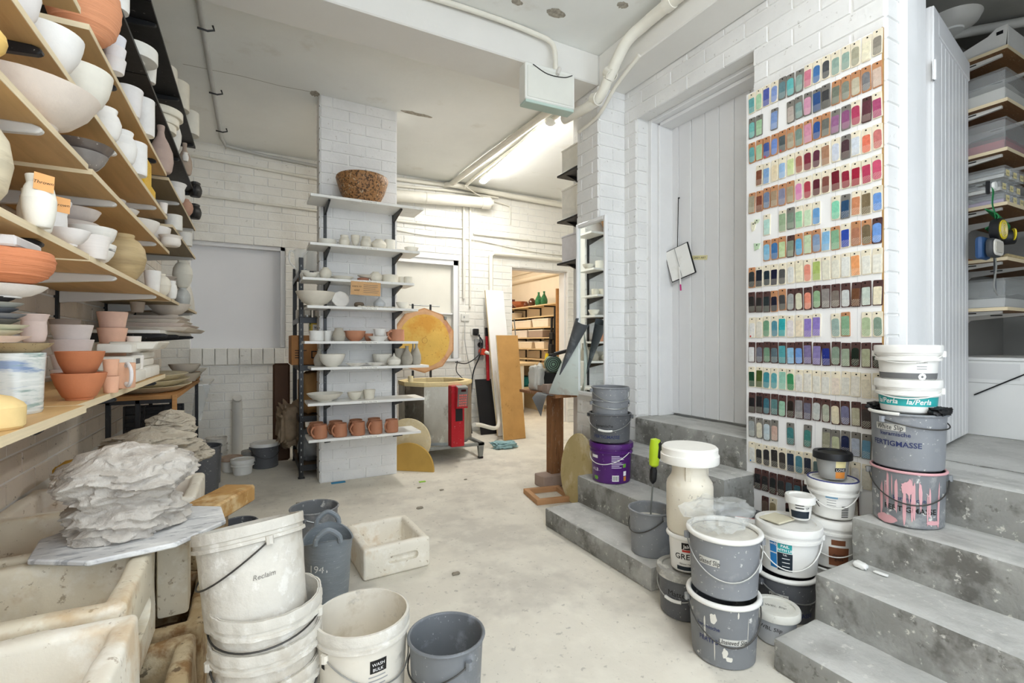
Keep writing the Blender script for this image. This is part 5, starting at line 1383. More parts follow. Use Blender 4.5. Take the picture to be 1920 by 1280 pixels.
def bucket(label, x, y, z, r, h, mat=None, ratio=.88, rim='roll', rimmat=None, bail=None, fill=None, lid=None, rot=None, group=None, wire=None, name='bucket', cat='bucket', n=44, grip=False):
    """An open pail standing on z; local +X faces the camera."""
    face = atan2(-y, -x)
    t = thing(name, label, cat, (x, y, z + .0006), face, group)
    if rot:
        t.rotation_euler = (rot[0], rot[1], face)
    t['r'] = r
    mat = mat or GREYB
    rb = r * ratio
    R = lambda q: rb + (r - rb) * q / h
    crust = (lambda a, q, w: 1 + (.02 * noise.noise(Vector((cos(a) * 5 + x * 9, sin(a) * 5, w * 26))) + .014 * noise.noise(Vector((cos(a) * 14, sin(a) * 14 + z * 9, w * 60)))) * (q > .8 * rb)) if mat is CLAYB else None
    MB().lathe([(0, 0), (rb - .006, 0), (rb, .006)] + [(R(h * q), h * q) for q in ((.25, .5, .75, 1) if not crust else (.1, .2, .3, .4, .5, .6, .7, .8, .9, 1))] + [(r - .0035, h), (R(h * .5) - .0035, h * .5), (rb - .005, .006), (0, .006)], n * (2 if crust else 1), fn=crust and (lambda a, q, w: crust(a, q, w) * .995)).obj('body', mat, t)
    rm = rimmat or mat
    if rim == 'roll':
        MB().tube([((r + .002) * cos(a), (r + .002) * sin(a), h) for a in [2 * pi * i / n for i in range(n)]], .0055, 8, True).obj('rim', rm, t)
    elif rim == 'band':
        pr = [(r, .0), (r + .005, 0), (r + .006, -.006), (r + .006, -.03), (r + .001, -.032), (r + .001, -.042), (r + .007, -.044), (r + .007, -.054), (R(h - .06), -.056)]
        MB().lathe([(a, h + b) for a, b in pr], n * 2 if crust else n, fn=crust and (lambda a, q, w: 1.006 + 1.2 * (crust(a, q, w) - 1))).obj('rim', rm, t)
    elif rim == 'thick':
        MB().tube([((r + .001) * cos(a), (r + .001) * sin(a), h - .006) for a in [2 * pi * i / n for i in range(n)]], .0105, 10, True).obj('rim', rm, t)
    if fill:
        q, fm = fill
        MB().lathe([(0, h * q), (R(h * q) - .004, h * q), (R(h * q) - .004, h * q - .004)], n).obj('contents', fm, t)
    if lid:
        MB().lathe([(0, h + .004), (r * .86, h + .004), (r * .88, h + .010), (r + .008, h + .010), (r + .011, h + .004), (r + .011, h - .022), (r + .006, h - .022), (r + .004, h), (0, h)], n).obj('lid', lid, t)
    if bail:
        off, drop, zear = bail
        pts = []
        for i in range(25):
            a = -pi / 2 + pi * i / 24
            zz = h * zear - drop * sin(pi * i / 24)
            rr = max(R(zz), R(h * zear) * .95) + .009
            pts.append((rr * cos(a + off), rr * sin(a + off), zz))
        hd = MB().tube(pts, .0028, 6).obj('handle', wire or WIRE, t)
        for i in (0, -1):
            p = Vector(pts[i])
            MB().lathe([(0, -.012), (.012, -.012), (.012, .012), (0, .012)], 8).xf(Matrix.Translation(p)).obj('ear', mat, t)
        if grip:
            MB().tube([Vector(q) * 1.004 for q in pts[9:15]], .0075, 8).obj('grip', WHITEB, hd)
    return t
def rr_at(r, h, ratio, z):
    return r * ratio + (r - r * ratio) * z / h + .0012
def wrap_text(t, s, size, r, h, ratio, z, off, mat=None, **kw):
    return letter_round(s, size, rr_at(r, h, ratio, z), z, off, mat or INK, t, taper=(r - r * ratio) / h, **kw)
def sticker(t, name, r, h, ratio, z0, z1, a0, a1, mat, lift=0.):
    return patch_round(name, rr_at(r, h, ratio, (z0 + z1) / 2) - .0004 + lift, z0, z1, a0, a1, mat, t, taper=(r - r * ratio) / h)
WATER = M('murky_water', '6f6252', rough=.05, var=.1, spec=.6)
SLIPW = M('dried_white_slip', 'd6d2c8', rough=.7, var=.1, vs=20, bump=.3, bs=40)
SLIPY = M('yellow_slip', 'd3bf8e', rough=.5, var=.12, vs=12)

# --- left stairs
PR, PH = .137, .255
t = bucket('purple plastic tub with barcode and white handle on the stairs', 2.165, 2.62, .31, PR, PH, PURPLE, .92, 'band', bail=(-.55, .085, .84), wire=WHITEB, lid=PURPLE)
wrap_text(t, '4 LB', .03, PR, PH, .92, .09, -.9, WHITEL)
for k_ in range(8):
    sticker(t, 'text_line', PR, PH, .92, .185 - k_ * .011, .190 - k_ * .011, .02, .42 + .12 * (k_ % 3), M('print_lilac', 'cfc3da', var=0))
sticker(t, 'barcode', PR, PH, .92, .02, .06, .05, .40, WHITEL)
for k_ in range(9):
    sticker(t, 'bar', PR, PH, .92, .025, .055, .08 + k_ * .034, .092 + k_ * .034 + .004 * (k_ % 3), INK, .0006)
sticker(t, 'leaf_print', PR, PH, .92, .11, .135, .62, .8, M('print_green', '6aa83a', var=0))
sticker(t, 'seal', PR, PH, .92, .055, .085, .66, .84, WHITEL)
sticker(t, 'seal', PR, PH, .92, .02, .05, .68, .84, M('print_orange', 'd0843a', var=0))
sticker(t, 'white_banner', PR, PH, .92, .165, .185, -1.15, -.72, WHITEL)
sticker(t, 'leaf_print', PR, PH, .92, .02, .045, -1.0, -.75, M('print_green', '6aa83a', var=0))
t = bucket('dark grey pail lettered FERTIGMASSE on the purple tub', 2.15, 2.615, .584, .138, .185, DGREYB, .95, 'roll', bail=(-.15, .085, .9), grip=True)
wrap_text(t, 'keramische', .026, .138, .185, .95, .115, -.28, INK, bold=.012)
wrap_text(t, 'FERTIGMASSE', .03, .138, .185, .95, .042, -.18, NAVYT, bold=.018)
bucket('grey pail, lower of two nested in the dark grey pail', 2.15, 2.615, .66, .122, .20, GREYB, .95, 'roll', bail=(.35, .03, .9))
bucket('grey pail, upper of two nested in the dark grey pail', 2.15, 2.615, .745, .122, .20, GREYB, .95, 'roll', bail=(.35, .07, .9))
t = bucket('grey pail holding the yellow mixing drill on the lowest step', 1.885, 1.955, .125, .111, .232, GREYB, .9, 'roll', bail=(-.9, .09, .92), wire=WIREB, fill=(.75, SLIPW))
# drill with a mixing rod
LIME = M('lime_plastic', 'b8d42a', rough=.4, var=.05)
t = thing('power_drill', 'lime and black cordless drill standing in the grey pail', 'drill', (1.895, 1.965, .30), rot=(radians(-3), radians(4), radians(-35)))
t.scale = (.82, .82, .92)
MB().tube([(0, 0, 0), (0, 0, .22)], .0055, 8).obj('mixing_rod', GALV, t)
MB().lathe([(.006, .20), (.02, .215), (.024, .23), (.024, .28), (.018, .29), (.018, .30)], 16).obj('chuck', BLKP, t)
MB().lathe([(.018, .30), (.03, .31), (.034, .34), (.036, .42), (.032, .46), (0, .468)], 16).obj('motor_body', LIME, t)
MB().box(-.005, .04, -.03, .03, .35, .45).obj('side_cover', BLKP, t, bevel=.01)
MB().box(.02, .15, -.02, .02, .385, .43).obj('grip', LIME, t, bevel=.012, seg=2)
MB().box(.13, .2, -.035, .035, .34, .45).obj('battery', BLKP, t, bevel=.012, seg=2)

# --- tall cream jar on yoghurt pail on dark pail
t = bucket('black pail with dusty lid at the foot of the stairs', 1.77, 1.62, 0, .112, .20, DGREYB, .93, 'roll', rimmat=BLKP, bail=(-.35, .07, .8), grip=True, lid=M('dusty_lid', '9a9892', rough=.7, var=.15, vs=9, dirt=[('cfccc4', 14, .55, .7, .7)]))
wrap_text(t, 'Matte', .034, .112, .20, .93, .12, -.3, INK)
JR, JH = .079, .165
t = bucket('white yoghurt pail marked GREEK between black pail and cream jar', 1.765, 1.60, .212, JR, JH, WHITEB, .86, 'thick')
wrap_text(t, 'GREEK', .036, JR, JH, .86, .075, .05, INK, bold=.01, width=.11)
sticker(t, 'brand_oval', JR, JH, .86, .108, .138, -.28, .42, INK)
wrap_text(t, 'Jalna', .022, JR + .001, JH, .86, .123, .07, WHITEL, bold=.01)
sticker(t, 'red_strip', JR, JH, .86, .096, .106, -.25, .42, M('print_red', 'c0392b', var=0))
wrap_text(t, 'Natural Yoghurt', .010, JR, JH, .86, .042, .05, INK)
sticker(t, 'print_band', JR, JH, .86, .012, .03, -.6, .6, LDARK)
t = thing('plastic_jar', 'tall cream plastic jar with wide white lid on the yoghurt pail', 'jar', (1.785, 1.60, .3785))
t.scale = (1.06, 1.06, 1.12)
MB().lathe([(0, 0), (.086, 0), (.094, .012), (.096, .05), (.097, .052), (.097, .19), (.094, .205), (.078, .228), (.074, .24), (.074, .30), (0, .30)], 44).obj('body', CREAMB, t)
MB().lathe([(.074, .285), (.119, .285), (.122, .290), (.122, .318), (.118, .320), (.117, .324), (.117, .345), (.110, .352), (0, .353)], 48).obj('lid', M('white_lid', 'ebe8e1', rough=.4, var=.03), t)
for a in (.2, 2.3, 4.2):
    MB().box(.07, .083, -.012, .012, .20, .29).xf(Matrix.Rotation(a + 3.6, 4, 'Z')).obj('lug', CREAMB, t, bevel=.003)

# --- front pair with clear bag
FR, FH = .131, .25
t = bucket('splashed grey pail labelled Unsieved Slip, lower of the front pair', 1.673, 1.328, 0, FR, FH, GREYB2, .9, 'thick', WHITEB, bail=(.25, .12, .86), wire=WIREB)
sticker(t, 'tape_label', FR, FH, .9, .098, .122, -.1, .72, TAPE)
wrap_text(t, 'Unsieved Slip', .026, FR + .001, FH, .9, .112, .3, INK, slant=.2, width=.105)
wrap_text(t, 'keramische', .02, FR, FH, .9, .152, -.45, NAVYT, bold=.01)
wrap_text(t, 'FERTIG', .024, FR, FH, .9, .10, -.45, NAVYT, bold=.015)
for a, z0, z1, w_ in ((.05, .045, .085, .16), (.18, .035, .055, .22), (.42, .205, .23, .05), (.75, .09, .2, .02), (-.55, .1, .19, .06), (-.25, .03, .11, .03), (-.28, .17, .21, .2)):
    blob_round('slip_splash', rr_at(FR, FH, .9, (z0 + z1) / 2), (z0 + z1) / 2, z1 - z0, a, w_, SLIPW, t, taper=FR * .1 / FH, seed=a * 9)
UR, UH = .134, .235
t = bucket('grey pail labelled Glazed Slip, upper of the front pair', 1.680, 1.33, .262, UR, UH, GREYB, .92, 'thick', WHITEB, bail=(.15, .12, .84), fill=(.93, SLIPW))
sticker(t, 'tape_label', UR, UH, .92, .125, .155, -.75, -.12, TAPE)
wrap_text(t, 'Glazed Slip', .028, UR + .001, UH, .92, .14, -.43, INK, slant=.2, width=.085)
crumple('plastic_bag', 'clear plastic bag lying on the upper front pail', 'plastic bag', (1.69, 1.37, .492), (.22, .19, .10), M('bag_film', 'eef0ee', rough=.15, var=0, alpha=.22, spec=.7), .4, 12, 20)

# --- behind the front pair
t = bucket('large black tub with lid behind the clear bag', 2.27, 1.665, 0, .135, .33, DGREYB, .9, 'roll', lid=M('black_lid', '3f4043', rough=.4, var=.1, vs=8, dirt=[('9a9a98', 20, .66, .74, .5)]))
MB().prism([(-.01, -.05), (.06, -.05), (.06, .05), (-.01, .05)], lambda a, b, q: (a + .05, b, .344 + .001 * q)).obj('lid_label', WHITEL, t, smooth=False)
MB().prism([(0, -.05), (.007, -.05), (.007, .05), (0, .05)], lambda a, b, q: (a + .035, b, .3446 + .001 * q)).obj('label_stripe', M('print_red', 'c0392b', var=0), t, smooth=False)
t = bucket('dark grey pail labelled WBL Slip under the white pail', 2.185, 1.395, 0, .125, .195, DGREYB, .93, 'thick', WHITEB, bail=(.75, .06, .8))
sticker(t, 'tape_label', .125, .195, .93, .095, .125, -.55, .1, TAPE)
wrap_text(t, 'WBL Slip', .026, .126, .195, .93, .11, -.22, INK, slant=.2)
wrap_text(t, 'FERTIGMASSE', .026, .125, .195, .93, .04, .35, NAVYT, bold=.015)
QR, QH = .128, .205
t = bucket('white pail printed PAIL WITH LID with a white handle', 2.19, 1.385, .207, QR, QH, WHITEB, .9, 'band', bail=(.05, .13, .8), wire=WHITEB, lid=WHITEB)
sticker(t, 'blue_panel', QR, QH, .9, .10, .158, -.62, -.38, LBLUE)
sticker(t, 'teal_panel', QR, QH, .9, .108, .15, -.34, .12, TEAL)
sticker(t, 'dark_panel', QR, QH, .9, .025, .105, -.36, .14, LDARK)
sticker(t, 'blue_panel', QR, QH, .9, .03, .095, -.62, -.38, LBLUE)
wrap_text(t, 'PAIL', .018, QR + .001, QH, .9, .137, -.1, WHITEL, bold=.02)
wrap_text(t, 'WITH LID', .016, QR + .001, QH, .9, .119, -.1, WHITEL, bold=.02)
wrap_text(t, 'handy', .016, QR + .001, QH, .9, .14, -.5, WHITEL, bold=.01)
wrap_text(t, '9.6L', .010, QR + .001, QH, .9, .098, -.1, WHITEL, bold=.02)
for k_ in range(3):
    sticker(t, 'text_line', QR, QH, .9, .080 - k_ * .018, .083 - k_ * .018, -.2, .05, WHITEL, .0006)
bx('paper_folder', M('buff_paper', 'cfc8b0', rough=.8, var=.05), (2.10, 2.22, 1.37, 1.47, .424, .432), label='buff paper sheets lying on the white pail lid', cat='paper')
MR, MH = .052, .10
t = bucket('small white tub with dark label standing on the white pail', 2.24, 1.36, .433, MR, MH, WHITEB, .78, 'roll', lid=WHITEB, name='plastic_tub', cat='tub')
sticker(t, 'label_band', MR, MH, .78, .012, .045, -.9, .9, LDARK)
for k_ in range(2):
    sticker(t, 'print_line', MR, MH, .78, .07 - k_ * .014, .075 - k_ * .014, -.4, .35, INK)
wrap_text(t, 'GP', .014, MR, MH, .78, .06, .65, INK)
t = bucket('white lidded pail marked WBL Slip on the floor before the stairs', 1.945, 1.285, 0, .083, .13, M('pale_grey_pail', 'c9ccd0', rough=.4, var=.05), .84, 'roll', lid=M('stained_lid', 'd3d0c6', rough=.6, var=.08, vs=10, dirt=[('9a968a', 18, .62, .74, .6)]))
wrap_text(t, 'WBL Slip', .024, .083, .13, .84, .075, -.25, INK, slant=.15)
letter_flat('WBL Slip', .022, (.0, .0, .1355), (0, 1, 0), (-1, 0, 0), M('faded_ink', '77736a', var=0), t, slant=.15)
t = bucket('small white pail with blue print hidden behind the front pair', 1.93, 1.44, 0.10, .075, .17, WHITEB, .88, 'roll', lid=WHITEB)
sticker(t, 'print_band', .075, .17, .88, .03, .09, -.2, .8, M('print_pale_blue', '7fa8c4', var=0))
t = bucket('flat white tub under the small blue-printed pail', 1.93, 1.44, 0, .078, .098, WHITEB, .9, 'roll')
t = bucket('white base tub at the bottom of the brown-labelled stack', 2.44, 1.325, 0, .112, .20, WHITEB, .92, 'roll')
BR, BH_ = .108, .212
t = bucket('white pail with brown paper label in the stack by the tile board', 2.44, 1.325, .203, BR, BH_, WHITEB, .88, 'band', bail=(.0, .07, .62), wire=WHITEB, lid=WHITEB)
sticker(t, 'brown_label', BR, BH_, .88, .02, .105, -.15, .65, M('brown_label', '7a4a30', rough=.7, var=.08))
sticker(t, 'brown_label', BR, BH_, .88, .115, .14, -.05, .5, M('brown_label', '7a4a30', rough=.7, var=.08))
wrap_text(t, 'dipping', .018, BR + .001, BH_, .88, .07, .25, INK)
wrap_text(t, 'glaze', .018, BR + .001, BH_, .88, .052, .25, INK)
KR_, KH = .098, .165
t = bucket('white pail with instruction print and barcode, upper in the stack', 2.44, 1.325, .428, KR_, KH, WHITEB, .86, 'band', bail=(.05, .085, .86), wire=WHITEB, lid=WHITEB)
MB().tube([((KR_ + .004) * cos(a), (KR_ + .004) * sin(a), KH + .010) for a in [2 * pi * i / 40 for i in range(40)]], .0045, 6, True).obj('blue_ring', M('blue_lid', '3a3f7a', rough=.4, var=.05), t)
wrap_text(t, 'eK', .045, KR_, KH, .86, .065, -.85, INK)
sticker(t, 'print_block', KR_, KH, .86, .10, .118, -.3, .22, M('print_pale_blue', '7fa8c4', var=0))
for k_ in range(4):
    sticker(t, 'text_line', KR_, KH, .86, .09 - k_ * .012, .093 - k_ * .012, -.25, .15, M('print_grey', '9a9a9a', var=0))
for k_ in range(7):
    sticker(t, 'bar', KR_, KH, .86, .015 + k_ * .008, .019 + k_ * .008, .4, .75, INK)
t = bucket('clear tub with black lid and orange label on top of the stack', 2.43, 1.32, .608, .07, .115, M('smoky_plastic', 'a9a9a6', rough=.2, var=.1, alpha=.8), .8, 'roll', lid=BLKP, name='plastic_tub', cat='tub')
sticker(t, 'orange_label', .07, .115, .8, .01, .04, .2, .9, M('print_orange', 'd0843a', var=0))
sticker(t, 'black_label', .07, .115, .8, .042, .058, .15, .92, INK)
sticker(t, 'cream_label', .07, .115, .8, .06, .095, .2, .9, M('label_cream', 'e3d6a0', var=0))
wrap_text(t, 'LOVE', .016, .071, .115, .8, .05, .53, WHITEL)

# --- right stack on the third step
GX, GY = 2.455, 1.03
PINK = M('pink_glaze_drip', 'd3a0a4', rough=.5, var=.08)
t = bucket('grey pail covered in pink glaze drips on the right steps', GX, GY, .495, .124, .225, GREYB2, .96, 'roll', PINK, bail=(.1, .1, .88), wire=WIREB)
wrap_text(t, 'keramische', .024, .124, .225, .96, .118, .05, NAVYT, bold=.01)
wrap_text(t, 'FERTIGMASSE', .03, .124, .225, .96, .075, .08, INK, bold=.018)
for k_ in range(26):
    a = RND.choice((-.75, -.6, -.5, -.42, -.35, -.1, .02, .12, .3, .55, .75, .9)) + RND.uniform(-.05, .05)
    z1 = RND.uniform(.14, .215)
    z0 = max(.005, z1 - RND.uniform(.03, .17))
    blob_round('glaze_drip', rr_at(.124, .225, .96, (z0 + z1) / 2) + .0001 * (k_ % 5), (z0 + z1) / 2, z1 - z0, a, RND.uniform(.03, .09), PINK, t, taper=.022, seed=k_ * 1.7, jag=.3)
blob_round('glaze_drip', rr_at(.124, .225, .96, .16) + .0008, .165, .055, 0, .34, PINK, t, taper=.022, seed=3, jag=.6)
blob_round('glaze_drip', rr_at(.124, .225, .96, .016) + .0008, .02, .036, -.62, .7, PINK, t, taper=.022, seed=5, jag=.4)
blob_round('glaze_drip', rr_at(.124, .225, .96, .03) + .0008, .03, .018, .72, .45, PINK, t, taper=.022, seed=8, jag=.5)
t = bucket('grey pail lettered FERTIGMASSE with tape label White Slip', GX, GY, .728, .127, .225, GREYB, .94, 'roll', bail=(.9, .03, .9), wire=WIREB, lid=None)
sticker(t, 'tape_label', .127, .225, .94, .158, .185, -.95, -.05, TAPE)
wrap_text(t, 'White Slip', .03, .128, .225, .94, .172, -.5, INK, slant=.15, width=.1)
wrap_text(t, 'keramische', .024, .127, .225, .94, .145, -.35, NAVYT, bold=.01)
wrap_text(t, 'FERTIGMASSE', .03, .127, .225, .94, .105, -.35, NAVYT, bold=.018)
MB().tube([(.130 * cos(a), .130 * sin(a), .228) for a in [-1.7 + 1.5 * i / 14 for i in range(15)]], .007, 8).obj('rim_piece', WHITEB, t)
MB().lathe([(0, .225), (.12, .225), (.12, .229), (0, .229)], 40).obj('inner_lid', BLKP, t)
for i_, (a, s_) in enumerate(((-1.9, 1), (1.1, -1))):
    crumple('plastic_bag', 'black plastic scrap tucked under the white pail, %s side' % ('left', 'right')[i_], 'plastic', (GX + .115 * cos(atan2(-GY, -GX) + a), GY + .115 * sin(atan2(-GY, -GX) + a), .956), (.10, .05, .03), BLKP, .4, i_ * 5)
t = bucket('white pail with teal la Perla band in the right stack', GX, GY, .958, .104, .128, WHITEB, .9, 'band', bail=(-.1, .03, .72), wire=WHITEB, lid=WHITEB)
sticker(t, 'teal_band', .104, .128, .9, .03, .068, -1.5, 1.5, TEAL)
wrap_text(t, 'la/Perla', .03, .105, .128, .9, .049, .42, WHITEL, bold=.015, slant=.2)
wrap_text(t, 'la/Perla', .03, .105, .128, .9, .049, -.75, WHITEL, bold=.015, slant=.2)
t = bucket('white pail with grey band and paw print on top of the right stack', GX, GY, 1.094, .106, .135, WHITEB, .88, 'band', bail=(-.1, .035, .80), wire=WHITEB, lid=WHITEB)
sticker(t, 'grey_band', .106, .135, .88, .006, .03, -1.5, 1.5, M('label_grey', '6a6a6a', var=0))
for da, dz in ((-.035, .006), (0, .01), (.035, .006), (0, 0)):
    sticker(t, 'paw_mark', .106, .135, .88, .088 + dz, .094 + dz, .48 + da - .014, .48 + da + .014, INK)
wrap_text(t, 'LACTOBAC', .008, .106, .135, .88, .074, .48, M('faded_print', '6a6660', var=0))
for k_ in range(2):
    sticker(t, 'text_line', .106, .135, .88, .056 - k_ * .01, .059 - k_ * .01, .3, .66, M('print_grey', '9a9a9a', var=0))
wrap_text(t, 'o', .05, .107, .135, .88, .022, .5, WHITEL, bold=.05)

# --- left foreground
SX, SY = .035, 1.69
for i_, (z, lab) in enumerate(((0, 'lowest of the tall left stack'), (.095, 'second of the tall left stack'), (.19, 'third of the tall left stack'))):
    bucket('clay smeared white pail, ' + lab, SX, SY, z, .152, .275, CLAYB, .9, 'band', bail=((.3, .3, -.4)[i_], (.09, .17, .03)[i_], .8), wire=WIREB)
t = bucket('tall clay smeared white pail tilted on top of the left stack', SX - .025, SY + .01, .40, .152, .28, CLAYB, .93, 'band', bail=(-1.25, .1, .8), wire=WIREB, rot=(radians(5), radians(-16)))
wrap_text(t, 'Reclaim', .02, .152, .28, .93, .13, .2, M('pencil_grey', '7a7670', var=0), slant=.2)
VR, VH = .146, .36
t = bucket('open white pail with dried slip and a printed label', .317, 1.65, 0, VR, VH, M('scuffed_white_pail', 'dcd6ca', rough=.5, var=.08, vs=6, dirt=[('b3a68e', 6, .58, .75, .5), ('8f8a82', 10, .64, .75, .5)]), .88, 'band', CLAYB, bail=(.75, .1, .8), fill=(.45, SLIPY))
sticker(t, 'black_label', VR, VH, .88, .235, .275, .15, .52, INK)
wrap_text(t, 'WASH', .014, VR + .001, VH, .88, .262, .33, WHITEL)
wrap_text(t, 'BULK', .014, VR + .001, VH, .88, .246, .33, WHITEL)
for k_ in range(9):
    sticker(t, 'text_line', VR, VH, .88, .222 - k_ * .013, .226 - k_ * .013, .12, .5 + .06 * (k_ % 2), M('print_grey', '9a9a9a', var=0))
for k_ in range(8):
    sticker(t, 'bar', VR, VH, .88, .05, .1, .2 + k_ * .03, .215 + k_ * .03, NAVYT)
sticker(t, 'black_label', VR, VH, .88, .24, .275, -1.05, -.92, INK)
t = bucket('open slate grey pail in the foreground', .562, 1.52, 0, .121, .285, SLATE, .88, 'roll', bail=(-1.0, .06, .86), wire=WIREB, fill=(.25, M('slate_film', '6d727a', rough=.2, var=.15, vs=20)))
t = bucket('rusty grey pail of brown water behind the rubber tub', .315, 3.10, 0, .132, .27, GREYB2, .92, 'roll', bail=(1.2, .05, .9), fill=(.62, WATER))
# flexible tub with two handles
t = thing('rubber_tub', 'flexible grey rubber tub with two loop handles', 'tub', (.315, 2.50, .0006), atan2(-2.5, -.3))
TUBM = M('grey_rubber', '7f868c', rough=.5, var=.1, vs=6, bump=.3, bs=10, stretch=(1, 1, 8), dirt=[('b9bcc0', 30, .68, .74, .7)])
def tubfn(a, r_, z):
    return 1 + (.06 * cos(2 * a) if z > .1 else .02 * cos(2 * a))
pr = [(0, 0), (.088, 0), (.095, .006), (.103, .1), (.113, .22), (.122, .33), (.126, .334), (.118, .334), (.109, .22), (.099, .1), (.088, .008), (0, .008)]
mbt = MB().lathe(pr, 52, fn=tubfn)
mbt.v = [(x, y, z - (.035 * (1 - cos(2 * atan2(y, x)))) / 2 * max(0, (z - .2) / .13) * 1.2) for x, y, z in mbt.v]
mbt.obj('body', TUBM, t)
for s_ in (-1, 1):
    MB().tube(smooth_path([(s_ * .125, -.055, .32), (s_ * .128, -.045, .355), (s_ * .13, 0, .385), (s_ * .128, .045, .355), (s_ * .125, .055, .32)], 6), .012, 8).obj('handle', TUBM, t)
letter_round('1941', .05, .117, .2, -.35, M('chalk_white', 'd9d9d6', var=0), t, taper=.1, slant=.1)

# --- by the back wall
t = bucket('grey pail with white lid by the back wall', .094, 5.49, 0, .125, .235, DGREYB, .96, 'roll', bail=(.2, .1, .85), wire=WIREB, lid=WHITEB)
bucket('small stained white tub, left of two by the back wall', -.20, 5.45, 0, .09, .13, WHITEB, .84, 'roll', lid=M('rusty_lid', 'b39a86', rough=.7, var=.15, vs=14), name='plastic_tub', cat='tub')
bucket('small white tub with lid, right of two by the back wall', -.10, 5.28, 0, .093, .135, WHITEB, .84, 'band', lid=WHITEB, name='plastic_tub', cat='tub')
bucket('white pail beside the lidded grey pail at the back', .27, 5.80, 0, .085, .2, WHITEB, .86, 'band', fill=(.9, BLKP))
bucket('dark mixing pot standing on the white pail at the back', .27, 5.80, .204, .075, .06, DGREYB, .8, 'roll')
bucket('small flat white tub behind the two white tubs', -.02, 5.62, 0, .09, .14, WHITEB, .9, 'roll', lid=M('dusty_lid'), name='plastic_tub', cat='tub')
bucket('large dark grey bin beside the far clay lump', -.36, 4.35, 0, .135, .46, DGREYB, .8, 'roll', name='waste_bin', cat='bin')
bucket('grey tub behind the dark grey bin', -.36, 5.05, 0, .1, .25, GREYB, .9, 'roll', fill=(.95, SLIPW))
for i_, (z, r_) in enumerate(((0, .1), (.07, .1), (.14, .098), (.21, .095))):
    bucket('clay crusted tub in the back corner stack, %s from bottom' % ORD[i_], -.34, 5.75, z, r_, .075, CLAYB, .92, 'roll', group='clay crusted tubs')
bucket('black pail beside the stained sink', -.08, 3.25, 0, .09, .2, DGREYB, .85, 'roll', bail=(.4, .05, .9))
pipe('floor_pipe', 'upright grey pipe rising from the floor at the back wall', [(-.17, 6.2, 0), (-.17, 6.2, .60)], .052, M('grey_pipe_paint', 'c6c4be', rough=.5, var=.05), n=18, clips=((-.17, 6.2, .5, 'z'),))
MB().tube([(-.17, 6.2, .60), (-.165, 6.16, .64)], .045, 14).obj('pipe_cap', M('grey_pipe_paint'), None, label='open top of the upright grey pipe', cat='pipe cap')
# ================================================================ sinks and clay in the left foreground
SINK = M('cream_fireclay', 'dcd2bc', rough=.45, var=.08, vs=4, bump=.15, bs=22, dirt=[('b58f5c', 5, .56, .74, .6), ('ece7da', 9, .54, .70, .6), ('7d6440', 34, .66, .74, .6)])
SINKW = M('white_fireclay', 'e6dfd0', rough=.45, var=.07, vs=4, bump=.2, bs=18, dirt=[('c09a62', 4, .56, .74, .55), ('f2eee4', 10, .53, .68, .7), ('8a7250', 38, .68, .74, .55)])
SINKB = M('stained_fireclay', 'b8a17c', rough=.7, var=.18, vs=6, bump=.6, bs=20, dirt=[('7a5428', 7, .50, .62, .8), ('d6c8a8', 5, .56, .7, .7), ('3f2e1c', 26, .66, .72, .7)])
REDC = M('red_clay', '8f5238', rough=.8, var=.18, vs=9, bump=.5, bs=18, dirt=[('6a3524', 6, .5, .66, .6)])
BRNC = M('brown_sludge', '5f4532', rough=.7, var=.15, vs=8, bump=.4, bs=18)
GREYC = M('grey_clay', 'c4bdb4', rough=.8, var=.1, vs=9, bump=.6, bs=22, bump2=70, dirt=[('8a8178', 12, .58, .72, .5), ('d0cac2', 10, .56, .7, .5)])

def boolean_cut(me, cutter):
    a = bpy.data.objects.new('a', me)
    b = bpy.data.objects.new('b', cutter)
    COL.objects.link(a)
    COL.objects.link(b)
    md = a.modifiers.new('m', 'BOOLEAN')
    md.operation = 'DIFFERENCE'
    md.object = b
    md.solver = 'EXACT'
    dg = bpy.context.evaluated_depsgraph_get()
    out = bpy.data.meshes.new_from_object(a.evaluated_get(dg))
    bpy.data.objects.remove(a)
    bpy.data.objects.remove(b)
    return out

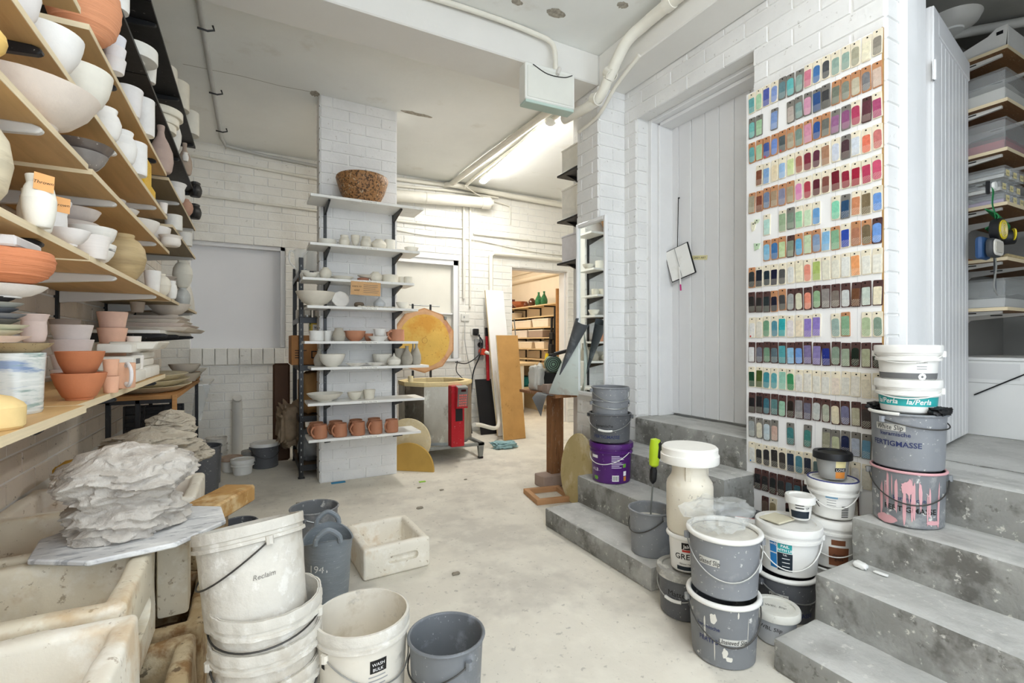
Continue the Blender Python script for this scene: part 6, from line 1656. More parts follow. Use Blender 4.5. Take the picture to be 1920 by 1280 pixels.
def sink(label, x0, x1, y0, y1, z0, z1, mat, wall=.05, floor=.06, recess=None, fill=None, drain=None, rz=0., warp=.004, seed=0):
    cx, cy = (x0 + x1) / 2, (y0 + y1) / 2
    a, b, h = (x1 - x0) / 2, (y1 - y0) / 2, z1 - z0
    t = thing('ceramic_sink', label, 'sink', (cx, cy, z0 + .0006), rz)
    ia, ib = a - wall, b - wall
    ta, tb = ia * .93, ib * .92
    v = [(-a, -b, 0), (a, -b, 0), (a, b, 0), (-a, b, 0), (-a, -b, h), (a, -b, h), (a, b, h), (-a, b, h),
         (-ia, -ib, h), (ia, -ib, h), (ia, ib, h), (-ia, ib, h), (-ta, -tb, floor), (ta, -tb, floor), (ta, tb, floor), (-ta, tb, floor)]
    f = [(3, 2, 1, 0), (0, 1, 5, 4), (1, 2, 6, 5), (2, 3, 7, 6), (3, 0, 4, 7), (4, 5, 9, 8), (5, 6, 10, 9), (6, 7, 11, 10), (7, 4, 8, 11),
         (8, 9, 13, 12), (9, 10, 14, 13), (10, 11, 15, 14), (11, 8, 12, 15), (12, 13, 14, 15)]
    me = MB().add(v, f).mesh('body', smooth=False, bevel=.016, seg=3)
    if recess:
        side, off, zc_, ln, hh, dp = recess
        pts = []
        for i in range(20):
            q = 2 * pi * i / 20
            pts.append((math.copysign(ln / 2 - hh / 2, cos(q)) + hh / 2 * cos(q), hh / 2 * sin(q)))
        if side == 'x':
            cut = MB().prism(pts, lambda p, q, k: (a - dp + (dp + .05) * k, off + p, zc_ + q)).mesh('c', smooth=False)
        else:
            cut = MB().prism(pts, lambda p, q, k: (off + p, -b - .05 + (dp + .05) * k, zc_ + q)).mesh('c', smooth=False)
        me = boolean_cut(me, cut)
    bm = bmesh.new()
    bm.from_mesh(me)
    for _ in range(4):
        e = [q for q in bm.edges if q.calc_length() > .06]
        if e:
            bmesh.ops.subdivide_edges(bm, edges=e, cuts=1)
    bmesh.ops.triangulate(bm, faces=[q for q in bm.faces if len(q.verts) > 4])
    bm.normal_update()
    for q in bm.verts:
        if q.co.z > .01:
            q.co += q.normal * (noise.noise(q.co * 9 + Vector((seed, 0, 0))) * warp + noise.noise(q.co * 30 + Vector((0, seed, 0))) * warp * .35)
    bm.to_mesh(me)
    bm.free()
    me.polygons.foreach_set('use_smooth', [True] * len(me.polygons))
    me.set_sharp_from_angle(angle=.9)
    me.materials.clear()
    put('body', me, mat, t)
    if fill:
        q, fm = fill
        zf = floor + (h - floor) * q
        sa, sb = ta + (ia - ta) * q - .002, tb + (ib - tb) * q - .002
        MB().grid(lambda u, w: (-sa + 2 * sa * u, -sb + 2 * sb * w, zf + .02 * noise.noise(Vector((u * 4, w * 4, seed)))), 14, 12).obj('clay_fill', fm, t)
    if drain:
        MB().lathe([(0, 0), (.014, 0), (.02, .003), (.02, .006), (.012, .004), (0, .002)], 18).xf(Matrix.Translation((drain[0], drain[1], floor))).obj('drain', M('rust_drain', 'a8622e', rough=.6, var=.15), t)
    return t

sink('cream sink nearest the camera in the left stack', -.87, -.24, .98, 1.44, .335, .61, SINKW, recess=('x', 0, .13, .26, .075, .035), seed=1, warp=.006)
sink('cream sink second from the camera in the left stack', -.87, -.275, 1.465, 1.88, .335, .62, SINK, recess=('x', 0, .13, .24, .07, .035), seed=2)
sink('cream sink with brown clay under the slate board', -.87, -.30, 1.915, 2.38, .335, .62, SINK, fill=(.35, REDC), seed=3)
sink('rust stained white sink holding red clay', -.87, -.22, 2.43, 2.88, .335, .60, SINKW, fill=(.45, REDC), seed=4, warp=.007)
sink('brown stained sink on the floor, nearest the camera', -.86, -.19, .95, 1.39, 0, .33, SINKB, seed=5, warp=.009)
sink('brown stained sink on the floor, second from the camera', -.86, -.165, 1.42, 1.84, 0, .33, SINKB, fill=(.3, BRNC), seed=6, warp=.01)
sink('brown stained sink on the floor, third from the camera', -.86, -.15, 1.88, 2.37, 0, .33, SINKB, fill=(.3, BRNC), seed=7, warp=.01)
sink('brown stained sink on the floor, farthest from the camera', -.86, -.17, 2.42, 2.88, 0, .33, SINKB, seed=8, warp=.009)
sink('cream square sink standing alone on the floor', .49, .86, 2.60, 3.02, 0, .165, SINKW, wall=.045, floor=.035, recess=('y', .03, .085, .17, .045, .03), drain=(-.04, .02), rz=radians(3), seed=9)
# octagonal slate with the big clay heap
SLATEB = M('chalky_slate', 'd3d3d3', rough=.6, var=.1, vs=6, stretch=(1, 3, 1), dirt=[('8a8c92', 14, .54, .66, .7), ('ececea', 6, .5, .66, .7)])
oc = ngon(.235, 8, radians(12))
MB().prism([(a * 1.12, b * .95) for a, b in oc], lambda a, b, k: (a, b, .016 * k)).obj('octagonal_slab', SLATEB, None, (-.335, 1.96, .6285), (0, 0, radians(20)), label='octagonal grey slab bridging the cream sinks', cat='slab', bevel=.004, smooth=False)

def clay_heap(label, loc, rx, ry, h, prof, seed, mat=None, n=120, m=84, fold=.2, group=None, rz=0.):
    def rad(q):
        for (q0, r0), (q1, r1) in zip(prof, prof[1:]):
            if q <= q1:
                k = (q - q0) / (q1 - q0)
                return r0 + (r1 - r0) * (3 * k * k - 2 * k ** 3)
        return prof[-1][1]
    def fn(u, w):
        a = 2 * pi * u
        d = Vector((cos(a), sin(a), 0))
        base = rad(w)
        z = w * h
        p = d * (.6 + .5 * base) + Vector((0, 0, w * 1.6))
        k = noise.noise(p * 1.5 + Vector((seed, 0, 0))) * .28
        lay = noise.noise(Vector((cos(a) * 1.1, sin(a) * 1.1, w * 9 + seed)))
        k += fold * (1 - abs(lay) * 2.2)
        k += .10 * (1 - 2 * abs(noise.noise(p * 4 + Vector((0, seed, 2))))) + .06 * (1 - 2 * abs(noise.noise(p * 9 + Vector((seed, 5, 0))))) + .04 * noise.noise(p * 22 + Vector((1, seed, 4)))
        r_ = base * (1 + k * min(1, base * 1.6))
        zz = z + .05 * h * noise.noise(p * 2.5 + Vector((3, seed, 0))) * (1 if .03 < w < 1 else 0)
        return (r_ * rx * cos(a), r_ * ry * sin(a), max(zz, 0) if w > 0 else 0)
    return MB().grid(fn, n, m).obj('clay_heap', mat or GREYC, None, loc, (0, 0, rz), label=label, cat='clay', merge=True, sharp=1.0)
clay_heap('big torn heap of grey clay on the octagonal slab', (-.365, 1.97, .645), .15, .14, .285, [(0, .75), (.06, .88), (.25, .86), (.40, .70), (.48, .82), (.58, 1.05), (.72, .98), (.86, .68), (.95, .35), (1, 0)], 3.3)
bx('clay_board', WHTB, (-.72, -.28, 2.90, 3.30, .602, .618), label='white board under the far clay heap', cat='board')
clay_heap('long heap of grey clay beside the left wall', (-.47, 3.08, .619), .19, .2, .20, [(0, .9), (.1, 1.02), (.4, .98), (.7, .78), (.9, .45), (1, 0)], 8.1, M('buff_grey_clay', 'bdb3a2', rough=.8, var=.1, vs=9, bump=.6, bs=22, bump2=70, dirt=[('8a8072', 12, .6, .72, .5)]), rz=.4)
clay_heap('lump of grey clay stacked on the long clay heap', (-.40, 3.2, .74), .10, .11, .15, [(0, .8), (.2, 1), (.6, .85), (.85, .5), (1, 0)], 5.2, M('buff_grey_clay'))
# blocks and slab pieces
MB().box(-.07, .07, -.24, .24, 0, .075).obj('stained_plank', M('clay_stained_timber', 'b38a52', rough=.8, var=.15, vs=6, bump=.3, bs=24, dirt=[('8a5c2a', 8, .55, .7, .6), ('dcc9a0', 6, .58, .72, .6)]), None, (-.17, 2.36, .52), (0, 0, radians(-28)), label='clay stained timber block beside the octagonal slab', cat='block', bevel=.008)
MB().box(-.045, .045, -.065, .065, 0, .295).obj('plaster_block', SINK, None, (-.245, 2.03, .331), (0, 0, .05), label='cream plaster block under the right side of the slab', cat='block', bevel=.012, seg=2)
MB().box(-.075, .075, -.10, .10, 0, .19).obj('plaster_block', SINKB, None, (-.20, 2.42, .331), (0, 0, -.3), label='stained plaster block under the timber block', cat='block', bevel=.012, seg=2)
crumple('sponge', 'mustard yellow sponge lying by the left wall', 'sponge', (-.70, 2.95, .601), (.20, .26, .10), M('yellow_sponge', 'c99a2e', rough=.8, var=.1), .15, 3)
crumple('plaster_crumb', 'white plaster crumb on the second right step', 'crumb', (2.23, 1.10, .311), (.035, .05, .025), WHTB, .3, 3, 8)
crumple('plaster_crumb', 'thin white plaster flake beside the crumb on the step', 'crumb', (2.24, 1.03, .311), (.02, .05, .008), WHTB, .2, 5, 8)
for i, (x, y, s_) in enumerate(((1.10, 3.55, .03), (1.4, 3.9, .022), (.96, 2.45, .026), (1.7, 4.1, .018), (1.25, 4.05, .02), (.3, 4.1, .02))):
    crumple('clay_crumb', 'small clay crumb on the floor, %s' % ('in front of the pillar', 'before the kiln', 'right of the floor sink', 'near the doorway board', 'beside the pillar foot', 'by the black rack')[i], 'crumb', (x, y, 0), (s_ * 1.6, s_, s_ * .4), M('crumb', '8f8676', var=.2), .3, i, 8)

# ================================================================ table with rubber sheet, disc, mirror
TIMB = M('dark_timber', '8a5f3c', rough=.7, var=.18, vs=5, stretch=(7, 7, .8), bump=.15, bs=30, dirt=[('cdbfae', 18, .66, .74, .6), ('4f3420', 6, .6, .75, .5)])
t = thing('workshop_table', 'narrow timber table on a square post by the doorway', 'table', (2.34, 3.62, 0))
bx('post', TIMB, (-.045, .045, -.045, .045, .10, .80), t)
bx('post', TIMB, (.17, .23, .18, .24, 0, .80), t)
bx('foot', M('pinkish_timber', 'a89488', rough=.8, var=.15, vs=6, bump=.2, bs=20), (-.16, .09, -.10, .06, 0, .10), t, bevel=.006)
bx('table_top', TIMB, (-.20, .235, -.34, .26, .80, .825), t)
RUBG = M('rubber_green_face', 'c3cac2', rough=.5, var=.07, vs=5, dirt=[('9a8078', 6, .66, .8, .4)])
RUBD = M('rubber_dark_face', '55585c', rough=.45, var=.15, vs=7, dirt=[('8a8d90', 8, .58, .75, .6)])
t = thing('rubber_sheet', 'curling sheet of grey-green rubber standing on the timber table', 'rubber sheet', (0, 0, 0))
P_A, P_B = Vector((2.13, 3.42, .828)), Vector((2.275, 3.16, .828))
def stand(u, w):
    k = w ** .8
    left = P_A.lerp(P_B, .12 + .78 * (w ** 1.25))
    left = left + Vector((-.02, -.05, 0)) * sin(pi * w)
    p = left.lerp(P_B + Vector((.005, 0, 0)), u)
    return (p.x, p.y - .02 * sin(pi * u) * (1 - w), .828 + w * (.50 + .03 * u))
MB().grid(stand, 10, 18).obj('green_side', RUBG, t, solid=.003)
def roll(u, w):
    q0, q1 = Vector((2.175, 3.27, .99)), Vector((2.222, 3.03, 1.41))
    c_ = q0.lerp(q1, w)
    a_ = -2.6 + 4.4 * u
    r_ = .004 + .054 * w
    ax = (q1 - q0).normalized()
    e1 = ax.cross(Vector((0, 0, 1))).normalized()
    e2 = e1.cross(ax)
    return c_ + e1 * r_ * cos(a_) + e2 * r_ * sin(a_)
MB().grid(roll, 22, 12).obj('curled_roll', RUBD, t, solid=.003)
def flat_(u, w):
    x = 1.99 + .20 * u
    dr = max(0, .45 - u) / .45
    return (x + .05 * w, 3.30 + .22 * w - .04 * dr, .829 + .006 * sin(6 * u) - .16 * dr ** 1.6 * (1 - .75 * w))
MB().grid(flat_, 16, 8).obj('flat_tongue', RUBD, t, solid=.003)
t = thing('bench_sander', 'green bench motor with black grille on the timber table', 'motor', (2.33, 3.60, .826))
MB().lathe([(0, 0), (.065, 0), (.075, .015), (.075, .15), (.06, .18), (0, .18)], 26).xf(Matrix.Translation((0, .02, .24)) @ Matrix.Rotation(radians(-30), 4, 'Z') @ Matrix.Rotation(pi / 2, 4, 'X')).obj('motor', M('green_enamel', '6a8a70', rough=.4, var=.1), t)
for r_ in (.018, .034, .05, .064):
    MB().tube([(r_ * cos(a), r_ * sin(a), .183) for a in [2 * pi * i / 18 for i in range(18)]], .004, 6, True).xf(Matrix.Translation((0, .02, .24)) @ Matrix.Rotation(radians(-30), 4, 'Z') @ Matrix.Rotation(pi / 2, 4, 'X')).obj('grille_ring', BLKP, t)
bx('base', BLKP, (-.07, .08, -.12, .06, .05, .17), t, bevel=.01)
MB().tube([(-.06, -.1, .325), (.10, -.12, .36)], .016, 8).obj('arm', BLKP, t)
bx('clamp', BLKP, (-.10, -.05, -.13, -.07, .25, .33), t, bevel=.008)
MB().box(-.14, .06, -.14, .05, 0, .05).obj('wooden_block', M('pinkish_timber'), t, bevel=.005)
bx('timber_block', M('pinkish_timber'), (2.15, 2.27, 3.42, 3.50, .826, .90), label='pinkish timber block at the front of the timber table', cat='block')
crumple('dust_bag', 'pale dust bag draped beside the green motor', 'bag', (2.235, 3.72, .826), (.12, .16, .22), M('canvas', 'c9c6be', rough=.9, var=.08, bump=.3, bs=20), .25, 7)
MB().lathe([(0, 0), (.264, 0), (.268, .005), (.268, .015), (.264, .02), (0, .02)], 48).xf(Matrix.Rotation(radians(81), 4, 'X')).obj('round_board', M('pale_board', 'c9b886', rough=.7, var=.1, vs=5, dirt=[('e0d8c0', 5, .52, .7, .6), ('a8925a', 9, .6, .74, .5)]), None, (2.235, 3.11, .268), (0, 0, radians(-100)), label='round pale board leaning against the stairs', cat='board')
t = thing('timber_stretcher', 'small timber frame lying on the floor by the round board', 'frame', (2.10, 3.32, 0), radians(-10))
PINE = M('pine', 'b98d64', rough=.7, var=.1, vs=6)
for a in ((-.16, .16, -.16, -.12), (-.16, .16, .12, .16), (-.16, -.12, -.12, .12), (.12, .16, -.12, .12)):
    bx('rail', PINE, (*a, 0, .04), t)
t = thing('wall_mirror', 'tall mirror in a white frame on the brick pier', 'mirror', (2.318, 0, 0))
for a in ((-.03, .0, 2.835, 2.865, .83, 2.20), (-.03, 0, 3.185, 3.215, .83, 2.20), (-.03, 0, 2.865, 3.185, 2.165, 2.20), (-.03, 0, 2.865, 3.185, .83, .865)):
    bx('frame_bar', TRIM, a, t, bevel=.008)
bx('glass', M('mirror_glass', 'e9eeec', rough=.02, metal=1., var=0), (-.012, -.006, 2.862, 3.188, .86, 2.17), t, bevel=0)
# black shelves behind the pier
for i, z in enumerate((2.745, 2.335, 1.96)):
    t = thing('black_shelf', 'black wall shelf just behind the brick pier, %s from top' % ORD[i], 'shelf')
    bx('board', BLKW, (2.40, 2.583, 3.26, 3.655, z - .018, z), t)
    MB().prism([(0, 0), (.15, 0), (0, -.05)], lambda a, b, k: (2.583 - a, 3.55 + .015 * k, z - .018 + b)).obj('bracket', BLKM, t, smooth=False)
for i, (z, h, hx, lab) in enumerate(((2.746, .2, 'e9e6dc', 'white box on the uppermost black shelf behind the pier'), (2.336, .26, 'ece8de', 'white box on the middle black shelf behind the pier'), (1.961, .22, 'e6e3e6', 'pale box on the lowest black shelf behind the pier'))):
    t = thing('white_box', lab, 'box')
    bx('carton', BISQ, (2.43, 2.57, 3.30, 3.62, z, z + h), t, col=hx, bevel=.004)
    bx('lid', BISQ, (2.426, 2.574, 3.296, 3.624, z + h, z + h + .015), t, col=hx, bevel=.002)
# ================================================================ store cupboard on the right
CZ = (3.0, 2.69, 2.40, 2.08, 1.755, 1.46)
PLYD = M('dark_plywood', '7a5634', rough=.65, var=.16, vs=4, stretch=(1, 8, 8), dirt=[('c9bba6', 30, .68, .74, .6)])
for i, z in enumerate(CZ):
    t = thing('store_shelf', 'plywood shelf in the store cupboard, %s from top' % ORD[i], 'shelf', group='store cupboard shelves')
    bx('board', PLYD, (3.90, 4.95, 1.145, 1.515, z - .02, z), t)
    bx('end_edge', EDGE, (3.8985, 3.90, 1.145, 1.515, z - .02, z), t, bevel=0)
    bx('front_edge', EDGE, (3.90, 4.95, 1.1438, 1.145, z - .02, z), t, bevel=0)
    for x in (3.95, 4.35):
        b = MB().prism([(0, 0), (.33, 0), (.33, -.015), (.05, -.04), (0, -.09)], lambda p, q, k: (x + .02 * k, 1.515 - p, z - .02 + q)).obj('bracket', WHTM, t, smooth=False)
        bx('print_mark', INK, (x - .0006, x, 1.30, 1.36, z - .034, z - .027), b, bevel=0)
POWW = M('white_powder', 'd9d6ce', rough=.9, var=.05, vs=14)
POWR = M('pink_powder', 'a3404a', rough=.9, var=.1, vs=14)
POWG = M('grey_powder', 'c9c8c4', rough=.9, var=.06, vs=14)
TUBC = M('clear_tub_plastic', 'd9dcdc', rough=.15, var=0, alpha=.2, spec=.7)
def tub(label, x0, x1, y0, y1, z, h, powder=None, lvl=.5, lidcol=None):
    t = thing('storage_tub', label, 'tub')
    for a in ((x0, x0 + .003, y0, y1), (x1 - .003, x1, y0, y1), (x0, x1, y0, y0 + .003), (x0, x1, y1 - .003, y1)):
        bx('wall_panel', TUBC, (*a, z + .001, z + h), t, bevel=0)
    bx('rim', TUBC, (x0 - .008, x1 + .008, y0 - .008, y1 + .008, z + h, z + h + .012), t, bevel=.003)
    if powder:
        nn = 14
        MB().grid(lambda u, w: (x0 + .006 + (x1 - x0 - .012) * u, y0 + .006 + (y1 - y0 - .012) * w, z + h * lvl * (1 + .35 * noise.noise(Vector((u * 3, w * 3, z))))), nn, nn).obj('powder', powder, t)
        bx('powder_base', powder, (x0 + .005, x1 - .005, y0 + .005, y1 - .005, z + .002, z + h * lvl * .75), t, bevel=0)
    return t
t = thing('plastic_basket', 'white plastic basket with handle holes on the top cupboard shelf', 'basket', (3.905, 1.215, 3.001))
MB().prism([(0, 0), (.10, 0), (.11, .13), (.06, .13), (.02, .10), (-.12, .06), (-.24, .05), (-.24, 0)][::-1], lambda a, b, k: (.02 + .0 * b + .004 * k, .045 - a, b)).obj('side_panel', WHITEB, t, smooth=False)
MB().box(.02, .6, -.067, -.063, 0, .12).obj('front_panel', WHITEB, t, smooth=False)
bx('floor_panel', WHITEB, (.02, .6, -.062, .28, 0, .006), t)
bx('handle_hole', BLKP, (.0185, .0195, -.045, -.015, .085, .105), t, bevel=0)
tub('clear tub of white powder on the second cupboard shelf', 3.905, 4.5, 1.155, 1.5, 2.69, .17, POWW, .55)
tub('clear tub of pink-red powder on the third cupboard shelf', 3.905, 4.5, 1.155, 1.5, 2.40, .17, POWR, .4)
tub('clear tub of grey-white powder on the sixth cupboard shelf', 3.905, 4.6, 1.155, 1.5, 1.46, .16, POWG, .45)
n_ = 0
for cx_, wx in ((3.91, .09), (4.02, .085), (4.125, .08)):
    for k_ in range(3):
        z = 2.081 + k_ * .075
        n_ += 1
        t = tub('small clear lidded box on the fourth cupboard shelf, column %s, %s up' % (('one', 'two', 'three')[int((cx_ - 3.9) / .1)], ORD[k_]), cx_, cx_ + wx, 1.16 + .015 * (k_ % 2), 1.36, z, .055, (POWW, M('lilac_powder', 'b9a3c4', var=.05), POWG)[(n_ + k_) % 3], .5)
        t['group'] = 'small clear boxes in the cupboard'
        bx('paper_label', M('label_cream', 'e3d6a0', var=0), (cx_ + .02, cx_ + .07, 1.1585 + .015 * (k_ % 2), 1.1592 + .015 * (k_ % 2), z + .01, z + .045), t, bevel=0)
        letter_flat(('Clay', 'Sand', 'Iron', 'Talc', 'Zinc', 'Grog', 'Silica', 'Tin', 'Ash')[n_ - 1], .018, (cx_ + .045, 1.158 + .015 * (k_ % 2), z + .027), (1, 0, 0), (0, 0, 1), INK, t)
MB().lathe([(0, 0), (.085, 0), (.09, .006), (.09, .014), (.08, .02), (0, .02)], 30).obj('round_plate', DGREYB, None, (4.33, 1.26, 2.0805), label='dark grey round plate on the fourth cupboard shelf', cat='plate')
for i in range(3):
    MB().lathe([(0, 0), (.012, 0)] + [(.012 if j % 2 else .016, .01 + j * .011) for j in range(40)] + [(0, .455)], 12).xf(Matrix.Rotation(pi / 2, 4, 'Y')).obj('texture_roller', M('roller_wood', 'b9a67c', rough=.6, var=.2, vs=60), None, (4.0, 1.18 + i * .04, 1.772), label='ridged texture roller on the fifth cupboard shelf, %s from front' % ORD[i], cat='roller')
bx('wooden_ruler', M('orange_wood', 'b8703a', rough=.6, var=.1), (3.96, 4.5, 1.35, 1.38, 1.7555, 1.78), label='orange wooden stick behind the texture rollers', cat='stick')
# white chest and rod
t = thing('white_chest', 'white panelled chest standing in the store cupboard', 'chest', (3.90, 1.0, .685))
CH = M('chest_paint', 'dddddb', rough=.45, var=.03, vs=4)
bx('body', CH, (0, 1.0, -.25, .51, 0, .33), t, bevel=.004)
bx('lid', CH, (-.012, 1.0, -.262, .51, .455, .475), t, bevel=.004)
bx('top_rail', CH, (-.006, 1.0, -.256, .51, .32, .455), t, bevel=.004)
for y0_, y1_ in ((-.2, .05), (.09, .33), (.36, .5)):
    bx('inset_panel', M('chest_panel', 'cfcfce', rough=.45, var=.02), (-.0075, -.0055, y0_, y1_, .345, .44), t, bevel=0)
MB().tube([(3.89, 1.29, .93), (3.885, 1.05, 1.08)], .004, 6).obj('metal_rod', BLKP, label='thin black rod leaning against the white chest', cat='rod')
# respirators hanging on the door edge
GRN = M('green_webbing', '1f7a44', rough=.6, var=.1)
t = thing('respirator', 'respirator with yellow filters and green straps hanging on the open door', 'respirator', (3.70, 1.205, 1.733))
DOORN = Vector((sin(radians(7.5)), -cos(radians(7.5)), 0))
def disc(name, mat, loc, r, th, parent, n=26, tilt=(0, 0)):
    return MB().lathe([(0, 0), (r, 0), (r * 1.02, th * .3), (r, th), (0, th)], n).xf(Matrix.Translation(loc) @ Matrix.Rotation(radians(90) + tilt[0], 4, 'X') @ Matrix.Rotation(tilt[1], 4, 'Y')).obj(name, mat, parent)
YLW = M('filter_yellow', 'd9c41f', rough=.5, var=.06, vs=30, dirt=[('b9a890', 60, .56, .66, .6)])
disc('filter_housing', BLKP, (.035, -.05, .155), .066, .04, t)
disc('yellow_filter', YLW, (.035, -.09, .155), .054, .006, t)
disc('filter_housing', BLKP, (.13, -.06, .125), .042, .05, t, tilt=(0, .6))
disc('yellow_filter', YLW, (.125, -.105, .135), .034, .006, t, tilt=(0, .6))
for r_ in (.015, .028, .041):
    MB().tube([(.035 + r_ * cos(a), -.0965, .155 + r_ * sin(a)) for a in [2 * pi * i / 18 for i in range(18)]], .0018, 6, True).obj('filter_ring', M('filter_ring', 'c9bda0', var=0), t)
MB().grid(lambda u, w: (.02 + .16 * u, -.02 - .06 * sin(pi * w), .17 + .12 * w - .04 * u), 8, 8).obj('face_piece', GRN, t, solid=.006)
MB().grid(lambda u, w: (-.02 + .018 * w + .05 * (1 - u) ** 1.3, -.06 - .004 * sin(9 * u), .40 - .2 * (1 - u)), 14, 2).obj('strap', GRN, t, solid=.003)
MB().grid(lambda u, w: (-.04 + .03 * w, -.045 - .01 * sin(pi * w), .36 + .07 * u), 6, 4).obj('head_pad', BLKP, t, solid=.01)
disc('button', WHTB, (.0, -.06, .405), .022, .012, t)
bx('hook', GALV, (-.045, -.005, -.03, .0, .41, .42), t)
t = thing('half_mask', 'grey-white half mask respirator hanging below the yellow filters', 'respirator', (3.655, 1.205, 1.705))
MB().prism([(x * 1.0, z) for x, z in rrect(.145, .105, .035, 0, 5)], lambda a, b, k: (a + .04, -.05 - .03 * k, b + .08)).obj('filter_case', M('mask_grey', '3f4144', rough=.5, var=.05), t, bevel=.008, seg=2)
MB().prism([(x, z) for x, z in rrect(.13, .09, .03, 0, 5)], lambda a, b, k: (a + .04, -.08 - .008 * k, b + .08)).obj('filter_face', M('mask_white', 'd9d5cc', rough=.6, var=.05), t, bevel=.004)
MB().prism([(x, z) for x, z in rrect(.10, .06, .02, 0, 5)], lambda a, b, k: (a + .04, -.088 - .003 * k, b + .08)).obj('filter_inset', M('mask_cream', 'c4beb2', rough=.6, var=.05), t)
MB().box(-.03, .10, -.04, .0, .02, .15).obj('face_piece', M('mask_blue', '2f4f7a', rough=.5, var=.08), t, bevel=.02, seg=2)
MB().tube(smooth_path([(.10, -.05, .05), (.12, -.05, -.02), (.09, -.05, -.12), (.11, -.05, -.16), (.14, -.05, -.18)], 6), .004, 6).obj('strap', M('strap_grey', '8a8a86', var=0), t)
MB().tube(smooth_path([(.13, -.04, .06), (.135, -.04, -.06), (.14, -.04, -.16)], 6), .006, 6).obj('strap', M('strap_dark', '55565a', var=0), t)
# ceiling fixture and pipe in the cupboard
t = thing('ceiling_fitting', 'round white fitting on the cupboard ceiling', 'fitting', (3.95, 1.42, 3.25))
MB().lathe([(0, 0), (.07, 0), (.13, .03), (.15, .07), (0, .07)], 30).obj('dome', WHTM, t)
MB().lathe([(0, -.012), (.06, -.012), (.062, .004), (0, .004)], 24).obj('cover', WHTB, t)
pipe('ceiling_pipe', 'painted pipe under the cupboard ceiling', [(4.05, 1.45, 3.27), (4.35, 1.1, 3.27), (4.8, .5, 3.27)], .03, M('grey_pipe_paint'))

# ================================================================ notebook on the plank door
t = thing('hanging_notebook', 'open notebook hanging on a string from the plank door', 'notebook', (2.885, 2.66, 1.86), rot=(radians(-16), 0, radians(12)))
MB().prism([(-.105, -.125), (.105, -.125), (.105, .125), (-.105, .125)], lambda a, b, k: (-.03 + .006 * k, a, b)).obj('cover', BLKP, t, smooth=False, bevel=.003)
MB().prism([(-.095, -.12), (.10, -.12), (.10, .12), (-.095, .12)], lambda a, b, k: (-.05 + .02 * k + .018 * (abs(a) > .05), a, b)).obj('page_block', WHTB, t, smooth=False, bevel=.003)
MB().prism([(0, -.12), (.004, -.12), (.004, .12), (0, .12)], lambda a, b, k: (-.0515 + .002 * k, a, b)).obj('page_fold', M('print_grey', '9a9a9a', var=0), t, smooth=False)
pen = MB().tube([(-.054, -.0, -.04), (-.05, .03, -.17)], .006, 8).obj('pen', WHITEB, t)
MB().tube([(-.05, .03, -.17), (-.05, .04, -.215)], .006, 8).obj('pen_cap', M('magenta_plastic', 'c02a7a', rough=.4, var=0), pen)
MB().tube([(2.87, 2.69, 1.97), (2.88, 2.69, 2.36)], .003, 6).obj('string', INK).parent = t
o_ = COL.objects[-1]
o_.matrix_parent_inverse = (Matrix.Translation((2.885, 2.66, 1.86)) @ Matrix.Rotation(radians(12), 4, 'Z') @ Matrix.Rotation(radians(-16), 4, 'X')).inverted()
disc('hook', BLKP, (2.88, 2.69, 2.36), .006, .01, None)
h_ = COL.objects[-1]
h_.parent = t
h_.matrix_parent_inverse = o_.matrix_parent_inverse
MAS = M('cream_tape', 'e0d9a8', rough=.7, var=.03)
for i, (y, z, w_) in enumerate(((2.50, 1.875, .14), (1.97, 1.86, .16))):
    t = thing('tape_strip', ('cream tape strip beside the hanging notebook', 'cream tape strip with green writing next to the tile board')[i], 'tape', (2.8935, y, z), rot=(radians(8), 0, 0))
    bx('strip', MAS, (-.0008, 0, -w_ / 2, w_ / 2, -.016, .016), t, bevel=0)
    letter_flat(('GREY ART', 'GREEN GLAZE')[i], .02, (-.0014, 0, 0), (0, -1, 0), (0, 0, 1), (INK, M('ink_green', '3a6a3a', var=0))[i], t, width=w_ * .8)

# ================================================================ ceiling services near the beam
t = thing('light_box', 'white sheet metal light box hanging under the beam', 'light box', (1.80, 2.86, 2.87), radians(-3))
bx('case', M('box_enamel', 'e3e3dd', rough=.4, var=.04), (-.195, .195, -.045, .05, .02, .27), t, bevel=.006)
bx('front_panel', M('box_panel', 'dcdcd4', rough=.35, var=.05, vs=5), (-.18, .18, -.05, -.044, .035, .245), t, bevel=.003)
bx('glass_edge', M('green_glass', 'b9ccc2', rough=.1, var=0, spec=.7), (-.19, .19, -.043, .048, .0, .02), t, bevel=.003)
MB().tube(smooth_path([(-.14, -.052, .255), (-.03, -.053, .215), (.1, -.053, .22), (.17, -.052, .25)], 6), .003, 6).obj('cord', INK, t)
MB().tube([(.045, -.06, .225), (.065, -.055, .275)], .014, 10).obj('gland', WHTM, t)
pipe('conduit', 'white conduit along the beam dropping to the light box', [(.80, 2.94, 3.42), (1.3, 2.93, 3.43), (1.72, 2.93, 3.42), (1.87, 2.90, 3.36), (1.87, 2.86, 3.15)], .018, k=8)
t = pipe('ceiling_pipe', 'thick white pipe with elbows crossing the front ceiling', [(2.30, .6, 3.36), (2.28, 2.2, 3.36)], .04, n=18)
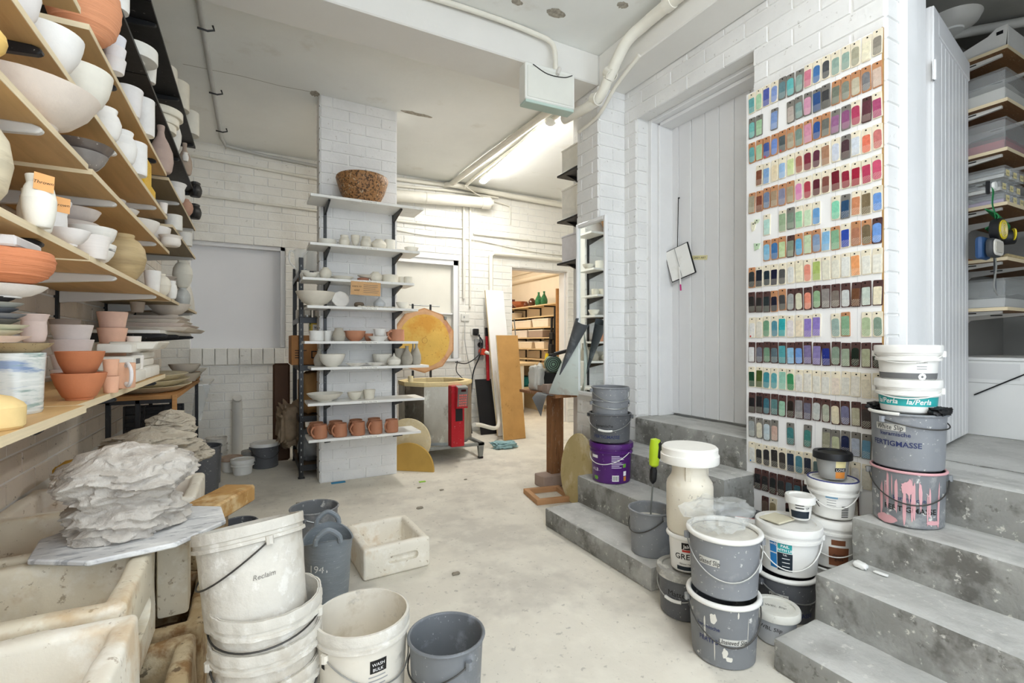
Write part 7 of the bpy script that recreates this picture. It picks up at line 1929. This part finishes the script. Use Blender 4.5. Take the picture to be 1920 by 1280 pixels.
MB().tube(smooth_path([(2.28, 2.2, 3.36), (2.28, 2.42, 3.355), (2.245, 2.56, 3.30), (2.22, 2.72, 3.12)], 8), .04, 18).obj('elbow', PIPEP, t)
MB().tube(smooth_path([(2.22, 2.72, 3.12), (2.215, 2.80, 3.04), (2.20, 2.92, 3.01), (2.17, 3.2, 3.02)], 8), .037, 16).obj('lower_run', PIPEP, t)
for p, a in (((2.28, 2.2, 3.36), 0), ((2.222, 2.70, 3.15), .9), ((2.208, 2.84, 3.03), .3)):
    MB().lathe([(.038, -.03), (.046, -.03), (.046, .03), (.038, .03)], 20).xf(Matrix.Translation(p) @ Matrix.Rotation(pi / 2 + a, 4, 'X')).obj('coupling', PIPEP, t)
pipe('conduit', 'thin conduit bending beside the thick ceiling pipe', [(2.31, 2.5, 3.2), (2.31, 2.75, 3.1), (2.315, 2.95, 2.98), (2.315, 3.2, 2.95)], .014, k=6)
t = pipe('ceiling_conduit', 'grey conduit on the ceiling above the left shelves', [(-.315, 3.32, 3.43), (-.315, 4.6, 3.43), (-.315, 6.0, 3.43), (-.28, 6.2, 3.42), (.1, 6.26, 3.40), (.9, 6.27, 3.37)], .018, M('grey_conduit', 'b9b9b6', rough=.45, var=.05))
for i, (x, y) in enumerate(((-.315, 3.93), (-.315, 4.9), (-.315, 5.75))):
    MB().tube([(x - .03, y, 3.40), (x + .03, y, 3.395), (x + .07, y, 3.41), (x + .06, y, 3.44)], .007, 6).obj('clip', BLKM, t)
pipe('conduit', 'white conduit under the ceiling left of the pillar', [(-.6, 6.275, 3.28), (.75, 6.275, 3.22)], .016, PIPEC)
pipe('conduit', 'second thin pipe on the back wall above the boarded window', [(-.6, 6.275, 2.86), (.75, 6.275, 2.84)], .014, PIPEC)
bx('air_vent', BLKP, (.62, .72, 6.285, 6.295, 2.93, 3.03), label='small black slotted vent on the back wall beside the pillar', cat='vent')
for i in range(3):
    bx('vent_slat', WHTM, (.61, .73, 6.28, 6.286, 2.945 + i * .03, 2.96 + i * .03), bpy.data.objects['air_vent'], bevel=0)
